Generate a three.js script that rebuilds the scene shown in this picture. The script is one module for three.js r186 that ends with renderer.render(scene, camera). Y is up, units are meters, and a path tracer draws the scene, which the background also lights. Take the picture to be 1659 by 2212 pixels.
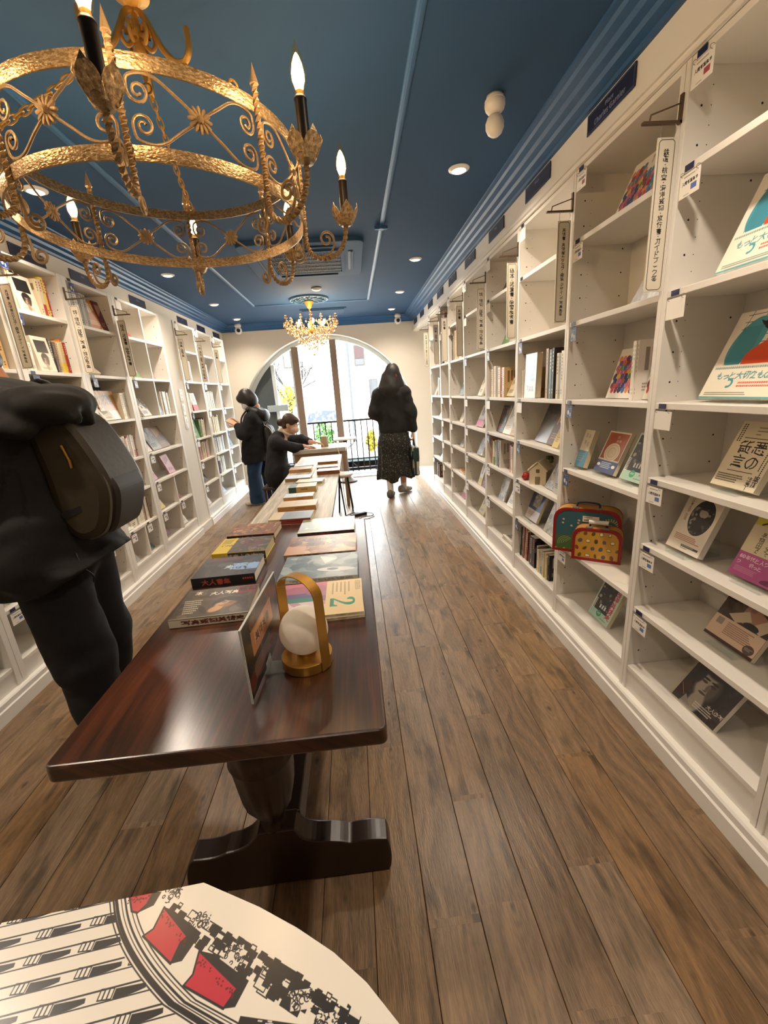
import * as THREE from 'three';
import { mergeGeometries } from 'three/addons/utils/BufferGeometryUtils.js';
import { RoundedBoxGeometry } from 'three/addons/geometries/RoundedBoxGeometry.js';
import { RectAreaLightUniformsLib } from 'three/addons/lights/RectAreaLightUniformsLib.js';

// ---------------------------------------------------------------- camera, sky, sun, exposure
const scene = new THREE.Scene();
const camera = new THREE.PerspectiveCamera(101.54, 1659 / 2212, 0.02, 200);
camera.position.set(0, 1.4, 0);
camera.rotation.set(-0.28269585, -0.05470643, -0.07257766, 'YXZ');
scene.add(camera);
const renderer = new THREE.WebGLRenderer({ antialias: true });
renderer.toneMapping = THREE.LinearToneMapping;
renderer.toneMappingExposure = 1.1;
renderer.shadowMap.enabled = true;
RectAreaLightUniformsLib.init();
scene.background = new THREE.Color(0.80, 0.91, 1.0);
scene.backgroundIntensity = 18;
scene.environmentIntensity = 18;
const sun = new THREE.DirectionalLight(0xfff1dc, 16);
sun.position.set(-4, 9, 9); sun.target.position.set(0, 0, -12);
sun.castShadow = true; sun.shadow.mapSize.set(2048, 2048);
Object.assign(sun.shadow.camera, { left: -14, right: 14, top: 14, bottom: -14, near: 0.5, far: 45 });
scene.add(sun, sun.target);
const BULB = 0.23, CRYSTAL = 0.22, SPOT = 4.6;       // candela of one candle bulb, one crystal-chandelier bulb, one downlight

// ---------------------------------------------------------------- helpers
let seed = 7;
const rnd = () => { seed = (seed * 1664525 + 1013904223) >>> 0; return seed / 4294967296; };
const rr = (a, b) => a + (b - a) * rnd();
const pick = (a) => a[Math.floor(rnd() * a.length)];
const V = (x, y, z) => new THREE.Vector3(x, y, z);
const used = new Map();
function numbered(n) { const k = used.get(n) || 0; used.set(n, k + 1); return k ? n + '_' + String(k).padStart(3, '0') : n; }
const labels = new Set();
function tag(o, label, category, group) {
  o.userData.label = label; o.userData.category = category; labels.add(label);
  if (group) o.userData.group = group;
  return o;
}
function shade(m) { m.castShadow = true; m.receiveShadow = true; return m; }
function thing(name, label, category, group, p = [0, 0, 0], ry = 0) {
  const o = new THREE.Group(); o.name = numbered(name); scene.add(o);
  o.position.set(p[0], p[1], p[2]); o.rotation.y = ry;
  return tag(o, label, category, group);
}
function part(name, geo, mat, parent, label) {
  const m = shade(new THREE.Mesh(Array.isArray(geo) ? merge(geo) : geo, mat)); m.name = name; parent.add(m);
  if (label) m.userData.label = label;
  return m;
}
function single(name, geo, mat, label, category, group, p = [0, 0, 0], ry = 0) {
  const m = part(numbered(name), geo, mat, scene); m.position.set(p[0], p[1], p[2]); m.rotation.y = ry;
  return tag(m, label, category, group);
}
function struct(name, geo, mat, label, parent = scene) {
  const m = part(parent === scene ? numbered(name) : name, geo, mat, parent);
  if (parent === scene) m.userData.kind = 'structure';
  if (label) m.userData.label = label;
  return m;
}
function clean(g) {
  g = g.index ? g.toNonIndexed() : g;
  for (const k of Object.keys(g.attributes)) if (!['position', 'normal', 'uv', 'color'].includes(k)) g.deleteAttribute(k);
  if (!g.attributes.uv) g.setAttribute('uv', new THREE.Float32BufferAttribute(new Float32Array(g.attributes.position.count * 2), 2));
  return g;
}
function merge(list) { return list.length === 1 ? list[0] : mergeGeometries(list.map(clean)); }
function box(w, h, d, x = 0, y = 0, z = 0) {          // uv in metres
  const g = new THREE.BoxGeometry(w, h, d), uv = g.attributes.uv, s = [[d, h], [d, h], [w, d], [w, d], [w, h], [w, h]];
  for (let i = 0; i < 24; i++) { const q = s[i >> 2]; uv.setXY(i, uv.getX(i) * q[0], uv.getY(i) * q[1]); }
  return g.translate(x, y, z);
}
function rbox(w, h, d, r, x = 0, y = 0, z = 0, seg = 1) { return new RoundedBoxGeometry(w, h, d, seg, Math.min(r, w / 2.01, h / 2.01, d / 2.01)).translate(x, y, z); }
const cyl = (r1, r2, h, n = 16, x = 0, y = 0, z = 0, open = false) => new THREE.CylinderGeometry(r1, r2, h, n, 1, open).translate(x, y, z);
const ball = (r, x = 0, y = 0, z = 0, a = 12, b = 8) => new THREE.SphereGeometry(r, a, b).translate(x, y, z);
const lathe = (pts, n = 24) => new THREE.LatheGeometry(pts.map((p) => new THREE.Vector2(p[0], p[1])), n);
function tube(pts, r, n = 24, k = 6, closed = false) {
  return new THREE.TubeGeometry(new THREE.CatmullRomCurve3(pts.map((p) => (p.isVector3 ? p : V(...p))), closed, 'centripetal'), n, r, k, closed);
}
function bar(a, b, r, k = 6) {                        // straight rod between two points
  a = a.isVector3 ? a : V(...a); b = b.isVector3 ? b : V(...b);
  const d = b.clone().sub(a), g = new THREE.CylinderGeometry(r, r, d.length(), k);
  g.applyQuaternion(new THREE.Quaternion().setFromUnitVectors(V(0, 1, 0), d.normalize()));
  return g.translate((a.x + b.x) / 2, (a.y + b.y) / 2, (a.z + b.z) / 2);
}
function beam(a, b, w, h) {                           // rectangular bar between two points
  a = V(...a); b = V(...b); const d = b.clone().sub(a), L = d.length(), g = box(w, h, L);
  const m = new THREE.Matrix4().lookAt(a, b, V(0, 1, 0)); m.setPosition(a.clone().add(b).multiplyScalar(0.5));
  return g.applyMatrix4(m);
}
function extrude(pts, depth, bevel = 0, curve = 10) {
  const s = Array.isArray(pts) ? new THREE.Shape(pts.map((p) => new THREE.Vector2(p[0], p[1]))) : pts;
  return new THREE.ExtrudeGeometry(s, { depth, bevelEnabled: bevel > 0, bevelSize: bevel, bevelThickness: bevel, bevelSegments: 2, curveSegments: curve });
}
function prismZ(pts, z0, z1) { const g = extrude(pts, Math.abs(z1 - z0)); return g.translate(0, 0, Math.min(z0, z1)); }  // profile in x, y run along z
function rot(g, x = 0, y = 0, z = 0) { if (x) g.rotateX(x); if (y) g.rotateY(y); if (z) g.rotateZ(z); return g; }
function flat(g) { g = g.index ? g.toNonIndexed() : g; g.computeVertexNormals(); return g; }

// value noise on a repeating lattice
const lattice = new Float32Array(65536); for (let i = 0; i < 65536; i++) lattice[i] = rnd();
function vnoise(x, y) {
  const xi = Math.floor(x), yi = Math.floor(y), fx = x - xi, fy = y - yi, u = fx * fx * (3 - 2 * fx), v = fy * fy * (3 - 2 * fy);
  const at = (i, j) => lattice[((i & 255) << 8) | (j & 255)], a = at(xi, yi), b = at(xi + 1, yi), c = at(xi, yi + 1), d = at(xi + 1, yi + 1);
  return a + (b - a) * u + (c - a) * v + (a - b - c + d) * u * v;
}
const fbm = (x, y, n = 3) => { let s = 0, a = 0.5, t = 0; for (let i = 0; i < n; i++) { s += a * vnoise(x, y); t += a; x = x * 2.03 + 17.3; y = y * 2.03 + 9.1; a *= 0.5; } return s / t; };
function pixelTex(w, h, fn, srgb = true) {
  const d = new Uint8Array(w * h * 4), o = [0, 0, 0, 255];
  for (let y = 0; y < h; y++) for (let x = 0; x < w; x++) { o[3] = 255; fn(x, y, o); const i = (y * w + x) * 4; d[i] = o[0]; d[i + 1] = o[1]; d[i + 2] = o[2]; d[i + 3] = o[3]; }
  const t = new THREE.DataTexture(d, w, h); t.wrapS = t.wrapT = THREE.RepeatWrapping; t.magFilter = THREE.LinearFilter; t.minFilter = THREE.LinearMipmapLinearFilter;
  if (srgb) t.colorSpace = THREE.SRGBColorSpace; t.needsUpdate = true; return t;
}
function canvasTex(w, h, fn) {
  const c = document.createElement('canvas'); c.width = w; c.height = h; fn(c.getContext('2d'), w, h);
  const t = new THREE.CanvasTexture(c); t.colorSpace = THREE.SRGBColorSpace; t.magFilter = THREE.LinearFilter; return t;
}
const std = (color, roughness = 0.6, more = {}) => new THREE.MeshStandardMaterial({ color, roughness, ...more });
const phys = (color, roughness = 0.4, more = {}) => new THREE.MeshPhysicalMaterial({ color, roughness, ...more });

// ---------------------------------------------------------------- materials
const bumpFine = pixelTex(256, 256, (x, y, o) => { const n = 150 + 90 * (fbm(x / 4, y / 4, 2) - 0.5); o[0] = o[1] = o[2] = n; }, false);
const bumpHammer = pixelTex(256, 256, (x, y, o) => { const n = 255 * Math.pow(fbm(x / 16, y / 16, 2), 1.2); o[0] = o[1] = o[2] = n; }, false);
bumpHammer.repeat.set(9, 9);
const bumpWeave = pixelTex(128, 128, (x, y, o) => { o[0] = o[1] = o[2] = 128 + 60 * Math.sin(x * Math.PI / 4) * Math.sin(y * Math.PI / 4) + 50 * (vnoise(x / 2, y / 2) - 0.5); }, false);
bumpWeave.repeat.set(14, 14);
const goldTex = pixelTex(256, 256, (x, y, o) => { const n = fbm(x / 10, y / 10, 3), t = Math.max(0, Math.min(1, (n - 0.32) * 2.6)), q = 0.85 + 0.3 * (vnoise(x / 2, y / 2) - 0.5); o[0] = (178 + 60 * t) * q; o[1] = (144 + 64 * t) * q; o[2] = (100 + 64 * t) * q; });
goldTex.repeat.set(6, 6);
const M = {
  white: std(0xe6e2da, 0.45, { bumpMap: bumpFine, bumpScale: 0.0002 }),
  whiteEdge: std(0xeeebe4, 0.4),
  wall: std(0xdfd8cb, 0.85, { bumpMap: bumpFine, bumpScale: 0.0006 }),
  blue: std(0x17446c, 0.8, { bumpMap: bumpFine, bumpScale: 0.0004 }),
  blueTrim: std(0x1d5384, 0.45),
  navy: std(0x10163f, 0.35),
  black: std(0x101012, 0.6),
  ironBlack: std(0x16161a, 0.45, { metalness: 0.5 }),
  brownMetal: std(0x5d4a36, 0.45, { metalness: 0.4 }),
  gold: std(0xffffff, 0.42, { metalness: 0.75, map: goldTex, bumpMap: bumpHammer, bumpScale: 0.0015 }),
  goldBright: std(0xcd9f52, 0.32, { metalness: 0.8, bumpMap: bumpHammer, bumpScale: 0.0007 }),
  brass: std(0xb88a3d, 0.36, { metalness: 0.75 }),
  candle: std(0x2a2118, 0.4, { metalness: 0.3 }),
  page: std(0xe9dfc6, 0.85),
  pageWhite: std(0xefeae0, 0.85),
  clear: phys(0xffffff, 0.06, { transmission: 1, ior: 1.45 }),
  acrylic: phys(0xf8fafa, 0.04, { transmission: 0.97, ior: 1.3, specularIntensity: 0.5 }),
  opal: phys(0xf7f0e4, 0.95, { transmission: 0.45 }),
  steel: std(0x9a9a9c, 0.35, { metalness: 0.8 }),
  plasticWhite: std(0xe9e7e2, 0.35),
  dark: std(0x17110d, 0.7),
};
// floor boards: a sheet of twelve boards side by side, grain running up the sheet
const FL = 12;
const floorTex = pixelTex(2048, 1024, (x, y, o) => {
  const k = Math.floor(x * FL / 2048), u = (x * FL / 2048 - k), v = y / 1024, s = k * 31.7;
  const wave = 1.6 * fbm(u * 2 + s, v * 3 + s, 2);
  const g1 = fbm(u * 9 + wave * 4 + s, v * 4.2 + s * 2, 3), g2 = vnoise(u * 90 + s + wave * 8, v * 14 + s), g3 = vnoise(u * 40 + s, v * 70 + s);
  let t = 0.74 + 0.34 * (g1 - 0.5) + 0.12 * (g2 - 0.5) + 0.08 * (g3 - 0.5);
  let knot = 0;
  for (let j = 0; j < 2; j++) {
    const ku = lattice[k * 7 + j * 3 + 40], kv = lattice[k * 11 + j * 5 + 900], sz = 0.5 + lattice[k * 5 + j + 77];
    const d = Math.hypot((u - ku) * 0.145, (v - kv) * 0.9 * 0.6) / (0.007 * sz), d2 = Math.hypot((u - ku) * 0.145, (v - kv) * 0.32) / 0.03;
    knot += (j ? 0.35 : 1) * (Math.exp(-d * d) * 0.42 + 0.08 * Math.exp(-d2 * d2) * Math.sin(d2 * 16));
  }
  const stain = Math.max(0, fbm(u * 3 + s * 3, v * 6 + 50 + s, 3) - 0.56) * 0.8;
  t = Math.max(0.16, t - knot * 0.62 - stain);
  const grey = 0.5 + 0.5 * fbm(u * 2 + 9 + s, v * 2 + s, 2);
  o[0] = 196 * t * (0.92 + 0.08 * grey); o[1] = 164 * t * (0.9 + 0.12 * grey); o[2] = 132 * t * (0.80 + 0.26 * grey);
});
const floorBump = pixelTex(512, 512, (x, y, o) => { o[0] = o[1] = o[2] = 255 * (0.6 * vnoise(x / 2, y / 24) + 0.4 * vnoise(x / 7, y / 60)); }, false);
floorBump.repeat.set(6, 3);
const floorMats = [0xffffff, 0xeee6dc, 0xf8f0e2, 0xe4dbd0, 0xf6e9d0, 0xeddcc2].map((c) => std(c, 0.33, { map: floorTex, bumpMap: floorBump, bumpScale: 0.0005 }));
const darkWoodTex = pixelTex(1024, 1024, (x, y, o) => {
  const u = x / 1024, v = y / 1024, w = fbm(u * 3, v * 2.2 + 7, 3), g = fbm(u * 30 + w * 7, v * 2 + 3, 3), p = vnoise(u * 220, v * 16), q = fbm(u * 5 + 30, v * 5, 3);
  const t = 0.55 + 0.6 * (g - 0.5) + 0.22 * (p - 0.5) + 0.55 * (q - 0.5);
  o[0] = 112 * t; o[1] = 57 * t; o[2] = 33 * t;
});
M.darkWood = phys(0xffffff, 0.32, { map: darkWoodTex, clearcoat: 1, clearcoatRoughness: 0.22, bumpMap: bumpFine, bumpScale: 0.0006 });
M.darkWoodEdge = phys(0x3a1c10, 0.3, { clearcoat: 0.4, clearcoatRoughness: 0.25 });
M.legWood = phys(0x24130b, 0.34, { clearcoat: 0.3, clearcoatRoughness: 0.3 });
const plankTex = pixelTex(512, 1024, (x, y, o) => {
  const u = x / 512, v = y / 1024, w = fbm(u * 6, v * 2.2, 3), r = Math.abs(Math.sin((u * 12 + w * 2.0) * 3.1)), p = vnoise(u * 150, v * 22);
  const t = 0.68 + 0.22 * (w - 0.5) + 0.10 * (r - 0.5) + 0.20 * (p - 0.5);
  o[0] = 250 * t; o[1] = 236 * t; o[2] = 212 * t;
});
M.plank = std(0xffffff, 0.5, { map: plankTex, bumpMap: bumpFine, bumpScale: 0.0012 });
M.greyWood = std(0xb9aa92, 0.6, { map: plankTex });
// ---------------------------------------------------------------- the room
const ZB = -7.1, ZF = 2.6, CEIL = 2.5;
// floor: a dark underlay, with every board its own mesh
const floor = struct('floor', box(4.4, 0.1, 10.2, -0.35, -0.066, -2.3), std(0x6d533a, 0.7), 'brown wood-look plank floor with dark seams');
{
  const geos = new Map();
  const plank = (k, len, part0) => {                  // k: board of the sheet; chamfered top edge
    const key = k + '/' + len.toFixed(2) + '/' + part0;
    if (!geos.has(key)) {
      const w = 0.1434, h = 0.014, c = 0.0013, L = len - 0.0016, pts = [[-w / 2, -h], [w / 2, -h], [w / 2, -c], [w / 2 - c, 0], [-w / 2 + c, 0], [-w / 2, -c]];
      const g = prismZ(pts, -L / 2, L / 2), p = g.attributes.position, uv = g.attributes.uv;
      for (let i = 0; i < p.count; i++) uv.setXY(i, (k + 0.04 + 0.92 * (p.getX(i) / w + 0.5)) / FL, part0 + (p.getZ(i) / 0.9));
      geos.set(key, g);
    }
    return geos.get(key);
  };
  let r = 0;
  for (let x = -2.021; x < 1.2; x += 0.145, r++) {
    let z = 0.35 - ((r * 0.37) % 1) * 0.9 - (r % 3) * 0.013;
    for (let i = 0; z > ZB; i++) {
      const len = Math.min(i === 0 ? 0.62 : 0.936, z - ZB);
      if (len > 0.05) {
        const m = part('plank', plank(Math.floor(rnd() * FL), +len.toFixed(2), (i % 2) * 0.5), pick(floorMats), floor);
        m.position.set(x, -0.0005 * rnd(), z - len / 2);
      }
      z -= len;
    }
  }
}
struct('wall_right', box(0.12, 2.62, 9.9, 1.42, 1.25, -2.25), M.wall, 'plain wall behind the shelves');
struct('wall_left', box(0.12, 2.62, 9.9, -2.16, 1.25, -2.25), M.wall, 'plain wall behind the shelves');
struct('wall_front', box(3.7, 2.62, 0.12, -0.37, 1.25, ZF + 0.06), M.wall, 'plain pale wall');
struct('ceiling', box(3.9, 0.12, 10.4, -0.37, CEIL + 0.06, -2.4), M.blue, 'flat deep blue painted ceiling');
// window wall with a wide round-headed opening
const ARX = -0.38, ARY = 0.89, ARR = 1.42;
function archPath(p, r, y0) {
  p.moveTo(ARX - r, y0); p.lineTo(ARX - r, ARY); p.absarc(ARX, ARY, r, Math.PI, 0, true); p.lineTo(ARX + r, y0); p.lineTo(ARX - r, y0);
  return p;
}
{
  const s = new THREE.Shape(); s.moveTo(-2.2, -0.1); s.lineTo(1.48, -0.1); s.lineTo(1.48, 2.56); s.lineTo(-2.2, 2.56);
  s.holes.push(archPath(new THREE.Path(), ARR, -0.02));
  struct('wall_back', new THREE.ExtrudeGeometry(s, { depth: 0.26, bevelEnabled: false, curveSegments: 48 }).translate(0, 0, ZB - 0.26), M.wall, 'warm white wall with a wide arched opening');
}
// wall face beside and above the left shelves, pier between the two runs of shelves
struct('trim_1', [box(0.18, 0.24, 9.7, -2.0, 2.38, -2.25), box(0.012, 0.022, 9.7, -1.905, 2.268, -2.25)], M.wall, 'cream frieze above the shelves');
struct('trim_2', [box(0.19, 2.26, 0.43, -2.0, 1.13, -6.89)], M.wall, 'cream wall end beside the window');
struct('trim_3', [box(0.27, 2.26, 0.33, -1.945, 1.13, -4.74), box(0.03, 0.085, 0.35, -1.80, 0.0425, -4.74)], M.wall, 'cream pier between two runs of shelves');
// frieze above the right shelves with two small mouldings
struct('trim_4', [box(0.28, 0.17, 9.7, 1.20, 2.345, -2.25), box(0.30, 0.012, 9.7, 1.20, 2.292, -2.25), box(0.295, 0.010, 9.7, 1.198, 2.266, -2.25)], M.whiteEdge, 'cream frieze with two fine mouldings');
// blue stepped cornice
function corniceProfile(s) { return [[0, 2.415], [0.018, 2.415], [0.022, 2.428], [0.05, 2.436], [0.058, 2.45], [0.085, 2.456], [0.094, 2.472], [0.122, 2.478], [0.13, 2.49], [0.15, 2.492], [0.155, 2.505], [0, 2.505]].map((p) => [p[0] * s, p[1]]); }
{
  const shift = (pts, dx) => pts.map((p) => [p[0] + dx, p[1]]);
  struct('trim_5', prismZ(shift(corniceProfile(-1), 1.062), ZF, ZB), M.blueTrim, 'blue stepped cornice');
  struct('trim_6', prismZ(shift(corniceProfile(1), -1.912), ZF, ZB), M.blueTrim, 'blue stepped cornice');
  const g = prismZ(corniceProfile(1), 0, 3.0); g.rotateY(-Math.PI / 2); g.translate(1.07, 0, ZB);
  struct('trim_7', g, M.blueTrim, 'blue stepped cornice above the window');
}
// raised frame moulding on the ceiling
{
  const half = (w) => { const a = []; for (let i = 0; i <= 6; i++) a.push([Math.cos(Math.PI * i / 6) * w, -Math.sin(Math.PI * i / 6) * w * 0.55]); return a; };
  const zr = (x, z0, z1) => prismZ(half(0.017).map((p) => [p[0] + x, CEIL + p[1]]), z0, z1).translate(0, 0, 0);
  const xr = (z, x0, x1) => { const g = prismZ(half(0.017), x0, x1); g.rotateY(Math.PI / 2); return g.translate(0, CEIL, z); };
  struct('trim_8', [zr(0.31, 0.9, -5.73), zr(-1.10, 0.9, -5.73), xr(-5.73, -1.10, 0.31), xr(0.9, -1.10, 0.31)], M.blueTrim, 'blue frame moulding on the ceiling');
  single('conduit_joint', [rbox(0.09, 0.022, 0.026, 0.006), cyl(0.022, 0.022, 0.024, 14)], M.blueTrim, 'small blue joint on the ceiling moulding past the big chandelier', 'fitting', null, [0.305, 2.484, -3.33]);
  single('access_panel', [box(0.62, 0.012, 0.4, 0, -0.006, 0), box(0.56, 0.008, 0.34, 0, -0.016, 0)], M.blue, 'flat blue access panel in the ceiling near the arched window', 'panel', null, [-0.28, CEIL, -6.32]);
}
// plinths under the shelves
function plinth(x, s, z0, z1, n) {
  const pts = [[0, 0], [-0.028, 0], [-0.028, 0.062], [-0.022, 0.068], [-0.022, 0.092], [-0.016, 0.1], [0.28, 0.1], [0.28, 0]].map((p) => [x + s * p[0], p[1]]);
  struct(n, prismZ(pts, z0, z1), M.whiteEdge, 'white stepped plinth under the shelves');
}
plinth(1.06, 1, 0.6, ZB, 'baseboard_right');
plinth(-1.80, -1, 0.6, -4.575, 'baseboard_left');
plinth(-1.80, -1, -4.905, -6.69, 'trim_10');
// skirting on the window wall
struct('baseboard_back', [box(0.1, 0.09, 0.02, -1.85, 0.045, ZB + 0.01), box(0.28, 0.09, 0.02, 1.2, 0.045, ZB + 0.01)], M.whiteEdge, 'low white skirting');

// ---------------------------------------------------------------- the arched window
const WZ = ZB - 0.20;
const frameGrey = std(0xdde5e8, 0.45), mullionBrown = std(0x8a7666, 0.6);
const win = new THREE.Group(); win.name = 'window_1'; win.userData.kind = 'structure'; win.userData.label = 'wide arched window opening onto a balcony'; scene.add(win);
{
  const s = archPath(new THREE.Shape(), ARR - 0.002, 0.0); s.holes.push(archPath(new THREE.Path(), ARR - 0.06, 0.05));
  part('window_frame', new THREE.ExtrudeGeometry(s, { depth: 0.06, bevelEnabled: false, curveSegments: 48 }).translate(0, 0, WZ - 0.06), frameGrey, win);
  const topAt = (x) => ARY + Math.sqrt((ARR - 0.06) ** 2 - (x - ARX) ** 2);
  for (const x of [-0.855, -0.238]) part('mullion', box(0.105, topAt(x) - 0.02, 0.13, x, (topAt(x) + 0.02) / 2, WZ - 0.03), mullionBrown, win, 'brown upright post');
  part('mullion', box(0.022, topAt(-0.925) - 0.04, 0.05, -0.925, topAt(-0.925) / 2, WZ - 0.02), frameGrey, win, 'thin grey upright');
  part('stile', box(0.055, topAt(-1.245) - 0.04, 0.06, -1.245, topAt(-1.245) / 2, WZ - 0.02), std(0xdfe8ec, 0.4), win, 'pale upright edge of the screen door');
  const arcPane = (x0, x1, z, y0 = 0.05) => {
    const sh = new THREE.Shape(); sh.moveTo(x0, y0);
    const R = ARR - 0.055, n = 24, top = (x) => ARY + Math.sqrt(Math.max(0, R * R - (x - ARX) ** 2));
    for (let i = 0; i <= n; i++) { const x = x0 + (x1 - x0) * i / n; sh.lineTo(x, top(x)); }
    sh.lineTo(x1, y0); sh.lineTo(x0, y0);
    return new THREE.ShapeGeometry(sh, 6).translate(0, 0, z);
  };
  const paneGlass = new THREE.MeshPhysicalMaterial({ color: 0xffffff, roughness: 0, transmission: 1, ior: 1.45, side: THREE.DoubleSide });
  part('pane', arcPane(-1.215, -0.94, WZ - 0.03), paneGlass, win);
  part('pane', arcPane(-0.81, -0.285, WZ - 0.03), paneGlass, win);
  part('pane', arcPane(-0.19, 0.955, WZ - 0.03), paneGlass, win);
  const mesh = pixelTex(128, 128, (x, y, o) => { const s2 = ((x + y) % 16) < 3 ? 1 : 0; o[0] = 62 + s2 * 80; o[1] = 70 + s2 * 84; o[2] = 74 + s2 * 86; });
  mesh.repeat.set(7, 7);
  part('insect_screen', arcPane(-1.71, -1.272, WZ - 0.02, 0.16), std(0xffffff, 0.7, { map: mesh, side: THREE.DoubleSide }), win, 'dark grey mesh screen');
  part('door_rail', box(0.44, 0.13, 0.05, -1.49, 0.10, WZ - 0.02), std(0x8f9392, 0.5), win);
  part('push_bar', [rbox(0.32, 0.105, 0.03, 0.006, -1.245, 1.235, WZ + 0.04), rbox(0.05, 0.11, 0.034, 0.006, -1.09, 1.235, WZ + 0.04)], std(0xaebfc4, 0.4), win, 'pale grey push bar');
  struct('trim_9', [box(2.84, 0.03, 0.34, ARX, -0.0, ZB - 0.16), box(2.84, 0.045, 0.05, ARX, 0.0225, ZB - 0.30)], std(0xcfd2d2, 0.5), 'pale threshold strips below the window');
}
// ---------------------------------------------------------------- outside
struct('balcony_floor', box(3.6, 0.1, 0.7, -0.38, -0.10, -7.71), std(0x3d3a38, 0.8), 'dark balcony floor');
struct('street', box(60, 0.2, 40, 0, -0.75, -28.2), std(0xb9b3a8, 0.9), 'bright street outside');
{
  const rail = thing('balcony_railing', 'black iron balcony railing outside the arched window', 'railing', null, [0, 0, -7.8]);
  part('top_rail', box(3.0, 0.034, 0.045, -0.38, 0.916, 0), M.ironBlack, rail);
  part('bottom_rail', box(3.0, 0.024, 0.03, -0.38, 0.215, 0), M.ironBlack, rail);
  part('bottom_rail', box(3.0, 0.024, 0.03, -0.38, 0.04, 0), M.ironBlack, rail);
  for (let x = -1.82; x < 1.1; x += 0.108) part('baluster', box(0.02, 0.96, 0.02, x, 0.43, 0), M.ironBlack, rail);
  part('brace', bar([-0.15, 0.21, 0.0], [0.02, 0.03, 0.0], 0.006), M.ironBlack, rail);
}
{
  const b = thing('apartment_building', 'sunlit white building with shuttered windows across the street', 'building', null, [0, 0, -18]);
  part('wall', box(14, 6.4, 1.0, 1.2, 2.55, -0.52), std(0xf0ece4, 0.8), b);
  const f = std(0x2c2825, 0.8), g = std(0x0d1318, 0.5);
  const wn = (x, y, w, h, red) => { const o = part('window', [box(w + 0.1, h + 0.1, 0.06, x, y, 0.0)], f, b); if (red) { part('shutter', box(w, h * 0.66, 0.04, x, y + h * 0.17, 0.03), std(0x220b0a, 0.8), o); part('pane', box(w, h * 0.31, 0.03, x, y - h * 0.34, 0.03), g, o); } else part('pane', box(w, h, 0.03, x, y, 0.03), g, o); };
  wn(0.44, 2.82, 0.34, 0.72, true); wn(0.93, 1.5, 0.26, 0.66); wn(2.2, 2.82, 0.34, 0.72, true); wn(2.2, 1.2, 0.34, 0.72); wn(-2.4, 2.9, 0.34, 0.7); wn(-2.4, 1.4, 0.34, 0.7);
  part('pipe', [cyl(0.05, 0.05, 6.2, 8, -0.02, 2.5, 0.06), cyl(0.02, 0.02, 2.2, 6, 0.82, 2.6, 0.05), cyl(0.02, 0.02, 2.2, 6, 1.3, 2.6, 0.05)], std(0x2b3033, 0.8), b);
  part('roof_edge', box(14.3, 0.16, 1.3, 1.2, 5.8, -0.45), std(0xcfc8bd, 0.8), b);
}
{
  const a = thing('awning', 'blue-grey canopy dappled with pale leaf reflections beyond the railing', 'awning', null, [-0.95, 0, -13]);
  const tex = pixelTex(128, 128, (x, y, o) => { const n = fbm(x / 9, y / 9, 3), k = n > 0.56 ? 1 : 0; o[0] = 20 + 60 * k; o[1] = 34 + 66 * k; o[2] = 66 + 66 * k; });
  part('canopy', extrude([[-0.44, 0.6], [0.42, 0.62], [0.40, 0.92], [-0.1, 0.945], [-0.36, 0.89]], 1.2, 0.02).translate(0, 0, -1.2), std(0xffffff, 0.5, { map: tex }), a);
  part('pole', [cyl(0.03, 0.03, 1.25, 8, -0.4, 0, -0.1), cyl(0.03, 0.03, 1.25, 8, 0.38, 0, -0.1)], M.steel, a);
}
function leafBlob(cx, cy, cz, sx, sy, sz, n, size) {   // many small leaves, one geometry
  const pos = [], nor = [];
  for (let i = 0; i < n; i++) {
    const d = V(rr(-1, 1), rr(-1, 1), rr(-1, 1)); if (d.length() > 1) { i--; continue; }
    const c = V(cx + d.x * sx, cy + d.y * sy, cz + d.z * sz), u = V(rr(-1, 1), rr(-1, 1), rr(-1, 1)).normalize(), w = V(rr(-1, 1), rr(-1, 1), rr(-1, 1)).cross(u).normalize(), m = u.clone().cross(w);
    for (const q of [[u, 1], [w, 0.45], [w, -0.45], [u, -1], [w, -0.45], [w, 0.45]]) { const p = c.clone().addScaledVector(q[0], q[1] * size); pos.push(p.x, p.y, p.z); nor.push(m.x, m.y, m.z); }
  }
  const g = new THREE.BufferGeometry();
  g.setAttribute('position', new THREE.Float32BufferAttribute(pos, 3)); g.setAttribute('normal', new THREE.Float32BufferAttribute(nor, 3));
  return g;
}
const leafY = std(0x8a7a10, 0.8, { side: THREE.DoubleSide }), leafG = std(0x39661a, 0.8, { side: THREE.DoubleSide }), bark = std(0x1e1b19, 0.9);
{
  const t = thing('tree', 'small street tree with bare grey branches and yellow leaves outside', 'tree', null, [-1.75, -0.65, -12]);
  const br = [bar([0, 0, 0], [0.05, 1.9, 0], 0.06, 8)];
  const grow = (p, d, l, r, k) => { const e = p.clone().addScaledVector(d, l); br.push(bar(p, e, r, 5)); if (k) for (let i = 0; i < 3; i++) grow(e, d.clone().add(V(rr(-0.8, 0.8), rr(-0.15, 0.6), rr(-0.6, 0.6))).normalize(), l * rr(0.62, 0.85), r * 0.62, k - 1); };
  for (let i = 0; i < 4; i++) grow(V(0.05, 1.85, 0), V(rr(-0.8, 0.8), rr(0.4, 1), rr(-0.5, 0.5)).normalize(), 0.5, 0.026, 3);
  part('trunk', br, bark, t);
  part('foliage', [leafBlob(0.0, 2.0, 0.1, 0.24, 0.42, 0.25, 420, 0.045), leafBlob(-0.1, 3.0, 0, 0.5, 0.5, 0.4, 60, 0.03)], leafY, t).userData.kind = 'stuff';
}
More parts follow.
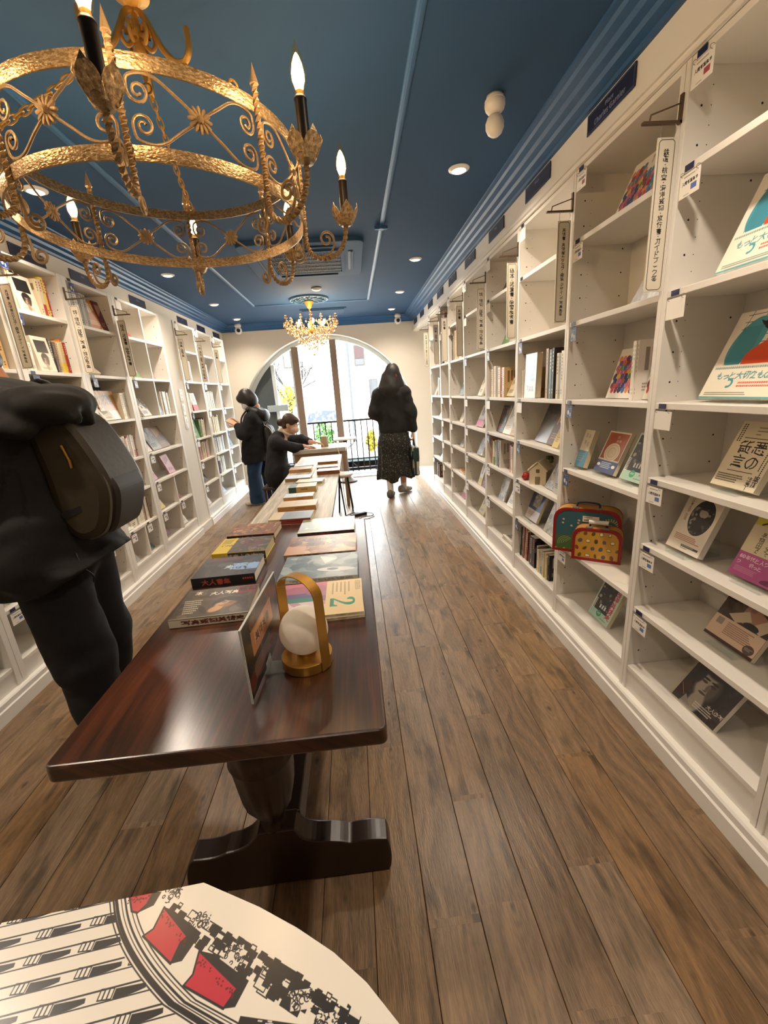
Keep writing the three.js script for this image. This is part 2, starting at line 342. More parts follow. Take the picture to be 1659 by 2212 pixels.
for (const [x, y, z, sx, sy, sz, m, l] of [[-0.72, 0.45, -10, 0.24, 0.34, 0.3, leafG, 'bright green shrub behind the railing below the blue awning'], [0.37, 0.26, -10, 0.13, 0.26, 0.2, leafY, 'narrow yellow shrub behind the railing beside the woman in the skirt']]) {
  const t = thing('shrub', l, 'shrub', null, [x, -0.65, z]);
  part('stem', cyl(0.03, 0.04, 0.9, 6, 0, 0.45, 0), bark, t);
  part('foliage', leafBlob(0, y + 0.65, 0, sx, sy, sz, 500, 0.05), m, t).userData.kind = 'stuff';
}
{
  const c = thing('parked_car', 'low dark grey car roof glimpsed through the balcony railing', 'car', null, [0.3, -0.65, -8.95]);
  part('body', extrude([[-1.9, 0.18], [1.9, 0.18], [1.92, 0.42], [1.2, 0.5], [0.75, 0.72], [-0.8, 0.74], [-1.35, 0.5], [-1.9, 0.44]], 0.9, 0.03).translate(0, 0, -0.45), phys(0x525c5a, 0.3, { clearcoat: 0.6 }), c);
  for (const x of [-1.2, 1.2]) for (const z of [-0.4, 0.4]) part('wheel', rot(cyl(0.24, 0.24, 0.18, 18), Math.PI / 2).translate(x, 0.24, z), M.black, c);
  part('window', extrude([[-0.78, 0.5], [0.72, 0.5], [0.6, 0.7], [-0.7, 0.71]], 0.96).translate(0, 0, -0.48), phys(0x2c3236, 0.1), c);
}
// ---------------------------------------------------------------- print: lettering, atlases
// brush strokes of the characters on a ten by ten grid, each stroke a run of x y digit pairs
const STROKES = {
  鉄: '2003 2043 1434 0646 2428 0949 1718 3837 6053 5292 5595 7078 7559 7599', 道: '3050 5030 2191 5145 4486 4686 4484 4888 4448 8488 1020 0415 1407 0799', 航: '2012 1218 1848 4212 1242 2326 0545 6070 5292 6465 6458 6484 8489 8998', 空: '4050 0292 0204 9294 3415 6485 2878 5659 0999 2787',
  海: '0112 0314 0927 4031 3191 4333 4348 3894 4884 9388 3595 6466 5767', 洋: '0112 0314 0927 4051 8071 3292 3494 2696 6269', 戦: '0112 2223 4132 1444 1414 1447 4447 1545 2428 0848 5590 5399 6069 9469 8091', 記: '1020 0242 1333 1535 1838 1718 1838 3738 5191 9195 5595 5558 5898 9896',
  旅: '2022 0242 2227 2444 4448 0926 6050 5192 7374 6390 7559 6598', 行: '3003 3204 2529 5191 4494 7479 7969', 書: '5050 2181 8184 0292 2484 2383 1595 5056 2686 2689 8689 2989 2787', 等: '2003 2140 3132 6053 6190 7172 2474 4447 0696 1888 7879 7969 3849', 美: '2031 7061 1282 2484 0696 4246 5609 5699', 術: '2002 3204 2529 4272 6068 6348 6383 7071 8191 7494 8489 8979',
  展: '1191 1119 9193 1393 4447 7477 3454 3595 2797 4469 4979 6999 9776', 建: '2050 5062 4494 3191 9196 3696 3896 6068 0232 2304 0535 3509 0699', 築: '2002 2140 6053 6190 0343 2428 0848 5484 5458 8488 8898 0898 4749 4619 5699', 写: '0092 0002 9092 3264 3262 3484 8489 8979 0676 3134', 真: '5053 1282 2383 2387 8387 2585 2676 0797 3819 7889', 集: '3004 2422 5142 2282 2484 2636 2226 6246 2686 0797 5559 4718 6798',
  悪: '0090 3034 6064 1282 1284 1484 8284 0494 0608 2528 2869 6999 9978 4656 7687', の: '5131 3104 0406 0618 1829 2939 3956 5651 5183 8386 8678 7859', 箴: '2002 2140 6053 6190 0494 1419 1929 2646 2728 2858 4748 5368 6899 9968 8487', 言: '4051 0292 2484 2676 1888 1899 9988 1819',
  絵: '2002 0224 2405 0535 2429 0708 3738 6054 6097 5686 5484 6759 7989 5999', 本: '5059 0292 5208 5298 3777', 児: '1014 4040 4844 4080 8084 4282 4484 1619 4507 6569 6999 9997', 童: '5051 1181 3233 7263 0393 2484 2487 8487 2585 2787 5459 1888 0999', 学: '1022 4042 7062 0394 0305 9395 2575 7556 5659 5949 0797', 習: '0040 4044 1131 0332 5090 9094 6181 5382 2585 2589 8589 2787 2989 5545', 参: '4013 1363 6274 0494 4507 4597 6658 7748 8829', 考: '5055 1181 0393 9025 2549 4575 5686 8689 8979',
  詩: '1020 0242 1333 1535 1838 1718 3738 7073 5192 5494 5696 8689 8979 6768', 俳: '2003 2229 6069 4161 4363 4666 8089 7898 7292 7494', 句: '2004 1191 9198 9889 2464 2467 6467 2767', 短: '2002 2142 0444 2429 2509 2638 5191 5383 5386 8386 5686 6768 8878 4999', 歌: '0050 1232 1113 3334 4049 0505 2020 1626 6052 5292 9283 7359 7499',
  入: '4050 5054 5419 5499', 棚: '0232 2029 2305 2336 4080 4009 4169 6169 4464 7191 7179 9199 7494 9989', 者: '5055 1181 0393 9024 3474 3479 7479 3676 3979', 募: '0191 3032 6062 2383 2386 8386 2484 2686 0797 4609 5699 5949 3858 5889', 中: '5059 1282 1286 8286 1686', も: '4045 4538 3879 7998 9896 1363 1565', っ: '1584 8497 9749 4978', と: '2024 7215 1508 0819 1999', 大: '0393 5054 5409 5499', 切: '0343 2027 2747 4090 9098 9889 6065 6539', な: '1161 4004 6182 6366 6629 3929 3879 7999',
  西: '0090 1282 1289 8289 4046 4616 6066 6686 1989', 史: '5055 1282 1285 8285 1585 5508 3699', あ: '1171 4047 4749 3309 7416 1607 5484 8497 9769', こ: '2171 2608 0829 2999', ろ: '2070 7015 1566 6698 9849', 早: '2070 2074 7074 2272 2474 0696 4449', 稲: '4001 0242 2029 2305 2336 5090 6162 8172 9283 5459 5494 9499 7476 5696 5999', 田: '1090 1019 9099 1999 5059 1595', で: '0090 9054 5449 4989 7374 8384', 取: '0050 1018 4049 1343 1646 0857 6090 9069 6299', 扱: '1040 2029 2919 0736 5090 6059 6085 8559 6599', 注: '5051 3292 3595 2999 6269 0112 0304 0918', 意: '5050 1181 3133 6153 0393 2484 2486 8486 2686 0708 2739 3979 7987 9799', 人: '5054 5409 5499',
  ガ: '2181 8188 8878 4046 4609 7071 9091', イ: '8004 5359', ド: '2029 2466 6063 8082', ブ: '0171 7176 7629 7071 9091', ッ: '1425 4455 8436', ク: '3003 3181 8184 8429', カ: '0383 8388 8868 4045 4509', タ: '3003 3181 8184 8429 2465', ロ: '1181 1189 8189 1888', グ: '3003 3171 7174 7429 7081 9092', デ: '2070 0494 5447 4729 7071 9091', ザ: '0292 2026 6066 6639 7071 9091', ン: '1132 1999 0939 3994',
  ワ: '1181 1114 8185 8529', ト: '3039 3476', ア: '1181 8174 4044 4429', 年: '3003 2181 2494 2427 0797 5159', 代: '2003 2229 4393 6066 6699 8091',
};
const STR = {}; for (const k in STROKES) STR[k] = STROKES[k].split(' ').map((s) => { const a = []; for (let i = 0; i < s.length; i += 2) a.push([+s[i], +s[i + 1]]); return a; });
function glyph(c, ch, x, y, s) {
  if (ch === '・') { c.beginPath(); c.arc(x + s / 2, y + s / 2, s * 0.09, 0, 7); c.fill(); return; }
  if (ch === '、') { c.beginPath(); c.moveTo(x + s * 0.6, y + s * 0.1); c.lineTo(x + s * 0.8, y + s * 0.3); c.stroke(); return; }
  if (ch === '!') { c.beginPath(); c.moveTo(x + s / 2, y); c.lineTo(x + s / 2, y + s * 0.65); c.moveTo(x + s / 2, y + s * 0.85); c.lineTo(x + s / 2, y + s * 0.92); c.stroke(); return; }
  const g = STR[ch]; if (!g) return;
  c.beginPath();
  for (const st of g) st.forEach((p, i) => { const X = x + s * (0.06 + p[0] * 0.098), Y = y + s * (0.06 + p[1] * 0.098); i ? c.lineTo(X, Y) : c.moveTo(X, Y); });
  c.stroke();
}
function jp(c, text, x, y, s, o = {}) {               // draws across, or down when o.v
  c.strokeStyle = c.fillStyle = o.color || '#222'; c.lineWidth = s * (o.w || 0.09); c.lineCap = 'round'; c.lineJoin = 'round';
  const adv = s * (o.gap || 1.06); let k = 0;
  for (const ch of text) { const dot = ch === '・' && o.v ? 0.62 : 1; glyph(c, ch, x, y - (dot < 1 ? s * 0.19 : 0), s); if (o.v) y += adv * dot; else x += adv; k++; }
}
function scribble(c, x, y, w, h, color, lines, r) {   // rows of small unreadable print
  c.fillStyle = color; const lh = h / lines;
  for (let i = 0; i < lines; i++) for (let t = 0; t < w * (0.7 + 0.3 * r());) { const l = lh * (0.35 + 0.3 * r()); c.fillRect(x + t, y + i * lh, l, lh * 0.55); t += l + lh * 0.14; }
}
class Atlas {
  constructor(w, h, roughness, more) {
    this.c = document.createElement('canvas'); this.c.width = w; this.c.height = h; this.g = this.c.getContext('2d'); this.w = w; this.h = h; this.x = 0; this.y = 0; this.row = 0;
    this.g.fillStyle = '#888'; this.g.fillRect(0, 0, w, h);
    this.t = new THREE.CanvasTexture(this.c); this.t.colorSpace = THREE.SRGBColorSpace; this.t.magFilter = THREE.LinearFilter;
    this.m = phys(0xffffff, roughness, { map: this.t, ...more });
  }
  add(w, h, draw) {                                   // a cell, painted in its own coordinates
    if (this.x + w + 2 > this.w) { this.x = 0; this.y += this.row + 2; this.row = 0; }
    if (this.y + h > this.h) throw new Error('atlas full');
    const X = this.x, Y = this.y; this.x += w + 2; this.row = Math.max(this.row, h);
    const c = this.g; c.save(); c.beginPath(); c.rect(X, Y, w, h); c.clip(); c.translate(X, Y); draw(c, w, h); c.restore();
    return { u0: (X + 0.5) / this.w, u1: (X + w - 0.5) / this.w, v0: 1 - (Y + h - 0.5) / this.h, v1: 1 - (Y + 0.5) / this.h, m: this.m };
  }
}
const sub = (r, a, b, c = 0, d = 1) => ({ u0: r.u0 + (r.u1 - r.u0) * a, u1: r.u0 + (r.u1 - r.u0) * b, v0: r.v0 + (r.v1 - r.v0) * c, v1: r.v0 + (r.v1 - r.v0) * d, m: r.m });
function quadUV(g, r) { const p = g.attributes.uv; for (let i = 0; i < p.count; i++) p.setXY(i, r.u0 + (r.u1 - r.u0) * p.getX(i), r.v0 + (r.v1 - r.v0) * p.getY(i)); return g; }
// a thin printed board facing +z: print on the front, plain edges and back
function board(w, h, t, r, back) {
  const g = new THREE.BoxGeometry(w, h, t), uv = g.attributes.uv;
  for (let i = 0; i < 24; i++) { const f = i >> 2; if (f === 4 || (f === 5 && back)) uv.setXY(i, r.u0 + (r.u1 - r.u0) * uv.getX(i), r.v0 + (r.v1 - r.v0) * uv.getY(i)); else uv.setXY(i, r.u0 + (r.u1 - r.u0) * 0.012, r.v0 + (r.v1 - r.v0) * 0.012); }
  return g;
}
const signAtlas = new Atlas(1024, 1024, 0.42);
const prng = (s0) => { let s = s0 * 9301 + 7; return () => { s = (s * 1664525 + 1013904223) >>> 0; return s / 4294967296; }; };
// hanging section signs, printed on both faces
const signCell = (text) => signAtlas.add(92, 640, (c, w, h) => {
  c.fillStyle = '#ded6c4'; c.fillRect(0, 0, w, h); c.strokeStyle = '#3a342c'; c.lineWidth = 3; c.beginPath(); c.roundRect(9, 9, w - 18, h - 18, 16); c.stroke();
  let n = 0; for (const ch of text) n += ch === '・' ? 0.62 : 1; const s = Math.min(40, (h - 90) / n / 1.04); jp(c, text, w / 2 - s / 2, 44, s, { v: true, color: '#1d1a18', w: 0.11, gap: 1.04 });
});
const SIGNS = ['鉄道・航空・海洋戦記・旅行書・ガイドブック等', '美術書・美術展カタログ・建築・デザイン・写真集等', '絵本・児童書・学習参考書', '詩・俳句・短歌・写真・詩の歌集', '美術書', '詩集・短歌集'].map(signCell);
// navy street-style plates above the shelves
const plateCell = (a, b) => signAtlas.add(220, 52, (c, w, h) => {
  c.fillStyle = '#0d1238'; c.fillRect(0, 0, w, h); c.strokeStyle = '#6d7596'; c.lineWidth = 1.5; c.strokeRect(3.5, 3.5, w - 7, h - 7);
  c.fillStyle = '#8f97b8'; c.textAlign = 'center'; c.font = 'bold 15px sans-serif'; c.fillText(a, w / 2, 22); c.font = 'bold 19px sans-serif'; if (b) c.fillText(b, w / 2, 42);
});
const PLATES = [plateCell('Place', 'Charles Garnier'), plateCell('Rue', ''), plateCell('Place', '')];
const cardCell = (kind) => signAtlas.add(108, 84, (c, w, h) => {
  if (kind === 'navy') { c.fillStyle = '#1d2c63'; c.fillRect(0, 0, w, h); c.strokeStyle = '#5d74b4'; c.lineWidth = 3; c.strokeRect(4, 4, w - 8, h - 8); c.fillStyle = '#d9cdb8'; c.beginPath(); c.arc(34, 46, 17, 0, 7); c.fill(); c.fillStyle = '#c9d4de'; c.fillRect(62, 48, 18, 24); c.fillStyle = '#54689f'; c.fillRect(52, 16, 40, 5); return; }
  c.fillStyle = '#f0ece4'; c.fillRect(0, 0, w, h); if (kind === 'blank') return;
  scribble(c, 22, 9, 64, 8, '#8a8780', 1, prng(3)); jp(c, '入棚者募集中', 12, 26, 13.5, { color: '#22201e', w: 0.13 });
  c.fillStyle = kind === 'red' ? '#a64a55' : '#5a76b8'; c.fillRect(62, 46, 30, 20); scribble(c, 26, 74, 40, 5, '#8a8780', 1, prng(4));
});
const CARDS = { red: cardCell('red'), blue: cardCell('blue'), blank: cardCell('blank'), navy: cardCell('navy') };
const barcodeCell = signAtlas.add(70, 36, (c, w, h) => { c.fillStyle = '#efeadf'; c.fillRect(0, 0, w, h); scribble(c, 6, 6, 40, 8, '#777', 1, prng(9)); for (let i = 6; i < 50; i += 3) { c.fillStyle = '#333'; c.fillRect(i, 20, (i % 2) + 1, 12); } });
// ---------------------------------------------------------------- bookcases
const XR = 1.06, XL = -1.80, DEPTH = 0.28;
const ORD = ['bottom', 'second', 'third', 'fourth', 'fifth', 'sixth', 'top'];
const NTH = ['', 'first', 'second', 'third', 'fourth', 'fifth', 'sixth', 'seventh', 'eighth', 'ninth', 'tenth', 'eleventh', 'twelfth', 'thirteenth', 'fourteenth', 'fifteenth', 'sixteenth'];
const RY = [0.215, 0.492, 0.765, 1.024, 1.291, 1.645, 1.985], LY = [0.205, 0.478, 0.757, 1.012, 1.322, 1.648, 1.978];
const BAYS = {};
const holeGeo = new Map();
function bookcase(id, side, z0, z1, ys, panel, label, dividers = [], holes = true) {
  const X = side > 0 ? XR : XL, s = side, zc = (z0 + z1) / 2, W = z1 - z0 - 0.002, b = thing('bookcase', label, 'bookcase', null, [X, 0, zc]);
  const top = 2.258, c = (x, w) => s * (x + w / 2);
  for (const e of [-1, 1]) part('side_panel', rbox(DEPTH, top - 0.1, panel, 0.0015, c(0, DEPTH), (top + 0.1) / 2, e * (W / 2 - panel / 2)), M.white, b);
  part('back_panel', box(0.008, top - 0.1, W, c(DEPTH, 0.008), (top + 0.1) / 2, 0), M.white, b);
  part('top_panel', rbox(DEPTH - 0.002, 0.02, W - 2 * panel, 0.0015, c(0.001, DEPTH), top - 0.01, 0), M.white, b);
  part('kick_board', rbox(0.018, ys[0] - 0.121, W - 2 * panel, 0.0015, c(0.006, 0.018), 0.1 + (ys[0] - 0.121) / 2, 0), M.white, b);
  for (const y of ys) part('shelf', rbox(DEPTH - 0.004, 0.021, W - 2 * panel - 0.002, 0.002, c(0.002, DEPTH - 0.004), y - 0.0105, 0), M.white, b);
  for (const [z, y0, y1] of dividers) part('divider', rbox(DEPTH - 0.006, y1 - y0, 0.018, 0.0015, c(0.004, DEPTH - 0.006), (y0 + y1) / 2, z - zc), M.white, b);
  if (holes) {
    const L = [], faces = [-1, 1].map((e) => [e, e * (W / 2 - panel)]);
    for (const [e, z] of faces) for (let y = 0.28, k = 0; y < 2.2; y += 0.049, k++) for (const [x, r] of (k % 2 ? [[0.075, 0.0017]] : [[0.045, 0.0035], [0.075, 0.0017], [0.235, 0.0035]]))
      L.push(rot(new THREE.CircleGeometry(r, 7), 0, e < 0 ? 0 : Math.PI).translate(s * x, y, z - e * 0.0004));
    part('peg_hole', merge(L), M.dark, b, 'rows of small dark peg holes').userData.kind = 'stuff';
  }
  BAYS[id] = { X, s, z0: z0 + panel, z1: z1 - panel, ys: [...ys], group: b };
  return b;
}
const RZ = [-0.19, -0.835, -1.465, -2.107, -2.746, -3.376, -4.029, -4.661, -5.116, -5.768];
const rNotes = ['nearest unit of the suitcase wall, mostly cut off by the picture edge', 'unit holding the picture books with orange shapes', 'unit holding the two toy suitcases', 'unit holding the pottery house', 'unit with the red-edged books', 'unit with mostly empty shelves', 'unit with the flat orange book', 'narrow unit, second from the window on the suitcase wall', 'unit nearest the window along the suitcase wall'];
for (let i = 0; i < 9; i++) bookcase('R' + i, 1, RZ[i + 1], RZ[i], i === 2 ? [0.215, 0.525, 0.948, 1.291, 1.645, 1.985] : RY, 0.0185, 'white open bookcase, ' + rNotes[i], [], i < 7);
bookcase('L0', -1, -1.955, -1.30, LY, 0.03, 'tall white open bookcase at the near end beside the man in black', [[-1.62, 0.205, 0.457]], false);
bookcase('L1', -1, -2.58, -1.955, LY, 0.035, 'tall white open bookcase directly behind the man in black', [[-2.27, 0.205, 0.457]], false);
bookcase('L2', -1, -3.15, -2.58, LY, 0.04, 'tall white bookcase above the backpack, holding the stacked white books', [[-2.862, 0.205, 0.457]]);
bookcase('L3', -1, -3.735, -3.15, LY, 0.045, 'tall white bookcase with the orange cover and green strip', [[-3.45, 0.205, 0.457]]);
bookcase('L4', -1, -4.575, -3.735, LY, 0.04, 'wide white bookcase split by a centre divider, beside the switch pier', [[-4.185, 1.322, 2.238], [-4.185, 0.205, 0.457], [-4.185, 0.478, 0.736]]);
bookcase('L5', -1, -5.5, -4.905, LY, 0.03, 'white bookcase just past the switch pier, holding a green book', [], false);
bookcase('L6', -1, -6.14, -5.5, LY, 0.03, 'white bookcase full of pale spines, second from the window wall', [], false);
bookcase('L7', -1, -6.69, -6.14, LY, 0.03, 'white bookcase nearest the window wall, beside the reading person', [], false);
const BAYNAME = { R0: 'nearest right-wall bookcase', R1: 'orange-picture-book bookcase', R2: 'suitcase bookcase', R3: 'pottery-house bookcase', R4: 'fourth-from-suitcase right-wall bookcase', R5: 'half-empty right-wall bookcase', R6: 'flat-orange-book bookcase', R7: 'narrow right-wall bookcase', R8: 'last right-wall bookcase', L0: 'nearest left-wall bookcase', L1: 'man-side bookcase', L2: 'backpack-side bookcase', L3: 'orange-cover left-wall bookcase', L4: 'divided left-wall bookcase', L5: 'past-the-pier bookcase', L6: 'pale-spined left-wall bookcase', L7: 'left-wall bookcase by the window' };
BAYNAME.R4 = 'red-edged-books bookcase';
const topName = (id, k) => (k === 0 ? 'bottom' : k === BAYS[id].ys.length - 1 ? 'top' : NTH[k + 1]) + ' shelf';
const spot = (id, k) => topName(id, k) + (k > 0 && k < BAYS[id].ys.length - 1 ? ' up' : '') + ', ' + BAYNAME[id];

// ---------------------------------------------------------------- shelf-edge stickers and hanging cards
const stickerMat = std(0x131c4a, 0.4), ringGeo = new THREE.TorusGeometry(0.006, 0.0008, 4, 12);
const cardGeos = {}; for (const k in CARDS) cardGeos[k] = { big: board(0.078, 0.062, 0.0012, CARDS[k]), small: board(0.052, 0.058, 0.0012, CARDS[k]) };
const cardWord = { red: 'white shelf card, red block', blue: 'white shelf card, blue block', blank: 'blank white shelf card', navy: 'small navy shelf card' };
function shelfCard(id, k, kind, z = null) {           // k: index of the shelf that it hangs from; ys.length means the top panel
  const B = BAYS[id], y = (k < B.ys.length ? B.ys[k] : 2.258) - 0.021, zz = z ?? (B.s > 0 ? B.z0 + 0.052 : B.z1 - 0.052), small = kind === 'navy';
  part('sticker', box(0.0012, 0.0165, 0.034, -B.s * 0.0005 + B.s * 0.0, y + 0.0105, zz - B.group.position.z - B.s * 0.012), stickerMat, B.group, 'small navy shelf number sticker');
  if (!kind) return;
  const where = k < B.ys.length ? topName(id, k) : 'top panel';
  const t = thing('shelf_card', cardWord[kind] + (z === null ? ', under the ' : ' by the divider, under the ') + where + ', ' + BAYNAME[id], 'card', 'cards hanging from the shelf edges', [B.X - B.s * 0.003, y - 0.002, zz], B.s > 0 ? -Math.PI / 2 : Math.PI / 2);
  const g = cardGeos[kind][small ? 'small' : 'big'], h = small ? 0.058 : 0.062;
  const c = part('card', g, signAtlas.m, t); c.position.y = -h / 2 - 0.004; c.rotation.z = rr(-0.03, 0.03);
  for (const e of small ? [0] : [-1, 1]) { const r = part('ring', ringGeo, M.steel, t); r.position.set(e * 0.03, -0.003, 0.001); r.rotation.y = 1.2; }
}
const cardPlan = { R1: ['blue', 'blue', 'blue', 'blank', 'blank', 'blue', 'red'], R2: ['blue', 'navy', 'navy', 'navy', 'blue', 'red'], R3: ['navy', 'blue', 'navy', 'blank', 'navy', '', 'blank'], R4: ['blue', 'blue', 'navy', 'blank', 'navy', 'blank', 'blank'], R5: ['blue', 'blue', 'blank', 'blank', 'navy', 'blank', 'blue'], R6: ['blank', 'blank', 'blank', 'blank', 'navy', 'blank', 'blue'], R7: ['blank', 'blank', 'blank', 'blank', '', 'blank', 'blank'], R8: ['blank', 'blank', 'blank', 'blank', 'navy', 'blank', 'blank'] };
for (const id in cardPlan) cardPlan[id].forEach((k, i) => shelfCard(id, i + 1, k));
const cardPlanL = { L0: ['blue', '', '', '', '', '', ''], L1: ['blue', '', '', '', '', 'navy', 'navy'], L2: ['blue', 'blue', '', '', 'navy', 'navy', 'navy'], L3: ['blue', 'blue', 'navy', 'navy', 'navy', 'navy', 'navy'], L4: ['blue', 'blue', 'blue', '', 'navy', 'blank', 'blank'], L5: ['blue', 'blue', 'blank', 'navy', 'navy', '', 'blank'], L6: ['blank', 'blank', 'navy', 'blank', 'blank', '', 'blank'], L7: ['blank', 'blank', 'navy', 'blank', 'blank', 'blank', 'blank'] };
for (const id in cardPlanL) cardPlanL[id].forEach((k, i) => shelfCard(id, i + 1, k));
for (const [id, z] of [['L1', -2.285], ['L2', -2.877], ['L3', -3.465], ['L4', -4.2]]) shelfCard(id, 1, 'blue', z - 0.045);

// ---------------------------------------------------------------- plates above the shelves
const plateGeos = PLATES.map((p) => board(0.30, 0.07, 0.004, p));
[-1.855, -2.49, -3.135, -3.78, -4.40, -4.98, -5.57, -6.2, -6.8].forEach((z, i) => single('name_plate', plateGeos[i === 0 ? 0 : 1 + (i % 2)], signAtlas.m, i ? 'navy street-style name plate, ' + NTH[i + 1] + ' along the right-hand frieze' : 'navy street-style name plate above the toy suitcase bookcase', 'plate', null, [1.055, 2.371, z], -Math.PI / 2));
[-2.42, -3.06, -3.61, -4.44, -5.51, -6.15, -6.8].forEach((z, i) => single('name_plate', plateGeos[1 + (i % 2)], signAtlas.m, 'navy street-style name plate, ' + NTH[i + 1] + ' along the left-hand frieze', 'plate', null, [-1.906, 2.345, z], Math.PI / 2));

// ---------------------------------------------------------------- section signs on small brackets
const signGeos = SIGNS.map((s) => board(0.061, 0.424, 0.004, s, true));
function sectionSign(side, z, k, label, yTop = 2.075) {
  const X = side > 0 ? XR : XL, s = -side;            // s points into the room
  const b = thing('sign_bracket', 'bracket of the ' + label, 'bracket', null, [X, yTop + 0.04, z]);
  part('wall_bar', box(0.006, 0.075, 0.012, s * 0.003, 0.03, 0), M.brownMetal, b);
  part('arm', box(0.12, 0.007, 0.012, s * 0.06, -0.003, 0), M.brownMetal, b);
  part('brace', bar([s * 0.004, 0.045, 0], [s * 0.095, 0.018, 0], 0.0022), M.brownMetal, b);
  part('brace', bar([s * 0.095, 0.018, 0], [s * 0.098, 0, 0], 0.0022), M.brownMetal, b);
  const t = thing('section_sign', label, 'sign', null, [X + s * 0.037, yTop, z]);
  const p = part('plate', signGeos[k], signAtlas.m, t); p.position.y = -0.212;
  for (const e of [-1, 1]) { const r = part('ring', tube([[e * 0.02, 0.038, 0], [e * 0.024, 0.02, 0.003], [e * 0.022, 0.004, 0], [e * 0.018, -0.004, 0.003]], 0.0009, 10, 4), M.steel, t); }
}
[[-1.465, 'largest pale hanging sign with black vertical lettering, by the suitcase bookcase'], [-2.107, 'pale hanging sign with black vertical lettering, beside the pottery house bookcase'], [-2.746, 'pale hanging sign, third along the suitcase wall'], [-3.376, 'pale hanging sign, fourth along the suitcase wall'], [-4.029, 'pale hanging sign, fifth along the suitcase wall'], [-4.661, 'pale hanging sign, sixth along the suitcase wall'], [-5.116, 'pale hanging sign, seventh along the suitcase wall'], [-5.77, 'pale hanging sign at the window end of the suitcase wall']].forEach(([z, l], i) => sectionSign(1, z, [0, 1, 2, 3, 4, 4, 5, 1][i], l));
[[-2.58, 'pale hanging sign above the man in black', 1], [-3.15, 'pale hanging sign above the backpack', 3], [-3.735, 'pale hanging sign beside the divided bookcase', 2], [-4.93, 'pale hanging sign just past the switch pier', 5], [-5.5, 'pale hanging sign with dark lettering, second from the window wall', 3], [-6.14, 'pale hanging sign nearest the window wall over the reader', 4]].forEach(([z, l, k]) => sectionSign(-1, z, k, l));
// switches on the pier
single('switch_plate', [rbox(0.075, 0.12, 0.008, 0.003), ...[0, 1, 2, 3, 4, 5].map((i) => rbox(0.018, 0.022, 0.006, 0.002, (i % 2) * 0.03 - 0.015, 0.036 - Math.floor(i / 2) * 0.036, 0.006))], M.plasticWhite, 'white plate with six switches, highest on the pier between bookcases', 'switch', null, [-1.806, 1.50, -4.77], Math.PI / 2);
single('switch_plate', [rbox(0.075, 0.12, 0.008, 0.003), rbox(0.05, 0.06, 0.012, 0.003, 0, 0.01, 0.004)], M.plasticWhite, 'white control plate with a panel, middle one on the pier', 'switch', null, [-1.806, 1.352, -4.77], Math.PI / 2);
single('switch_plate', [rbox(0.08, 0.13, 0.008, 0.003), rbox(0.03, 0.04, 0.01, 0.003, 0.01, 0.02, 0.004), rbox(0.03, 0.04, 0.01, 0.003, -0.012, -0.03, 0.004)], M.plasticWhite, 'white switch plate, lowest on the pier between bookcases', 'switch', null, [-1.806, 1.21, -4.77], Math.PI / 2);
// ---------------------------------------------------------------- books: printed covers
const heroAtlas = new Atlas(2048, 2048, 0.30, { clearcoat: 0.25, clearcoatRoughness: 0.25 });
const bookAtlas = new Atlas(2048, 1024, 0.42);
const fillAll = (c, w, h, col) => { c.fillStyle = col; c.fillRect(0, 0, w, h); };
function blobs(c, w, h, n, cols, r0, r1, r) { for (let i = 0; i < n; i++) { c.fillStyle = cols[Math.floor(r() * cols.length)]; c.globalAlpha = 0.35 + 0.5 * r(); c.beginPath(); c.ellipse(r() * w, r() * h, (r0 + (r1 - r0) * r()) * w, (r0 + (r1 - r0) * r()) * h * 0.7, r() * 3, 0, 7); c.fill(); } c.globalAlpha = 1; }
function grain(c, w, h, a, r) { const d = c.getTransform(), X = Math.round(d.e), Y = Math.round(d.f), im = c.getImageData(X, Y, w, h), p = im.data; for (let i = 0; i < p.length; i += 4) { const n = (r() - 0.5) * a; p[i] += n; p[i + 1] += n; p[i + 2] += n; } c.putImageData(im, X, Y); }
function portrait(c, x, y, s, skin, dark, hair) {     // loose painted head, for photographic covers
  const soft = (cx, cy, rx, ry, col, a = 1) => { c.save(); c.translate(cx, cy); c.scale(rx, ry); const g = c.createRadialGradient(0, 0, 0.1, 0, 0, 1); g.addColorStop(0, col); g.addColorStop(0.72, col); g.addColorStop(1, col + '00'); c.globalAlpha = a; c.fillStyle = g; c.beginPath(); c.arc(0, 0, 1, 0, 7); c.fill(); c.restore(); c.globalAlpha = 1; };
  soft(x, y - s * 0.12, s * 0.62, s * 0.66, hair); soft(x, y + s * 0.62, s * 0.26, s * 0.4, skin); soft(x, y + s * 0.06, s * 0.4, s * 0.52, skin);
  soft(x + s * 0.26, y + s * 0.08, s * 0.2, s * 0.44, dark, 0.75); soft(x, y - s * 0.44, s * 0.5, s * 0.24, hair); soft(x - s * 0.36, y - s * 0.2, s * 0.14, s * 0.4, hair, 0.9);
  for (const e of [-0.16, 0.14]) { soft(x + s * e, y - s * 0.03, s * 0.11, s * 0.045, dark); soft(x + s * e, y - s * 0.13, s * 0.14, s * 0.035, hair); }
  soft(x + s * 0.03, y + s * 0.1, s * 0.06, s * 0.14, dark, 0.55); soft(x - s * 0.01, y + s * 0.3, s * 0.15, s * 0.04, dark, 0.9); soft(x + s * 0.01, y + s * 0.215, s * 0.08, s * 0.02, dark, 0.6);
  const r = prng(3); c.strokeStyle = hair; c.lineWidth = s * 0.02; for (let i = 0; i < 40; i++) { const q = -2.9 + r() * 2.7; c.beginPath(); c.moveTo(x + Math.cos(q) * s * 0.42, y + Math.sin(q) * s * 0.5); c.quadraticCurveTo(x + Math.cos(q) * s * 0.62, y + Math.sin(q) * s * 0.66, x + Math.cos(q + 0.3) * s * 0.7, y + Math.sin(q + 0.3) * s * 0.7); c.stroke(); }
}
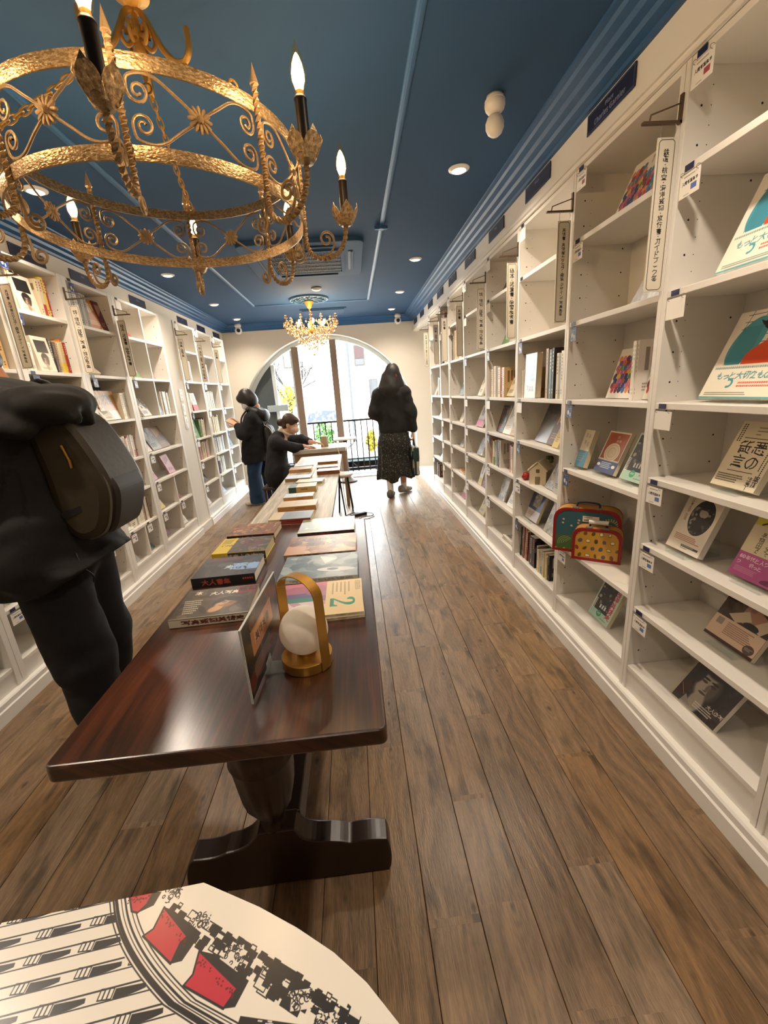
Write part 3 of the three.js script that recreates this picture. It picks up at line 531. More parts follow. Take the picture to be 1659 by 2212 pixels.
const HERO = {
  bird: heroAtlas.add(380, 330, (c, w, h) => {
    fillAll(c, w, h, '#efe9df'); c.strokeStyle = '#2a2a2e'; c.lineWidth = 2; for (let i = 0; i < 6; i++) { c.beginPath(); c.moveTo(60 + i * 60, 0); c.lineTo(40 + i * 66, 150); c.stroke(); c.beginPath(); c.moveTo(40, 16 + i * 26); c.lineTo(w, 8 + i * 30); c.stroke(); }
    c.fillStyle = '#4a9fb5'; c.beginPath(); c.ellipse(92, 120, 60, 96, 0.3, 0, 7); c.fill(); c.fillStyle = '#4fb0bd'; c.beginPath(); c.ellipse(250, 30, 70, 40, -0.2, 0, 7); c.fill();
    c.strokeStyle = '#2d6f86'; for (let i = 0; i < 14; i++) { c.beginPath(); c.moveTo(50 + i * 6, 60); c.lineTo(40 + i * 7, 210); c.stroke(); }
    c.fillStyle = '#e2552b'; c.beginPath(); c.ellipse(230, 170, 118, 62, -0.18, 0, 7); c.fill(); c.fillStyle = '#d8402a'; c.beginPath(); c.ellipse(310, 140, 60, 36, -0.3, 0, 7); c.fill();
    c.fillStyle = '#1d1c20'; c.beginPath(); c.ellipse(150, 62, 26, 13, 0.6, 0, 7); c.fill(); c.beginPath(); c.moveTo(128, 62); c.lineTo(106, 40); c.lineTo(140, 52); c.fill(); c.lineWidth = 5; c.strokeStyle = '#1d1c20'; c.beginPath(); c.moveTo(168, 70); c.lineTo(230, 84); c.lineTo(300, 50); c.stroke();
    for (let i = 0; i < 7; i++) { c.lineWidth = 3; c.beginPath(); c.moveTo(300 + i * 10, 90); c.lineTo(320 + i * 7, 120); c.stroke(); }
    c.fillStyle = '#f0ead8'; c.fillRect(0, 202, w, 128); scribble(c, 14, 210, 330, 14, '#8fa3a0', 1, prng(2)); jp(c, 'もっと大切なもの', 40, 230, 27, { color: '#5d9aa2', w: 0.14 });
    scribble(c, 150, 268, 190, 24, '#d56a5c', 2, prng(5)); c.strokeStyle = '#4f9eb0'; c.lineWidth = 8; c.beginPath(); c.arc(110, 272, 14, -2, 1.8); c.stroke(); c.fillStyle = '#e4cf3e'; c.beginPath(); c.arc(330, 270, 24, 0, 7); c.fill(); c.strokeStyle = '#6d6a2a'; c.lineWidth = 2; c.beginPath(); c.moveTo(330, 270); c.lineTo(330, 252); c.moveTo(330, 270); c.lineTo(344, 270); c.stroke();
    scribble(c, 20, 306, 230, 14, '#77817c', 2, prng(6)); c.fillStyle = '#5aa7b3'; c.fillRect(0, h - 7, w, 7);
  }),
  proverbs: heroAtlas.add(300, 430, (c, w, h) => {
    fillAll(c, w, h, '#e6dcc2'); for (let i = 0; i < 3; i++) { scribble(c, 120, 34 + i * 22, 110 - i * 34, 10, '#6f6654', 1, prng(i)); }
    c.fillStyle = '#2a2722'; c.fillRect(62, 104, 170, 4); c.fillRect(62, 318, 170, 4); jp(c, '悪の', 152, 122, 84, { v: true, color: '#201d1a', w: 0.085, gap: 1.08 }); jp(c, '箴言', 56, 122, 84, { v: true, color: '#201d1a', w: 0.085, gap: 1.08 });
    for (let i = 0; i < 2; i++) { c.save(); c.translate(18 + i * 16, 20); for (let j = 0; j < 9; j++) c.fillRect(0, j * 13, 8, 8); c.restore(); } for (let i = 0; i < 2; i++) for (let j = 0; j < 16; j++) c.fillRect(252 + i * 20, 110 + j * 12 + i * 60, 7, 8);
    scribble(c, 16, 345, 190, 56, '#55503f', 4, prng(11)); jp(c, '取扱', 256, 330, 34, { v: true, color: '#26231d', w: 0.11 }); jp(c, '注意!', 222, 338, 30, { v: true, color: '#26231d', w: 0.11 }); grain(c, w, h, 10, prng(1));
  }),
  oval: heroAtlas.add(280, 400, (c, w, h) => {
    fillAll(c, w, h, '#ebe3d4'); c.save(); c.beginPath(); c.ellipse(165, 148, 88, 124, 0, 0, 7); c.clip(); fillAll(c, w, h, '#2c2b29'); blobs(c, w, h * 0.75, 190, ['#171615', '#8f8a80', '#5e5a54', '#b8b2a5', '#232221'], 0.01, 0.06, prng(5)); c.fillStyle = '#14130f'; c.fillRect(90, 20, 150, 60); c.fillStyle = '#a9a397'; c.beginPath(); c.ellipse(170, 118, 34, 26, 0, 0, 7); c.fill(); c.fillStyle = '#2a2926'; c.beginPath(); c.ellipse(168, 190, 26, 50, 0.2, 0, 7); c.fill(); c.restore(); c.strokeStyle = '#1b1a18'; c.lineWidth = 3; c.beginPath(); c.ellipse(165, 148, 88, 124, 0, 0, 7); c.stroke();
    jp(c, '人の者も記この詩', 36, 22, 22, { v: true, color: '#8c4a3a', w: 0.1, gap: 0.98 }); scribble(c, 36, 290, 220, 44, '#b06a52', 4, prng(8)); c.fillStyle = '#4a443e'; c.fillRect(118, 352, 140, 15); scribble(c, 124, 356, 126, 8, '#cfc6b8', 1, prng(2)); scribble(c, 120, 374, 60, 7, '#6b6256', 1, prng(3)); grain(c, w, h, 14, prng(3));
  }),
  pinkband: heroAtlas.add(300, 420, (c, w, h) => {
    fillAll(c, w, h, '#d8ccb0'); c.fillStyle = '#d9cf3a'; c.fillRect(0, 0, w, 100); c.strokeStyle = '#26281c'; c.lineWidth = 9; c.beginPath(); c.moveTo(40, 96); c.lineTo(90, 62); c.lineTo(190, 58); c.moveTo(130, 60); c.lineTo(150, 98); c.stroke(); c.fillStyle = '#26281c'; c.beginPath(); c.ellipse(200, 54, 22, 10, 0.3, 0, 7); c.fill();
    jp(c, 'あのころ、', 118, 122, 30, { v: true, color: '#5c5a3e', w: 0.12 }); jp(c, '早稲田で', 66, 134, 30, { v: true, color: '#5c5a3e', w: 0.12 }); c.fillStyle = '#3f7f74'; c.fillRect(200, 110, 100, 160);
    c.fillStyle = '#b5518e'; c.fillRect(0, 270, w, 150); c.fillStyle = '#f3dff0'; c.font = 'bold 30px sans-serif'; c.fillText('60', 16, 310); jp(c, '年代', 52, 286, 25, { color: '#f3e3f0', w: 0.13 }); jp(c, 'と入ワンド', 106, 286, 25, { color: '#f3e3f0', w: 0.13 }); jp(c, 'ワ口は切っと', 16, 324, 23, { color: '#f3e3f0', w: 0.12 }); scribble(c, 20, 360, 150, 34, '#d58cba', 4, prng(4)); c.fillStyle = '#6e2a57'; c.beginPath(); c.ellipse(230, 390, 50, 16, -0.2, 0, 7); c.fill();
  }),
  woman: heroAtlas.add(300, 420, (c, w, h) => {
    fillAll(c, w, h, '#35241a'); blobs(c, w, 260, 60, ['#2a1c13', '#4b3424', '#5d452f', '#1d140e'], 0.03, 0.14, prng(8)); c.fillStyle = '#a3765a'; c.beginPath(); c.moveTo(130, 60); c.lineTo(210, 60); c.lineTo(215, 150); c.lineTo(300, 190); c.lineTo(230, 260); c.lineTo(120, 250); c.fill(); c.fillStyle = '#8d6048'; c.fillRect(150, 60, 30, 110);
    c.fillStyle = '#c9b69a'; c.beginPath(); c.moveTo(60, 240); c.lineTo(150, 170); c.lineTo(190, 220); c.lineTo(120, 270); c.fill(); c.beginPath(); c.moveTo(200, 240); c.lineTo(250, 175); c.lineTo(300, 200); c.lineTo(260, 270); c.fill(); c.fillStyle = '#16100c'; c.beginPath(); c.ellipse(200, 250, 44, 22, 0, 0, 7); c.fill(); c.fillStyle = '#1d130d'; c.fillRect(0, 0, 300, 40);
    c.fillStyle = '#cfb39b'; c.fillRect(0, 268, w, 132); scribble(c, 90, 286, 180, 84, '#8a6a58', 7, prng(1)); c.fillStyle = '#8b857b'; c.fillRect(24, 280, 40, 44); c.fillStyle = '#4c4035'; c.beginPath(); c.arc(258, 372, 30, 0, 7); c.fill(); scribble(c, 236, 362, 42, 20, '#a39682', 3, prng(2)); c.fillStyle = '#3a1c17'; c.fillRect(0, 400, w, 20);
  }),
  monoface: heroAtlas.add(320, 330, (c, w, h) => {
    fillAll(c, w, h, '#2a2522'); blobs(c, w, h, 40, ['#1d1917', '#3a332e', '#443a33', '#191616'], 0.05, 0.2, prng(4)); portrait(c, 140, 150, 200, '#a09688', '#3b332e', '#191614'); c.fillStyle = '#3a201a'; c.fillRect(0, 200, 70, 100); c.strokeStyle = '#b5a89a'; c.lineWidth = 2; c.beginPath(); c.moveTo(6, 230); c.lineTo(62, 285); c.stroke(); c.fillStyle = '#8f8880'; c.beginPath(); c.moveTo(70, 270); c.lineTo(150, 330); c.lineTo(60, 330); c.fill();
    scribble(c, 140, 268, 150, 40, '#d0c9bd', 3, prng(6)); jp(c, '大人の写真', 210, 236, 26, { color: '#d9d2c6', w: 0.12 }); grain(c, w, h, 22, prng(6));
  }),
  dots: heroAtlas.add(300, 300, (c, w, h) => {
    fillAll(c, w, h, '#ece7dc'); const cols = ['#c24a5a', '#2c3a6a', '#d9b63c', '#3f6a9a', '#b8658f', '#e08a4a', '#5f8f5a', '#6f4a86', '#cf7f93', '#7d3a44', '#4d7fb0', '#d05a40'], r = prng(12);
    for (let j = 0; j < 8; j++) for (let i = 0; i < 9; i++) { if (j < 2 && i > 3) continue; c.fillStyle = cols[Math.floor(r() * cols.length)]; c.beginPath(); c.ellipse(22 + i * 32 + (j % 2) * 14, 60 + j * 27, 14 + 3 * r(), 17 + 4 * r(), 0.5 * (r() - 0.5), 0, 7); c.fill(); }
    c.fillStyle = '#2c2a28'; c.font = '62px sans-serif'; c.fillText('100', 150, 66);
  }),
  teapot: heroAtlas.add(250, 380, (c, w, h) => {                       // orange cover with a pale round dish and a navy band
    fillAll(c, w, h, '#d9d0c0'); c.fillStyle = '#a4532e'; c.fillRect(12, 14, w - 24, 240); jp(c, 'やさしい', 60, 34, 24, { color: '#e9b890' }); jp(c, 'たのし食器', 90, 34, 26, { color: '#ecc9a2', w: 0.1 }); jp(c, '美術', 120, 72, 26, { color: '#ecc9a2', w: 0.1 });
    for (const [r, k] of [[86, '#e7dcc8'], [74, '#cbb391'], [66, '#e0d2b6'], [46, '#b59a74'], [42, '#d9c8a6']]) { c.fillStyle = k; c.beginPath(); c.arc(125, 190, r, 0, 7); c.fill(); }
    c.fillStyle = '#203463'; c.fillRect(0, 268, w, 112); scribble(c, 60, 284, 140, 60, '#b9c3dd', 4, prng(4)); c.fillStyle = '#e6e2d8'; c.beginPath(); c.ellipse(34, 312, 20, 15, 0, 0, 7); c.fill(); c.beginPath(); c.ellipse(212, 312, 20, 15, 0, 0, 7); c.fill();
  }),
  westart: heroAtlas.add(270, 380, (c, w, h) => {
    fillAll(c, w, h, '#a9cbb5'); c.fillStyle = '#2e2b2c'; c.fillRect(16, 16, w - 78, 286); blobs(c, w - 70, 290, 70, ['#2a2527', '#6a4a44', '#8d7a5a', '#3a3c4a', '#5a2c32', '#c9b79a', '#1f2429'], 0.02, 0.09, prng(9)); c.fillStyle = '#b9d3bf'; c.fillRect(0, 0, 14, h); c.fillRect(w - 64, 0, 64, h);
    for (let i = 0; i < 9; i++) { c.fillStyle = '#e9ece2'; c.fillRect(4, 300 - i * 12, 34, 6); } c.fillStyle = '#dfe8dc'; for (let i = 0; i < 3; i++) c.fillRect(90 + i * 30, 236, 18, 36); c.fillStyle = '#3f9068'; c.beginPath(); c.arc(118, 322, 30, 0, 7); c.fill(); scribble(c, 100, 314, 36, 16, '#d7eadb', 2, prng(3));
    jp(c, '西洋美術史', 196, 30, 58, { v: true, color: '#c03a4e', w: 0.14, gap: 1.05 }); scribble(c, 150, 350, 100, 12, '#5f7a68', 1, prng(5));
  }),
  t1: heroAtlas.add(320, 236, (c, w, h) => {
    fillAll(c, w, h, '#4d4134'); blobs(c, w, h, 40, ['#3d3329', '#5d5040', '#6a5c49', '#2e261f'], 0.04, 0.16, prng(2)); c.save(); c.translate(205, 142); c.scale(1.3, 0.85); c.rotate(0.5); portrait(c, 0, 0, 86, '#c4946a', '#7a5038', '#231812'); c.restore();
    c.fillStyle = '#7d2420'; c.fillRect(226, 6, 88, 62); jp(c, '戦記', 232, 12, 40, { color: '#1d1210', w: 0.15 }); jp(c, '大人写真', 110, 34, 30, { color: '#e6ddc8', w: 0.15 }); for (let i = 0; i < 7; i++) scribble(c, 16 + i * 4, 96 + i * 16, 90 - i * 6, 11, '#d2c7b2', 1, prng(i)); jp(c, '本', 40, 20, 30, { color: '#e6ddc8', w: 0.15 }); c.fillStyle = '#8a8371'; c.fillRect(0, h - 6, w, 6); grain(c, w, h, 16, prng(4));
  }),
  t2: heroAtlas.add(320, 236, (c, w, h) => {
    fillAll(c, w, h, '#1f2430'); blobs(c, w, h, 40, ['#161a24', '#2c3444', '#39414d', '#10131b', '#4a5058'], 0.03, 0.2, prng(7)); c.fillStyle = '#55242e'; c.fillRect(20, 14, 190, 34); jp(c, '悪書', 176, 96, 78, { color: '#86a9d6', w: 0.16, gap: 0.9 }); jp(c, '史', 140, 110, 44, { color: '#c4d2e4', w: 0.14 }); grain(c, w, h, 14, prng(4));
  }),
  t3: heroAtlas.add(320, 236, (c, w, h) => {
    fillAll(c, w, h, '#3c352e'); blobs(c, w, h, 60, ['#2b2622', '#574b40', '#6d5a4a', '#8d7466'], 0.02, 0.12, prng(3)); c.fillStyle = '#5d1d2c'; c.fillRect(150, 40, 110, 90); blobs(c, w, 90, 20, ['#c39a94', '#a3807c'], 0.02, 0.07, prng(6)); c.fillStyle = '#e3c81f'; c.fillRect(0, 0, 92, h); jp(c, 'イブの', 14, 110, 26, { color: '#3a3310', w: 0.15 }); scribble(c, 12, 20, 66, 76, '#6a5d18', 6, prng(8)); jp(c, '集', 170, 60, 50, { color: '#2a0d14', w: 0.13 });
  }),
  t4: heroAtlas.add(320, 236, (c, w, h) => { fillAll(c, w, h, '#7e4a26'); blobs(c, w, h, 110, ['#a4632f', '#c98d4e', '#4b2a18', '#8b3a22', '#d6a468', '#31201a'], 0.02, 0.1, prng(21)); }),
  r1: heroAtlas.add(320, 260, (c, w, h) => {
    fillAll(c, w, h, '#8c9086'); c.strokeStyle = '#d8c84a'; c.lineWidth = 3; c.strokeRect(16, 12, 180, 46); c.strokeRect(86, 74, 120, 70); for (let i = 0; i < 40; i++) { const r = prng(i + 3); r(); c.beginPath(); c.arc(110 + r() * 110, 90 + r() * 60, 4 + r() * 8, 0, 5); c.stroke(); } c.fillStyle = '#e0dcae'; for (let i = 0; i < 5; i++) { c.beginPath(); c.moveTo(40 + i * 24, 160 + (i % 2) * 26); c.lineTo(60 + i * 24, 186); c.lineTo(34 + i * 24, 200); c.fill(); }
    for (let i = 0; i < 8; i++) { c.fillStyle = i % 2 ? '#e4d8d4' : '#a57f80'; c.beginPath(); c.moveTo(224, i * 34); c.quadraticCurveTo(280, i * 34 + 30, 320, i * 34); c.lineTo(320, i * 34 + 36); c.quadraticCurveTo(280, i * 34 + 50, 224, i * 34 + 34); c.fill(); } c.fillStyle = '#d9d3b0'; c.fillRect(0, h - 22, 120, 10);
  }),
  r2: heroAtlas.add(320, 260, (c, w, h) => { fillAll(c, w, h, '#8a5a34'); blobs(c, w, h, 60, ['#a8733f', '#6a3f22', '#c9a063', '#5a2f1c', '#d9b77e'], 0.05, 0.2, prng(31)); c.fillStyle = '#c99a7a'; c.fillRect(0, 150, 90, 110); jp(c, '大美術の集', 46, 46, 34, { color: '#2a1a12', w: 0.18 }); jp(c, 'ロカワ', 80, 110, 46, { color: '#2a1a12', w: 0.22 }); c.fillStyle = '#e0a83a'; c.beginPath(); c.arc(190, 110, 12, 0, 7); c.fill(); }),
  r3: heroAtlas.add(320, 260, (c, w, h) => { fillAll(c, w, h, '#72828a'); blobs(c, w, h, 40, ['#5c6b74', '#87969c', '#a3adb0', '#4d5c66'], 0.06, 0.25, prng(33)); c.fillStyle = '#c6ccca'; c.beginPath(); c.ellipse(230, 180, 80, 22, 0.1, 0, 7); c.fill(); c.fillStyle = '#4a6070'; c.beginPath(); c.ellipse(216, 176, 24, 12, 0, 0, 7); c.fill(); c.fillStyle = '#dfe0da'; c.beginPath(); c.moveTo(150, 20); c.lineTo(230, 60); c.lineTo(180, 110); c.fill(); }),
  r4: heroAtlas.add(380, 270, (c, w, h) => {
    fillAll(c, w, h, '#a9697c'); c.fillStyle = '#6d5f86'; c.fillRect(0, 90, w, 40); c.fillStyle = '#4c8474'; c.fillRect(0, 126, w, 34); c.fillStyle = '#d9c2c4'; c.fillRect(0, 160, w, 60); c.fillStyle = '#c86f7f'; c.fillRect(0, 0, w, 30); c.fillStyle = '#e3dcc8'; c.fillRect(0, 215, w, 55); blobs(c, w, h, 18, ['#b97d8d', '#8f5d7a', '#d49aa4'], 0.03, 0.12, prng(2));
    c.fillStyle = '#d9c08d'; c.fillRect(238, 0, 142, h); c.save(); c.translate(256, 154); c.rotate(Math.PI / 2); c.fillStyle = '#1f7a5a'; c.font = 'bold 130px serif'; c.fillText('2', -6, 0); c.restore(); c.save(); c.translate(330, 20); c.rotate(Math.PI / 2); for (let i = 0; i < 5; i++) scribble(c, 0, i * 16, 110, 10, '#8a6f42', 1, prng(i)); c.restore(); scribble(c, 352, 20, 22, 80, '#8a6f42', 7, prng(3));
  }),
  poster: heroAtlas.add(420, 290, (c, w, h) => {
    fillAll(c, w, h, '#231a15'); blobs(c, w, h, 70, ['#3a2a20', '#52392a', '#1b1411', '#6a4a34'], 0.03, 0.14, prng(41)); c.fillStyle = '#b8794e'; c.fillRect(70, 60, 250, 100); c.fillStyle = '#d09a6c'; c.fillRect(100, 70, 120, 60); c.fillStyle = '#5a2c1e'; c.fillRect(0, 200, w, 60); jp(c, '美術史書', 110, 90, 40, { color: '#4a281a', w: 0.14 }); scribble(c, 60, 190, 240, 60, '#8f7258', 5, prng(5)); grain(c, w, h, 20, prng(8));
  }),
  blueplain: heroAtlas.add(170, 250, (c, w, h) => { fillAll(c, w, h, '#dcd3bf'); jp(c, '短', 40, 20, 32, { color: '#8d8676' }); jp(c, '美', 90, 24, 32, { color: '#8d8676' }); jp(c, '写', 46, 70, 32, { color: '#8d8676' }); jp(c, '記', 96, 76, 32, { color: '#8d8676' }); c.fillStyle = '#5f93b0'; c.fillRect(0, 140, w, 110); scribble(c, 20, 158, 120, 60, '#86b0c6', 4, prng(4)); }),
  silvergrey: heroAtlas.add(200, 240, (c, w, h) => { fillAll(c, w, h, '#8f8c84'); blobs(c, w, h, 80, ['#a29f97', '#7c7972', '#b5b2a8', '#6e6b65'], 0.02, 0.1, prng(51)); }),
  fogscape: heroAtlas.add(200, 280, (c, w, h) => { fillAll(c, w, h, '#3a3a40'); for (let i = 0; i < 28; i++) { const t = i / 28; c.fillStyle = `rgb(${52 + 90 * t},${52 + 92 * t},${60 + 100 * t})`; c.fillRect(0, h * (0.25 + 0.75 * t), w, h / 20); } blobs(c, w, h * 0.5, 30, ['#2c2b30', '#45444a', '#55545c'], 0.04, 0.14, prng(9)); }),
  bluephoto: heroAtlas.add(200, 270, (c, w, h) => { fillAll(c, w, h, '#34406e'); c.fillStyle = '#8f8c86'; c.fillRect(56, 46, 96, 120); blobs(c, 100, 120, 5, ['#6d6a66'], 0.05, 0.2, prng(3)); c.save(); c.translate(56, 46); blobs(c, 96, 120, 24, ['#b3b0a8', '#5f5d5a', '#84817b', '#d0cdc5'], 0.04, 0.16, prng(4)); c.restore(); c.fillStyle = '#cfc4bf'; c.fillRect(0, 190, w, 80); scribble(c, 24, 206, 120, 34, '#9a8f8c', 3, prng(6)); }),
  pinkmono: heroAtlas.add(150, 240, (c, w, h) => { fillAll(c, w, h, '#b8b4ac'); blobs(c, w, h, 40, ['#8d8a84', '#5c5a57', '#d3d0c8'], 0.04, 0.15, prng(13)); c.fillStyle = '#c33a78'; c.fillRect(30, 0, 120, 80); jp(c, '西', 70, 20, 40, { color: '#eec3d8', w: 0.12 }); }),
  blackphoto: heroAtlas.add(160, 200, (c, w, h) => { fillAll(c, w, h, '#d8cfbd'); c.fillStyle = '#23201e'; c.fillRect(24, 22, w - 48, 70); portrait(c, w * 0.5, 136, 60, '#a78b72', '#3a2f28', '#2a211c'); scribble(c, 26, 176, 108, 14, '#8d8474', 2, prng(4)); }),
  orangewide: heroAtlas.add(260, 220, (c, w, h) => { fillAll(c, w, h, '#d6c39c'); c.fillStyle = '#b9762a'; c.fillRect(60, 0, 200, 150); blobs(c, w, 150, 30, ['#a9631f', '#cf8f3d', '#8f5418'], 0.03, 0.1, prng(5)); jp(c, '大学', 84, 20, 56, { color: '#3a2412', w: 0.16 }); c.strokeStyle = '#2e1c10'; c.lineWidth = 6; c.beginPath(); c.arc(120, 110, 22, 3.3, 6.1); c.stroke(); c.beginPath(); c.arc(190, 104, 24, 3.3, 6.1); c.stroke(); c.fillStyle = '#c9ab7c'; c.fillRect(60, 150, 200, 70); }),
  pottery: heroAtlas.add(180, 240, (c, w, h) => { fillAll(c, w, h, '#c9b9a6'); c.fillStyle = '#6d86a0'; c.fillRect(16, 20, 148, 130); blobs(c, w, 150, 26, ['#8aa2b8', '#52687f', '#b7c6d2'], 0.03, 0.14, prng(15)); jp(c, '写真集', 30, 168, 38, { color: '#3b3530', w: 0.12 }); }),
};

// plain covers: a spine and a front side by side in each cell
const DES = {
  w: ['white', '#e9e4d8', '#9a958a', 0], W: ['white', '#dedbd4', '#5a6a8a', 1], c: ['cream', '#e2d5b6', '#7d6a48', 0], C: ['cream', '#e0d2b0', '#a5583a', 1], t: ['tan', '#c9a873', '#6f5230', 0], k: ['black', '#242122', '#b9b2a4', 0], K: ['black', '#1d1c20', '#b8473c', 1], n: ['navy', '#22304f', '#a9b6cc', 0],
  r: ['red', '#a32a2c', '#e8d8b8', 0], R: ['red-banded', '#dccdb4', '#a8343a', 2], p: ['pink', '#cf8e9a', '#8c4a5c', 0], P: ['pink-banded', '#e6dcd0', '#c4708a', 2], g: ['green', '#5f8a58', '#dfe6cf', 0], G: ['green-banded', '#dcd6bd', '#6f9a6a', 2], d: ['dark green', '#2a4038', '#9fb0a0', 0], y: ['yellow', '#d6b83a', '#6b5414', 0], Y: ['yellow-banded', '#e4dcc4', '#d8bc3c', 2],
  o: ['orange', '#c4702c', '#f0dcb8', 0], b: ['brown', '#5c3a26', '#b39068', 0], B: ['dark brown', '#38251b', '#8d6f4e', 1], s: ['pale blue', '#9db6c6', '#48607a', 0], S: ['blue-banded', '#e2ded4', '#6f94b4', 2], m: ['maroon', '#6a2430', '#c9a08e', 0], v: ['purple', '#5f4a74', '#cdbfd8', 0], e: ['teal', '#3f6d70', '#bcd2cc', 0], l: ['light grey', '#b5b1a8', '#6a665e', 0], L: ['grey', '#8b8984', '#3c3a38', 1], x: ['kraft brown', '#b08a58', '#5f4526', 0], f: ['silver-wrapped', '#c9cbcd', '#8d9196', 3],
};
const DCELL = {};
for (const k in DES) {
  const [n, bg, ink, kind] = DES[k];
  DCELL[k] = [0, 1, 2].map((v) => bookAtlas.add(112, 116, (c, w, h) => {
    const r = prng(k.charCodeAt(0) * 3 + v), sw = 24; fillAll(c, w, h, bg); c.fillStyle = 'rgba(0,0,0,0.08)'; if (v) { c.fillStyle = v === 1 ? 'rgba(255,255,255,0.14)' : 'rgba(60,40,10,0.12)'; c.fillRect(0, 0, w, h); }
    c.fillStyle = ink; let y = 8; const n2 = 4 + Math.floor(r() * 5); for (let i = 0; i < n2; i++) { c.fillRect(sw * 0.3, y, sw * (0.3 + 0.15 * r()), 5); y += 8; } c.fillRect(sw * 0.32, h - 24, sw * 0.36, 4); c.fillRect(sw * 0.32, h - 17, sw * 0.36, 4);
    c.save(); c.beginPath(); c.rect(sw, 0, w - sw, h); c.clip(); c.translate(sw, 0); const W = w - sw;
    if (kind === 0) { for (let i = 0; i < 3 + v; i++) c.fillRect(W * 0.18 + i * 14, 14, 9, 44 - i * 6); scribble(c, 14, h - 34, 56, 18, ink, 3, r); }
    if (kind === 1) { blobs(c, W, h * 0.6, 26, [ink, '#6d655c', '#a89c8c', '#3a3632'], 0.04, 0.2, r); scribble(c, 10, h - 34, 60, 22, ink, 3, r); }
    if (kind === 2) { c.fillRect(0, h * 0.66, W, h * 0.34); c.fillStyle = '#4a443c'; for (let i = 0; i < 2; i++) c.fillRect(W * 0.3 + i * 18, 12, 9, 44); }
    if (kind === 3) blobs(c, W, h, 40, ['#eef0f2', '#8f9499', '#d6d8da', '#6f7478'], 0.03, 0.16, r);
    c.restore();
    if (kind === 2) { c.fillStyle = ink; c.fillRect(0, h * 0.66, sw, h * 0.34); }
  }));
}
const spineOf = (r) => sub(r, 0, 24 / 112), frontOf = (r) => sub(r, 24 / 112, 1);
const pageMats = [M.page, M.pageWhite, std(0xdccfae, 0.9)];
const boxUVs = (w, h, d, x, y, z, cells, edge) => {    // cells: by face order +x -x +y -y +z -z, null = edge colour
  const g = new THREE.BoxGeometry(w, h, d), uv = g.attributes.uv;
  for (let i = 0; i < 24; i++) { const r = cells[i >> 2], q = r || edge; const a = r ? uv.getX(i) : 0.04, b = r ? uv.getY(i) : 0.04; uv.setXY(i, q.u0 + (q.u1 - q.u0) * a, q.v0 + (q.v1 - q.v0) * b); }
  return g.translate(x, y, z);
};
// local axes: front cover faces +z, spine at -x, standing on y = 0
const bookCache = new Map();
function bookParts(w, h, t, front, spine, key, hard) {
  const k = [w.toFixed(3), h.toFixed(3), t.toFixed(3), key].join();
  if (!bookCache.has(k)) {
    const b = hard ? 0.0022 : 0.0011;
    const cover = merge([boxUVs(w, h, b, 0, h / 2, t / 2 - b / 2, [null, null, null, null, front, null], front), boxUVs(w, h, b, 0, h / 2, -t / 2 + b / 2, [null, null, null, null, null, front], front), boxUVs(b, h, t - 2 * b, -w / 2 + b / 2, h / 2, 0, [null, spine, null, null, null, null], spine)]);
    const e = hard ? 0.003 : 0.0004;
    bookCache.set(k, [cover, box(w - b - 2 * e, h - 2 * e, t - 2 * b, b / 2 - e / 2 + (hard ? 0 : 0.0003), h / 2, 0)]);
  }
  return bookCache.get(k);
}
let bookCount = 0;
function book(label, group, w, h, t, front, spine, key, hard = false) {
  const o = thing('book', label, 'book', group), [cg, pg] = bookParts(w, h, t, front, spine, key, hard);
  part('cover', cg, front.m, o); part('page_block', pg, pageMats[bookCount++ % 3], o);
  return o;
}
const FARC = [], FARP = [];
const used2 = new Set();
function uniq(l) { let q = l, i = 2; while (used2.has(q)) q = l.replace(/ (spine out|leaning|face out|lying)/, ' (' + NTH[i++] + ') $1'); used2.add(q); return q; }
// a row of books, spine to the room, from one end: each letter is a design
function row(id, k, from, str, o = {}) {
  const B = BAYS[id]; let z = from; const dir = o.dir || 1, r = prng(Math.round(from * -977) + k * 31), H = o.h || [0.17, 0.21], T = o.t || [0.012, 0.026];
  const base = B.ys[k] + 0.0006;
  [...str].forEach((ch, i) => {
    if (ch === ' ') { z += dir * 0.02; return; }
    const t = T[0] + (T[1] - T[0]) * r(), h = H[0] + (H[1] - H[0]) * r(), w = Math.min(h * (0.68 + 0.06 * r()), 0.2), v = Math.floor(r() * 3), cell = DCELL[ch][v], n = DES[ch][0];
    if (o.far) { const [cg, pg] = bookParts(w, h, t, frontOf(cell), spineOf(cell), ch + v), mx = new THREE.Matrix4().makeRotationY(B.s > 0 ? 0 : Math.PI).setPosition(B.X + B.s * (0.03 + 0.012 * r() + w / 2), base, z + dir * t / 2); FARC.push(cg.clone().applyMatrix4(mx)); FARP.push(pg.clone().applyMatrix4(mx)); z += dir * (t + 0.0008); return; }
    const b = book(uniq(`${n} book, spine out, ${NTH[Math.min(16, i + 1)]} from the ${dir > 0 ? 'window' : 'near'} end, ${spot(id, k)}`), 'books standing in a row on the shelves', w, h, t, frontOf(cell), spineOf(cell), ch + v);
    const tilt = o.tilt ? o.tilt * (0.7 + 0.3 * r()) : 0;
    b.position.set(B.X + B.s * ((o.inset || 0.025) + 0.012 * r() + w / 2), base + (tilt ? Math.abs(Math.sin(tilt)) * t / 2 : 0), z + dir * t / 2); b.rotation.y = B.s > 0 ? 0 : Math.PI; b.rotation.order = 'YXZ'; b.rotation.x = tilt * (B.s > 0 ? 1 : -1) * 1;
    z += dir * (t / Math.cos(tilt) + 0.0008);
  });
  return z;
}
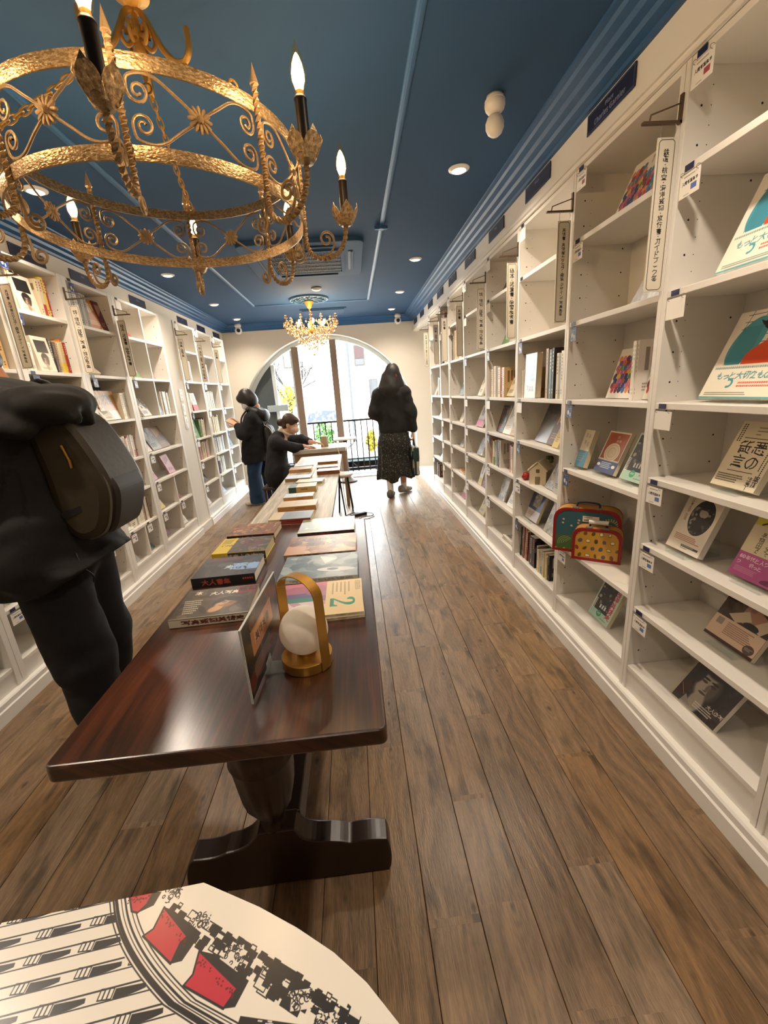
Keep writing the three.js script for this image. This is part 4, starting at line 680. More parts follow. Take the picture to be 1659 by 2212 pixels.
// one book leaning back with its front cover to the room
const NUDGE = { R3: 0.085, R4: 0.11, R5: 0.17, R6: 0.20, R7: 0.12, R8: 0.16 };   // books stand nearer the far upright in the far bays
function face(id, k, z, w, h, t, d, label, o = {}) {
  const B = BAYS[id]; z = Math.max(z - (NUDGE[id] || 0), B.z0 + w / 2 + 0.006); z = Math.min(z, B.z1 - w / 2 - 0.004);
  const hero = HERO[d], v = d.length === 1 ? Math.floor(Math.abs(z * 37)) % 3 : 0, cell = hero || DCELL[d][v], lean = o.lean ?? 0.32;
  const b = book(uniq(label || `${DES[d][0]} book leaning face out, ${spot(id, k)}`), null, w, h, t, hero ? hero : frontOf(cell), hero ? sub(hero, 0.0, 0.08) : spineOf(cell), d + v + (hero ? 'h' : ''), !!o.hard);
  b.rotation.order = 'YXZ'; b.rotation.y = (B.s > 0 ? -1 : 1) * (Math.PI / 2) + (o.yaw || 0); b.rotation.x = -lean;
  b.position.set(B.X + B.s * (o.inset ?? 0.05), B.ys[k] + 0.0006 + Math.sin(lean) * t / 2 + (o.up || 0) + (o.stand ? 0.0075 : 0), z);
  if (o.stand) {                                       // clear acrylic easel
    const s = thing('book_stand', 'clear acrylic stand under the ' + o.stand, 'stand', null, [b.position.x, B.ys[k] + 0.0008, z], b.rotation.y);
    const sw = w * 0.6, L = [[0.012, 0.0055], [0.022, 0.0055], [0.022, 0.024], [0.0245, 0.024], [0.0245, 0.003], [0.0, 0.003]];
    const g = extrude([[0.020 + t / 2, 0.020], [0.0225 + t / 2, 0.020], [0.0225 + t / 2, 0], [-0.10, 0], [-0.10, 0.0025], [0.020 + t / 2, 0.0025]], sw).translate(0, 0, -sw / 2); g.rotateY(-Math.PI / 2);
    part('lip', g, M.acrylic, s);
    const a = [-Math.sin(lean) * h * 0.75 - t / 2 - 0.006, h * 0.75 * Math.cos(lean)];
    part('back_rest', extrude([[-0.10, 0.0025], [-0.0975, 0.0025], [a[0], a[1]], [a[0] - 0.0025, a[1]]], sw).translate(0, 0, -sw / 2).rotateY(-Math.PI / 2), M.acrylic, s);
  }
  return b;
}
// flat piles
function pile(id, k, z, str, o = {}) {
  const B = BAYS[id]; let y = B.ys[k] + 0.0006; const r = prng(Math.round(z * -771));
  [...str].forEach((ch, i) => {
    const t = rr2(r, o.t || [0.008, 0.018]), w = rr2(r, [0.12, 0.15]), h = rr2(r, [0.17, 0.21]), v = Math.floor(r() * 3), cell = DCELL[ch][v];
    const b = book(uniq(`${DES[ch][0]} book lying flat, ${NTH[i + 1]} from the bottom of a pile, ${spot(id, k)}`), 'books lying in piles on the shelves', w, h, t, frontOf(cell), spineOf(cell), ch + v);
    b.rotation.order = 'YXZ'; b.rotation.set(-Math.PI / 2, (B.s > 0 ? 0 : Math.PI) + 0.1 * (r() - 0.5), 0); b.position.set(B.X + B.s * ((o.inset || 0.03) + w / 2), y + t / 2, z + (B.s > 0 ? 1 : -1) * h / 2); y += t + 0.0004;
  });
}
const rr2 = (r, a) => a[0] + (a[1] - a[0]) * r();

// ---------------------------------------------------------------- right-hand shelves, near to far
face('R1', 6, -1.00, 0.26, 0.24, 0.012, 'c', 'cream cover leaning on the top shelf at the picture edge above the orange picture books', { lean: 0.35 });
face('R1', 5, -1.155, 0.30, 0.27, 0.014, 'bird', 'picture book with orange and teal shapes, upper of two alike copies', { lean: 0.42, stand: 'upper orange picture book', inset: 0.045 });
face('R1', 4, -1.185, 0.30, 0.27, 0.014, 'bird', 'picture book with orange and teal shapes, lower of two alike copies', { lean: 0.42, stand: 'lower orange picture book', inset: 0.07 });
face('R1', 3, -1.165, 0.150, 0.208, 0.022, 'proverbs', 'cream book with large black vertical title between two rules', { lean: 0.42, stand: 'cream book with the large black title', inset: 0.075 });
face('R1', 2, -1.305, 0.148, 0.205, 0.022, 'oval', 'white book with a black and white photograph in an oval', { lean: 0.38, stand: 'book with the oval photograph', inset: 0.062 });
face('R1', 2, -1.045, 0.165, 0.215, 0.02, 'pinkband', 'beige and yellow book with a magenta paper band', { lean: 0.40, stand: 'book with the magenta band', inset: 0.075 });
face('R1', 1, -1.125, 0.18, 0.225, 0.02, 'woman', 'brown photographic book with a pale pink band leaning beneath the magenta-banded book', { lean: 0.52, inset: 0.11, stand: 'brown photographic book' });
face('R1', 0, -1.155, 0.185, 0.20, 0.022, 'monoface', 'black and white portrait book leaning on the bottom shelf', { lean: 0.62, inset: 0.055 });
face('R2', 5, -1.76, 0.215, 0.20, 0.008, 'dots', 'white polka-dot book numbered 100, on the top shelf of the suitcase bookcase', { lean: 0.42, inset: 0.05 });
face('R2', 5, -1.59, 0.16, 0.20, 0.012, 'w', 'white book behind the largest hanging sign, top shelf, suitcase bookcase', { lean: 0.42, inset: 0.06 });
face('R2', 4, -1.655, 0.17, 0.215, 0.02, 'silvergrey', 'mottled grey book leaning under the upper polka-dot book', { lean: 0.5, inset: 0.075, hard: true });
face('R2', 4, -1.535, 0.06, 0.20, 0.02, 'b', 'dark brown slab leaning beside the mottled grey book', { lean: 0.5, inset: 0.085 });
face('R2', 3, -1.80, 0.24, 0.215, 0.010, 'dots', 'white polka-dot book numbered 100, lower copy above the dish book', { lean: 0.30, inset: 0.11 });
row('R2', 3, -1.672, 'www', { t: [0.009, 0.011], h: [0.22, 0.225], inset: 0.05 });
face('R2', 3, -1.565, 0.145, 0.225, 0.012, 'dots', 'white polka-dot book half hidden behind the upright, beside three thin white spines', { lean: 0.24, inset: 0.09 });
face('R2', 2, -2.015, 0.082, 0.185, 0.026, 'blueplain', 'thick little cream book with a pale blue band', { lean: 0.30, inset: 0.06, stand: 'thick little cream and blue book' });
face('R2', 2, -1.835, 0.155, 0.195, 0.02, 'teapot', 'orange book showing a round dish above a navy band', { lean: 0.40, inset: 0.075, stand: 'orange dish book' });
face('R2', 2, -1.635, 0.15, 0.205, 0.02, 'westart', 'mint-edged art history book with red lettering, upper copy beside the dish book', { lean: 0.42, inset: 0.075, stand: 'upper mint-edged book' });
face('R2', 0, -1.785, 0.16, 0.205, 0.02, 'westart', 'mint-edged art history book with red lettering, lower copy on the bottom shelf', { lean: 0.42, inset: 0.075 });
face('R2', 1, -1.56, 0.09, 0.12, 0.01, 'w', 'small clear-wrapped white book behind the yellow suitcase', { lean: 0.25, inset: 0.16 });
single('postcard', box(0.10, 0.0012, 0.07, 0, 0.0006, 0), std(0xe9e2d4, 0.6), 'white card with a brown drawing lying in front of the suitcases', 'card', null, [1.13, 0.525, -1.62], 0.5);
single('postcard', box(0.09, 0.0012, 0.06, 0, 0.0006, 0), std(0x5a5148, 0.6), 'small dark card lying beside the yellow suitcase', 'card', null, [1.22, 0.525, -1.53], 0.3);

row('R3', 4, -2.71, 'wwsw', { t: [0.013, 0.016], h: [0.165, 0.18] });
row('R3', 4, -2.645, 't', { t: [0.03, 0.032], h: [0.175, 0.18] });
face('R3', 4, -2.475, 0.16, 0.255, 0.035, 'pottery', 'boxed cream book with a blue picture, standing on the pottery house bookcase', { lean: 0.03, inset: 0.03, hard: true });
row('R3', 4, -2.385, 'xddk', { t: [0.022, 0.03], h: [0.25, 0.265], inset: 0.02 });
row('R3', 4, -2.26, 'cLc', { t: [0.02, 0.03], h: [0.225, 0.24], inset: 0.02 });
face('R3', 3, -2.40, 0.19, 0.25, 0.018, 'fogscape', 'dark book with a foggy grey landscape fading downwards', { lean: 0.40, inset: 0.07 });
face('R3', 3, -2.245, 0.13, 0.24, 0.02, 'b', 'brown book leaning beside the foggy grey book', { lean: 0.42, inset: 0.06 });
face('R3', 3, -2.17, 0.07, 0.21, 0.012, 'y', 'yellow book leaning nearest the upright beside the brown book', { lean: 0.42, inset: 0.04 });
face('R3', 2, -2.24, 0.15, 0.19, 0.014, 'f', 'silver-wrapped book gleaming beside the pottery house', { lean: 0.5, inset: 0.06 });
face('R3', 2, -2.33, 0.13, 0.19, 0.012, 'b', 'brown and cream book behind the silver-wrapped one', { lean: 0.3, inset: 0.14 });
face('R3', 2, -2.155, 0.06, 0.2, 0.01, 'l', 'clear-wrapped grey book against the upright by the silver one', { lean: 0.15, inset: 0.05 });
face('R3', 1, -2.50, 0.18, 0.235, 0.018, 'bluephoto', 'dark blue book with a grey photograph and pale lower band', { lean: 0.36, inset: 0.06, stand: 'dark blue photograph book' });
face('R3', 1, -2.245, 0.13, 0.215, 0.014, 'pinkmono', 'grey book with a bright pink corner', { lean: 0.38, inset: 0.06 });
row('R3', 0, -2.71, 'Gddrbxrmb', { t: [0.013, 0.02], h: [0.205, 0.235], tilt: 0.08 });
row('R3', 0, -2.525, 'kK', { t: [0.03, 0.04], h: [0.20, 0.21] });
row('R3', 0, -2.425, 'LccSlcYck', { t: [0.016, 0.022], h: [0.15, 0.17] });

face('R4', 6, -3.10, 0.17, 0.19, 0.014, 'b', 'dark brown book leaning on the top shelf of the red-edged-books bookcase', { lean: 0.5, inset: 0.08 });
face('R4', 5, -2.98, 0.2, 0.235, 0.012, 'G', 'pale book with a green lower edge, left of its pair, red-edged-books bookcase', { lean: 0.42, inset: 0.06 });
face('R4', 5, -2.83, 0.14, 0.235, 0.012, 'l', 'light grey book beside the green-edged one, red-edged-books bookcase', { lean: 0.40, inset: 0.05 });
row('R4', 4, -3.345, 'rCcwcw', { t: [0.018, 0.03], h: [0.20, 0.225], inset: 0.02 });
row('R4', 4, -3.17, 'trt', { t: [0.03, 0.06], h: [0.2, 0.215], inset: 0.02 });
face('R4', 4, -2.86, 0.14, 0.16, 0.02, 'c', 'cream book leaning beside the red-edged row', { lean: 0.45, inset: 0.05 });
face('R4', 3, -3.10, 0.14, 0.205, 0.016, 'K', 'black book with a pale pink lower band', { lean: 0.32, inset: 0.06 });
face('R4', 3, -2.93, 0.15, 0.225, 0.014, 'w', 'tall white book leaning beside the black and pink one', { lean: 0.42, inset: 0.05 });
face('R4', 3, -2.81, 0.09, 0.13, 0.014, 'x', 'small brown book at the upright beside the tall white one', { lean: 0.35, inset: 0.05 });
row('R4', 2, -3.345, 'octGcl', { t: [0.018, 0.026], h: [0.17, 0.2] });
row('R4', 2, -3.19, 'ekw', { t: [0.025, 0.035], h: [0.2, 0.21], tilt: -0.0 });
row('R4', 2, -2.93, 'pcpc', { t: [0.02, 0.03], h: [0.19, 0.21] });
face('R4', 1, -3.05, 0.13, 0.19, 0.014, 'f', 'foil-wrapped book with a yellow gleam below the row of mixed spines', { lean: 0.3, inset: 0.06 });
face('R4', 1, -2.84, 0.12, 0.18, 0.012, 'w', 'white leaflet leaning beside the foil-wrapped book', { lean: 0.42, inset: 0.05 });
pile('R4', 0, -2.95, 'wlww', { t: [0.006, 0.01] });

face('R5', 5, -3.46, 0.11, 0.14, 0.012, 'e', 'small teal book on the half-empty right-wall bookcase', { lean: 0.4, inset: 0.05 });
face('R5', 4, -3.52, 0.12, 0.19, 0.018, 'c', 'cream book leaning alone, half-empty right-wall bookcase', { lean: 0.42, inset: 0.05 });
face('R5', 3, -3.56, 0.17, 0.195, 0.018, 'P', 'pale pink book leaning alone, half-empty right-wall bookcase', { lean: 0.42, inset: 0.05 });
face('R5', 2, -3.54, 0.15, 0.16, 0.04, 'f', 'black and silver wrapped packet-like book, half-empty right-wall bookcase', { lean: 0.42, inset: 0.06 });
face('R5', 1, -3.58, 0.1, 0.19, 0.014, 'Y', 'pale yellow book, half-empty right-wall bookcase', { lean: 0.3, inset: 0.06 });
face('R5', 1, -3.46, 0.09, 0.18, 0.014, 'm', 'dark maroon book beside the pale yellow one', { lean: 0.3, inset: 0.06 });
face('R5', 0, -3.54, 0.15, 0.17, 0.014, 'y', 'yellow book leaning on the bottom shelf, half-empty right-wall bookcase', { lean: 0.45, inset: 0.06 });
row('R6', 5, -4.63, 'ncxct', { t: [0.03, 0.06], h: [0.22, 0.28] });
face('R6', 5, -4.16, 0.14, 0.15, 0.02, 'w', 'white book leaning on a pale box, flat-orange-book bookcase', { lean: 0.4, inset: 0.05 });
face('R6', 4, -4.18, 0.15, 0.2, 0.02, 'd', 'dark green book leaning, flat-orange-book bookcase', { lean: 0.36, inset: 0.06 });
face('R6', 4, -4.09, 0.07, 0.2, 0.02, 'B', 'dark brown book beside the dark green one', { lean: 0.36, inset: 0.06 });
face('R6', 3, -4.16, 0.13, 0.19, 0.014, 'w', 'white book leaning, fourth shelf, flat-orange-book bookcase', { lean: 0.4, inset: 0.05 });
face('R6', 2, -4.16, 0.13, 0.17, 0.014, 'l', 'pale grey book leaning, third shelf, flat-orange-book bookcase', { lean: 0.4, inset: 0.05 });
pile('R6', 1, -4.32, 'wo', { t: [0.018, 0.024] });
face('R6', 0, -4.14, 0.14, 0.18, 0.014, 'P', 'pink and purple book leaning on the bottom shelf, flat-orange-book bookcase', { lean: 0.4, inset: 0.05 });
row('R7', 6, -5.08, 'vLtB', { t: [0.03, 0.05], h: [0.18, 0.22] });
row('R7', 5, -5.08, 'nc', { t: [0.03, 0.05], h: [0.25, 0.28] }); row('R7', 2, -4.86, 'xp', { t: [0.02, 0.03], h: [0.2, 0.22] });
face('R7', 3, -4.74, 0.1, 0.12, 0.012, 'p', 'small pink book, narrow right-wall bookcase', { lean: 0.4, inset: 0.05 });
face('R7', 1, -4.74, 0.08, 0.15, 0.012, 'w', 'small white leaflet, narrow right-wall bookcase', { lean: 0.4, inset: 0.05 });
face('R8', 5, -5.3, 0.16, 0.17, 0.014, 'R', 'white and red book, last right-wall bookcase', { lean: 0.3, inset: 0.04 });
row('R8', 4, -5.42, 'wlwdw', { t: [0.018, 0.026], h: [0.19, 0.22] });
face('R8', 4, -5.5, 0.1, 0.14, 0.012, 'w', 'white leaflet leaning by the pale spines, last right-wall bookcase', { lean: 0.4, inset: 0.04 });
for (const [k, n] of [[3, 'w'], [2, 'w'], [1, 'l']]) face('R8', k, -5.24, 0.15, 0.14, 0.012, n, null, { lean: 0.5, inset: 0.05 });
row('R8', 0, -5.73, 'bcbBtb', { t: [0.03, 0.045], h: [0.14, 0.2] });
// pottery house and red ball
{
  const t = thing('pottery_house', 'cream pottery house with a little door and leafy roof', 'ornament', null, [1.15, 0.766, -2.535], -0.75), clay = std(0xe0d2b4, 0.4);
  part('wall', extrude([[-0.05, 0], [0.05, 0], [0.05, 0.085], [0, 0.13], [-0.05, 0.085]], 0.11, 0.003).translate(0, 0, -0.055), clay, t);
  part('roof', [-1, 1].map((s) => rbox(0.085, 0.010, 0.135, 0.004).rotateZ(-s * 0.75).translate(s * 0.031, 0.115, 0)), std(0xe4d8bc, 0.4), t);
  const d = part('door', rbox(0.03, 0.05, 0.008, 0.003, 0, 0.025, 0.058), std(0x7d6c50, 0.6), t); part('knob', ball(0.003, 0.009, 0.026, 0.063, 6, 4), M.brass, d);
  part('window', rbox(0.022, 0.022, 0.008, 0.003, 0, 0.085, 0.058), std(0x75664c, 0.6), t);
  part('leaf_ornament', [ball(0.018, 0.045, 0.15, -0.045, 8, 6), ball(0.013, 0.03, 0.158, -0.03, 8, 6), ball(0.014, 0.055, 0.138, -0.02, 8, 6)], std(0x59603c, 0.6), t);
}
single('ball', ball(0.026, 0, 0.026, 0, 18, 12), std(0xa01f22, 0.4), 'small red ball in front of the pottery house', 'ornament', null, [1.10, 0.7655, -2.65]);
// toy suitcases
function suitcase(label, w, h, d, mat, pos, ry, tagX) {
  const t = thing('toy_suitcase', label, 'suitcase', null, pos, ry), r = h * 0.3;
  const sh = (a) => { const s = new THREE.Shape(), W = w / 2 - a, H = h - a; s.moveTo(-W, a); s.lineTo(W, a); s.lineTo(W, H - r); s.quadraticCurveTo(W, H, W - r, H); s.lineTo(-W + r, H); s.quadraticCurveTo(-W, H, -W, H - r); s.lineTo(-W, a); return s; };
  part('side_band', extrude(sh(0.002), d, 0.002).translate(0, 0, -d / 2), std(0xb98f45, 0.5), t, 'mustard side');
  for (const e of [-1, 1]) {
    const ring = sh(0); ring.holes.push(new THREE.Path(sh(0.012).getPoints(8).reverse()));
    part('rim', extrude(ring, 0.008, 0.001).translate(0, 0, e * (d / 2) - 0.004), std(0x8e1c1f, 0.45), t, 'red rim');
    const g = new THREE.ShapeGeometry(sh(0.010), 8); const p = g.attributes.position, uv = g.attributes.uv; for (let i = 0; i < p.count; i++) uv.setXY(i, p.getX(i) / w + 0.5, p.getY(i) / h);
    if (e < 0) g.rotateY(Math.PI); part('panel', g.translate(0, 0, e * (d / 2 + 0.0022)), mat, t);
  }
  const hd = part('handle', tube([[-w * 0.17, h, 0], [-w * 0.16, h + 0.016, 0], [-w * 0.08, h + 0.022, 0], [w * 0.08, h + 0.022, 0], [w * 0.16, h + 0.016, 0], [w * 0.17, h, 0]], 0.005, 30, 8), std(0x26304a, 0.45), t);
  for (const e of [-1, 1]) part('clasp', rbox(0.03, 0.024, 0.014, 0.003, e * w * 0.17, h - 0.004, d / 2 - 0.004), M.steel, t);
  return t;
}
const caseBlue = new THREE.MeshStandardMaterial({ roughness: 0.4, map: canvasTex(256, 192, (c, w, h) => {
  fillAll(c, w, h, '#3a6470'); c.fillStyle = '#4a6b3c'; c.beginPath(); c.moveTo(0, 126); c.quadraticCurveTo(90, 100, 190, 140); c.lineTo(256, 150); c.lineTo(256, 192); c.lineTo(0, 192); c.fill(); c.fillStyle = '#c9a24a'; for (let i = 0; i < 30; i++) c.fillRect((i * 37) % 256, 176 + (i % 3) * 5, 8, 8);
  c.strokeStyle = '#a7b08a'; c.lineWidth = 2; for (let i = 0; i < 4; i++) { c.beginPath(); c.arc(50, 154, 8 + i * 7, 2.8, 5.6); c.stroke(); } c.fillStyle = '#cdbf9a'; for (const p of [[40, 50], [38, 66], [72, 76], [100, 50], [98, 62]]) { c.beginPath(); c.ellipse(p[0], p[1], 5, 4, 0.4, 0, 7); c.fill(); }
  c.fillStyle = '#d3b56a'; for (let i = 0; i < 9; i++) { c.save(); c.translate(216, 70); c.rotate(-2.6 + i * 0.28); c.fillRect(24, -2, 14, 4); c.restore(); } c.beginPath(); c.arc(216, 72, 15, 0, 7); c.fill();
}) });
const caseYellow = new THREE.MeshStandardMaterial({ roughness: 0.4, map: canvasTex(256, 192, (c, w, h) => {
  fillAll(c, w, h, '#c8963a'); const r = prng(5), cols = ['#7a5a2e', '#e6d7b0', '#4c5f86', '#8f3f3a', '#5b4a36'];
  for (let j = 0; j < 4; j++) for (let i = 0; i < 6; i++) { const x = 26 + i * 42 + (j % 2) * 16, y = 30 + j * 44; c.fillStyle = cols[Math.floor(r() * 5)]; c.beginPath(); c.ellipse(x, y, 9 + 4 * r(), 6 + 4 * r(), r() * 3, 0, 7); c.fill(); c.strokeStyle = '#5a4020'; c.lineWidth = 2; c.stroke(); c.beginPath(); c.moveTo(x - 8, y + 9); c.lineTo(x + 9, y + 7); c.stroke(); }
}) });
{
  const u = [0.80, 0.60], n = [-0.6, 0.8], ry = Math.atan2(n[0], n[1]), f0 = [0.995, -2.02], mk = (f, w, d) => [f[0] + u[0] * w / 2 - n[0] * d / 2, 0.526, f[1] + u[1] * w / 2 - n[1] * d / 2];
  const a = suitcase('blue and green toy suitcase with red rims, larger of two', 0.31, 0.235, 0.085, caseBlue, mk(f0, 0.31, 0.085), ry);
  const st = part('price_sticker', board(0.075, 0.03, 0.0006, barcodeCell), signAtlas.m, a); st.position.set(0.02, 0.185, 0.0462);
  const y = suitcase('yellow patterned toy suitcase with red rims, smaller of two', 0.215, 0.165, 0.07, caseYellow, mk([1.029, -1.885], 0.215, 0.07), ry);
  part('handle_wrap', rot(cyl(0.0105, 0.0105, 0.085, 14), 0, 0, Math.PI / 2).translate(0, 0.165 + 0.022, 0), M.plasticWhite, y, 'white paper wrapped round the handle');
}
// ---------------------------------------------------------------- left-hand shelves
row('L1', 6, -2.02, 'BbkmBt', { dir: -1, t: [0.03, 0.04], h: [0.19, 0.21] }); row('L1', 6, -2.27, 'tcwBo', { dir: -1, t: [0.03, 0.045], h: [0.2, 0.22] });
row('L1', 5, -2.36, 'wclwt', { dir: -1, t: [0.03, 0.04], h: [0.2, 0.24] });
face('L0', 0, -1.80, 0.16, 0.2, 0.02, 'x', 'tan book leaning on the bottom shelf beside the man in black', { lean: 0.35, inset: 0.10 }); row('L0', 1, -1.75, 'wccw', { dir: -1, t: [0.02, 0.03], h: [0.17, 0.19] });
row('L2', 6, -2.63, 'cwc', { dir: -1, t: [0.03, 0.04], h: [0.22, 0.24] });
face('L2', 6, -2.83, 0.16, 0.2, 0.03, 'blackphoto', 'cream book with a black photograph, top shelf, backpack-side bookcase', { lean: 0.12, inset: 0.04 });
row('L2', 6, -2.93, 'cRyr', { dir: -1, t: [0.02, 0.03], h: [0.2, 0.23] });
row('L2', 5, -2.63, 'wwlww', { dir: -1, t: [0.02, 0.026], h: [0.155, 0.16] });
face('L2', 5, -2.83, 0.14, 0.2, 0.03, 'blackphoto', 'black-topped photograph book, sixth shelf, backpack-side bookcase', { lean: 0.1, inset: 0.03 });
row('L2', 5, -2.905, 'kBtcYorw', { dir: -1, t: [0.017, 0.025], h: [0.18, 0.21] });
row('L2', 4, -2.64, 'nKk', { dir: -1, t: [0.02, 0.03], h: [0.22, 0.23] }); face('L2', 4, -2.83, 0.2, 0.25, 0.02, 'p', 'large pink magazine above the backpack', { lean: 0.08, inset: 0.04 }); row('L2', 4, -2.96, 'dkd', { dir: -1, t: [0.03, 0.04], h: [0.22, 0.24] });
for (let i = 0; i < 3; i++) { /* white books lying on the standing ones */ const w = 0.14, t = 0.015, cell = DCELL.w[i]; const b = book(`white book lying across the pale row, ${NTH[i + 1]} from the bottom, backpack-side bookcase`, 'white books lying across a row', w, 0.19, t, frontOf(cell), spineOf(cell), 'w' + i); b.rotation.order = 'YXZ'; b.rotation.set(-Math.PI / 2, Math.PI + 0.05 * i, 0); b.position.set(XL - 0.12, LY[5] + 0.161 + t / 2 + i * (t + 0.0005), -2.70); }
row('L3', 6, -3.21, 'LlwLlL', { dir: -1, t: [0.03, 0.04], h: [0.2, 0.22] });
face('L3', 6, -3.54, 0.2, 0.22, 0.02, 'o', 'orange magazine leaning on the top shelf, orange-cover left-wall bookcase', { lean: 0.25, inset: 0.05 }); face('L3', 6, -3.645, 0.08, 0.22, 0.02, 'm', 'maroon book beside the orange magazine', { lean: 0.2, inset: 0.05 });
face('L3', 5, -3.28, 0.11, 0.18, 0.02, 'k', 'dark book leaning, sixth shelf, orange-cover left-wall bookcase', { lean: 0.45, inset: 0.12 }); face('L3', 5, -3.36, 0.16, 0.2, 0.03, 'c', 'cream book leaning low, sixth shelf, orange-cover left-wall bookcase', { lean: 0.75, inset: 0.06 });
face('L3', 4, -3.26, 0.13, 0.18, 0.014, 'w', 'white leaflet leaning beside the big orange cover', { lean: 0.5, inset: 0.04 });
face('L3', 4, -3.45, 0.24, 0.22, 0.03, 'orangewide', 'big orange cover with bold black characters', { lean: 0.16, inset: 0.06 });
face('L3', 4, -3.47, 0.24, 0.265, 0.02, 'd', 'green book showing as a strip above the big orange cover', { lean: 0.06, inset: 0.16 });
face('L3', 4, -3.36, 0.13, 0.10, 0.012, 'w', 'small white card leaning in front of the big orange cover', { lean: 0.6, inset: 0.015 });
row('L3', 4, -3.59, 'cww', { dir: -1, t: [0.022, 0.03], h: [0.2, 0.21] });
row('L3', 3, -3.21, 'wccbkRPwwPwRwPrwwP', { dir: -1, t: [0.019, 0.026], h: [0.16, 0.19] }); row('L3', 2, -3.21, 'bcwbmwwcrm', { dir: -1, t: [0.02, 0.03], h: [0.17, 0.2] });
row('L3', 1, -3.3, 'c', { dir: -1, t: [0.10, 0.11], h: [0.2, 0.2] }); row('L3', 1, -3.43, 'wwcwtbwcb', { dir: -1, t: [0.018, 0.026], h: [0.17, 0.21] }); face('L3', 1, -3.25, 0.12, 0.15, 0.012, 'w', null, { lean: 0.5, inset: 0.03 });
face('L3', 0, -3.27, 0.11, 0.1, 0.012, 'l', 'clear-wrapped white book on the bottom shelf, orange-cover left-wall bookcase', { lean: 0.6, inset: 0.04 }); face('L3', 0, -3.55, 0.12, 0.12, 0.02, 'e', 'mint green packet on the bottom shelf, orange-cover left-wall bookcase', { lean: 0.7, inset: 0.05 });
face('L2', 0, -2.92, 0.1, 0.11, 0.012, 'w', null, { lean: 0.6, inset: 0.06 });
face('L4', 6, -3.84, 0.13, 0.2, 0.016, 'm', 'maroon book leaning, top shelf, divided left-wall bookcase', { lean: 0.3, inset: 0.04 }); face('L4', 6, -3.96, 0.16, 0.16, 0.016, 'R', 'white and red book leaning, top shelf, divided left-wall bookcase', { lean: 0.5, inset: 0.05 });
face('L4', 5, -3.86, 0.13, 0.2, 0.016, 'Y', 'yellow-edged book leaning, sixth shelf, divided left-wall bookcase', { lean: 0.45, inset: 0.05 }); face('L4', 5, -3.97, 0.13, 0.16, 0.016, 'G', 'green-edged pale book leaning, sixth shelf, divided left-wall bookcase', { lean: 0.55, inset: 0.04 });
face('L4', 5, -4.28, 0.1, 0.15, 0.016, 'p', 'small pink book leaning, sixth shelf, divided left-wall bookcase', { lean: 0.3, inset: 0.05 });
face('L4', 4, -3.84, 0.13, 0.22, 0.016, 'l', 'tall grey book leaning, fifth shelf, divided left-wall bookcase', { lean: 0.4, inset: 0.05 }); face('L4', 4, -3.98, 0.14, 0.17, 0.016, 'W', 'white printed book leaning, fifth shelf, divided left-wall bookcase', { lean: 0.45, inset: 0.03 });
face('L4', 4, -4.26, 0.1, 0.15, 0.02, 'n', 'navy and white book, fifth shelf, divided left-wall bookcase', { lean: 0.2, inset: 0.04 }); row('L4', 4, -4.33, 'wlwwlw', { dir: -1, t: [0.022, 0.028], h: [0.2, 0.22] });
face('L4', 3, -3.87, 0.16, 0.2, 0.016, 'w', 'white book leaning, first of three, divided left-wall bookcase', { lean: 0.5, inset: 0.05 }); face('L4', 3, -4.06, 0.18, 0.22, 0.02, 'L', 'grey pictorial book leaning, second of three, divided left-wall bookcase', { lean: 0.45, inset: 0.05 }); face('L4', 3, -4.27, 0.2, 0.22, 0.02, 'b', 'brown book leaning, third of three, divided left-wall bookcase', { lean: 0.45, inset: 0.06 });
face('L4', 2, -3.88, 0.12, 0.19, 0.016, 'P', 'pale pink book leaning, third shelf, divided left-wall bookcase', { lean: 0.45, inset: 0.05 }); face('L4', 2, -4.27, 0.15, 0.19, 0.016, 'p', 'bright pink and red book leaning, third shelf, divided left-wall bookcase', { lean: 0.35, inset: 0.05 });
face('L4', 1, -3.90, 0.13, 0.17, 0.016, 'Y', 'white book with a yellow foot, second shelf, divided left-wall bookcase', { lean: 0.5, inset: 0.05 }); face('L4', 1, -4.28, 0.13, 0.19, 0.016, 'R', 'white book with a red foot, second shelf, divided left-wall bookcase', { lean: 0.4, inset: 0.05 });
face('L4', 0, -3.91, 0.18, 0.19, 0.016, 'm', 'dark red book leaning, bottom shelf, divided left-wall bookcase', { lean: 0.45, inset: 0.07 }); face('L4', 0, -4.33, 0.11, 0.2, 0.016, 'w', 'white book leaning, bottom shelf, divided left-wall bookcase', { lean: 0.45, inset: 0.05 });
face('L5', 6, -5.0, 0.13, 0.2, 0.016, 'g', 'green book leaning, top shelf, past the switch pier', { lean: 0.4, inset: 0.05 }); face('L5', 6, -5.12, 0.1, 0.1, 0.016, 'y', 'small yellow book leaning, top shelf, past the switch pier', { lean: 0.4, inset: 0.04 });
row('L5', 5, -5.02, 'wnnpcppw', { dir: -1, t: [0.028, 0.036], h: [0.19, 0.24] }); row('L5', 4, -4.98, 'wlwc', { dir: -1, t: [0.02, 0.03], h: [0.2, 0.21] }); face('L5', 4, -5.22, 0.15, 0.2, 0.02, 'R', 'white and red book standing among pale spines, past the switch pier', { lean: 0.15, inset: 0.04 });
face('L5', 3, -5.06, 0.2, 0.21, 0.02, 'g', 'green book with a dark figure, fourth shelf, past the switch pier', { lean: 0.2, inset: 0.04 }); row('L5', 3, -5.2, 'gdcwcb', { dir: -1, t: [0.028, 0.036], h: [0.19, 0.22] }); row('L5', 2, -4.95, 'cpccpcccpccpccc', { far: 1, dir: -1, t: [0.026, 0.034], h: [0.18, 0.215] });
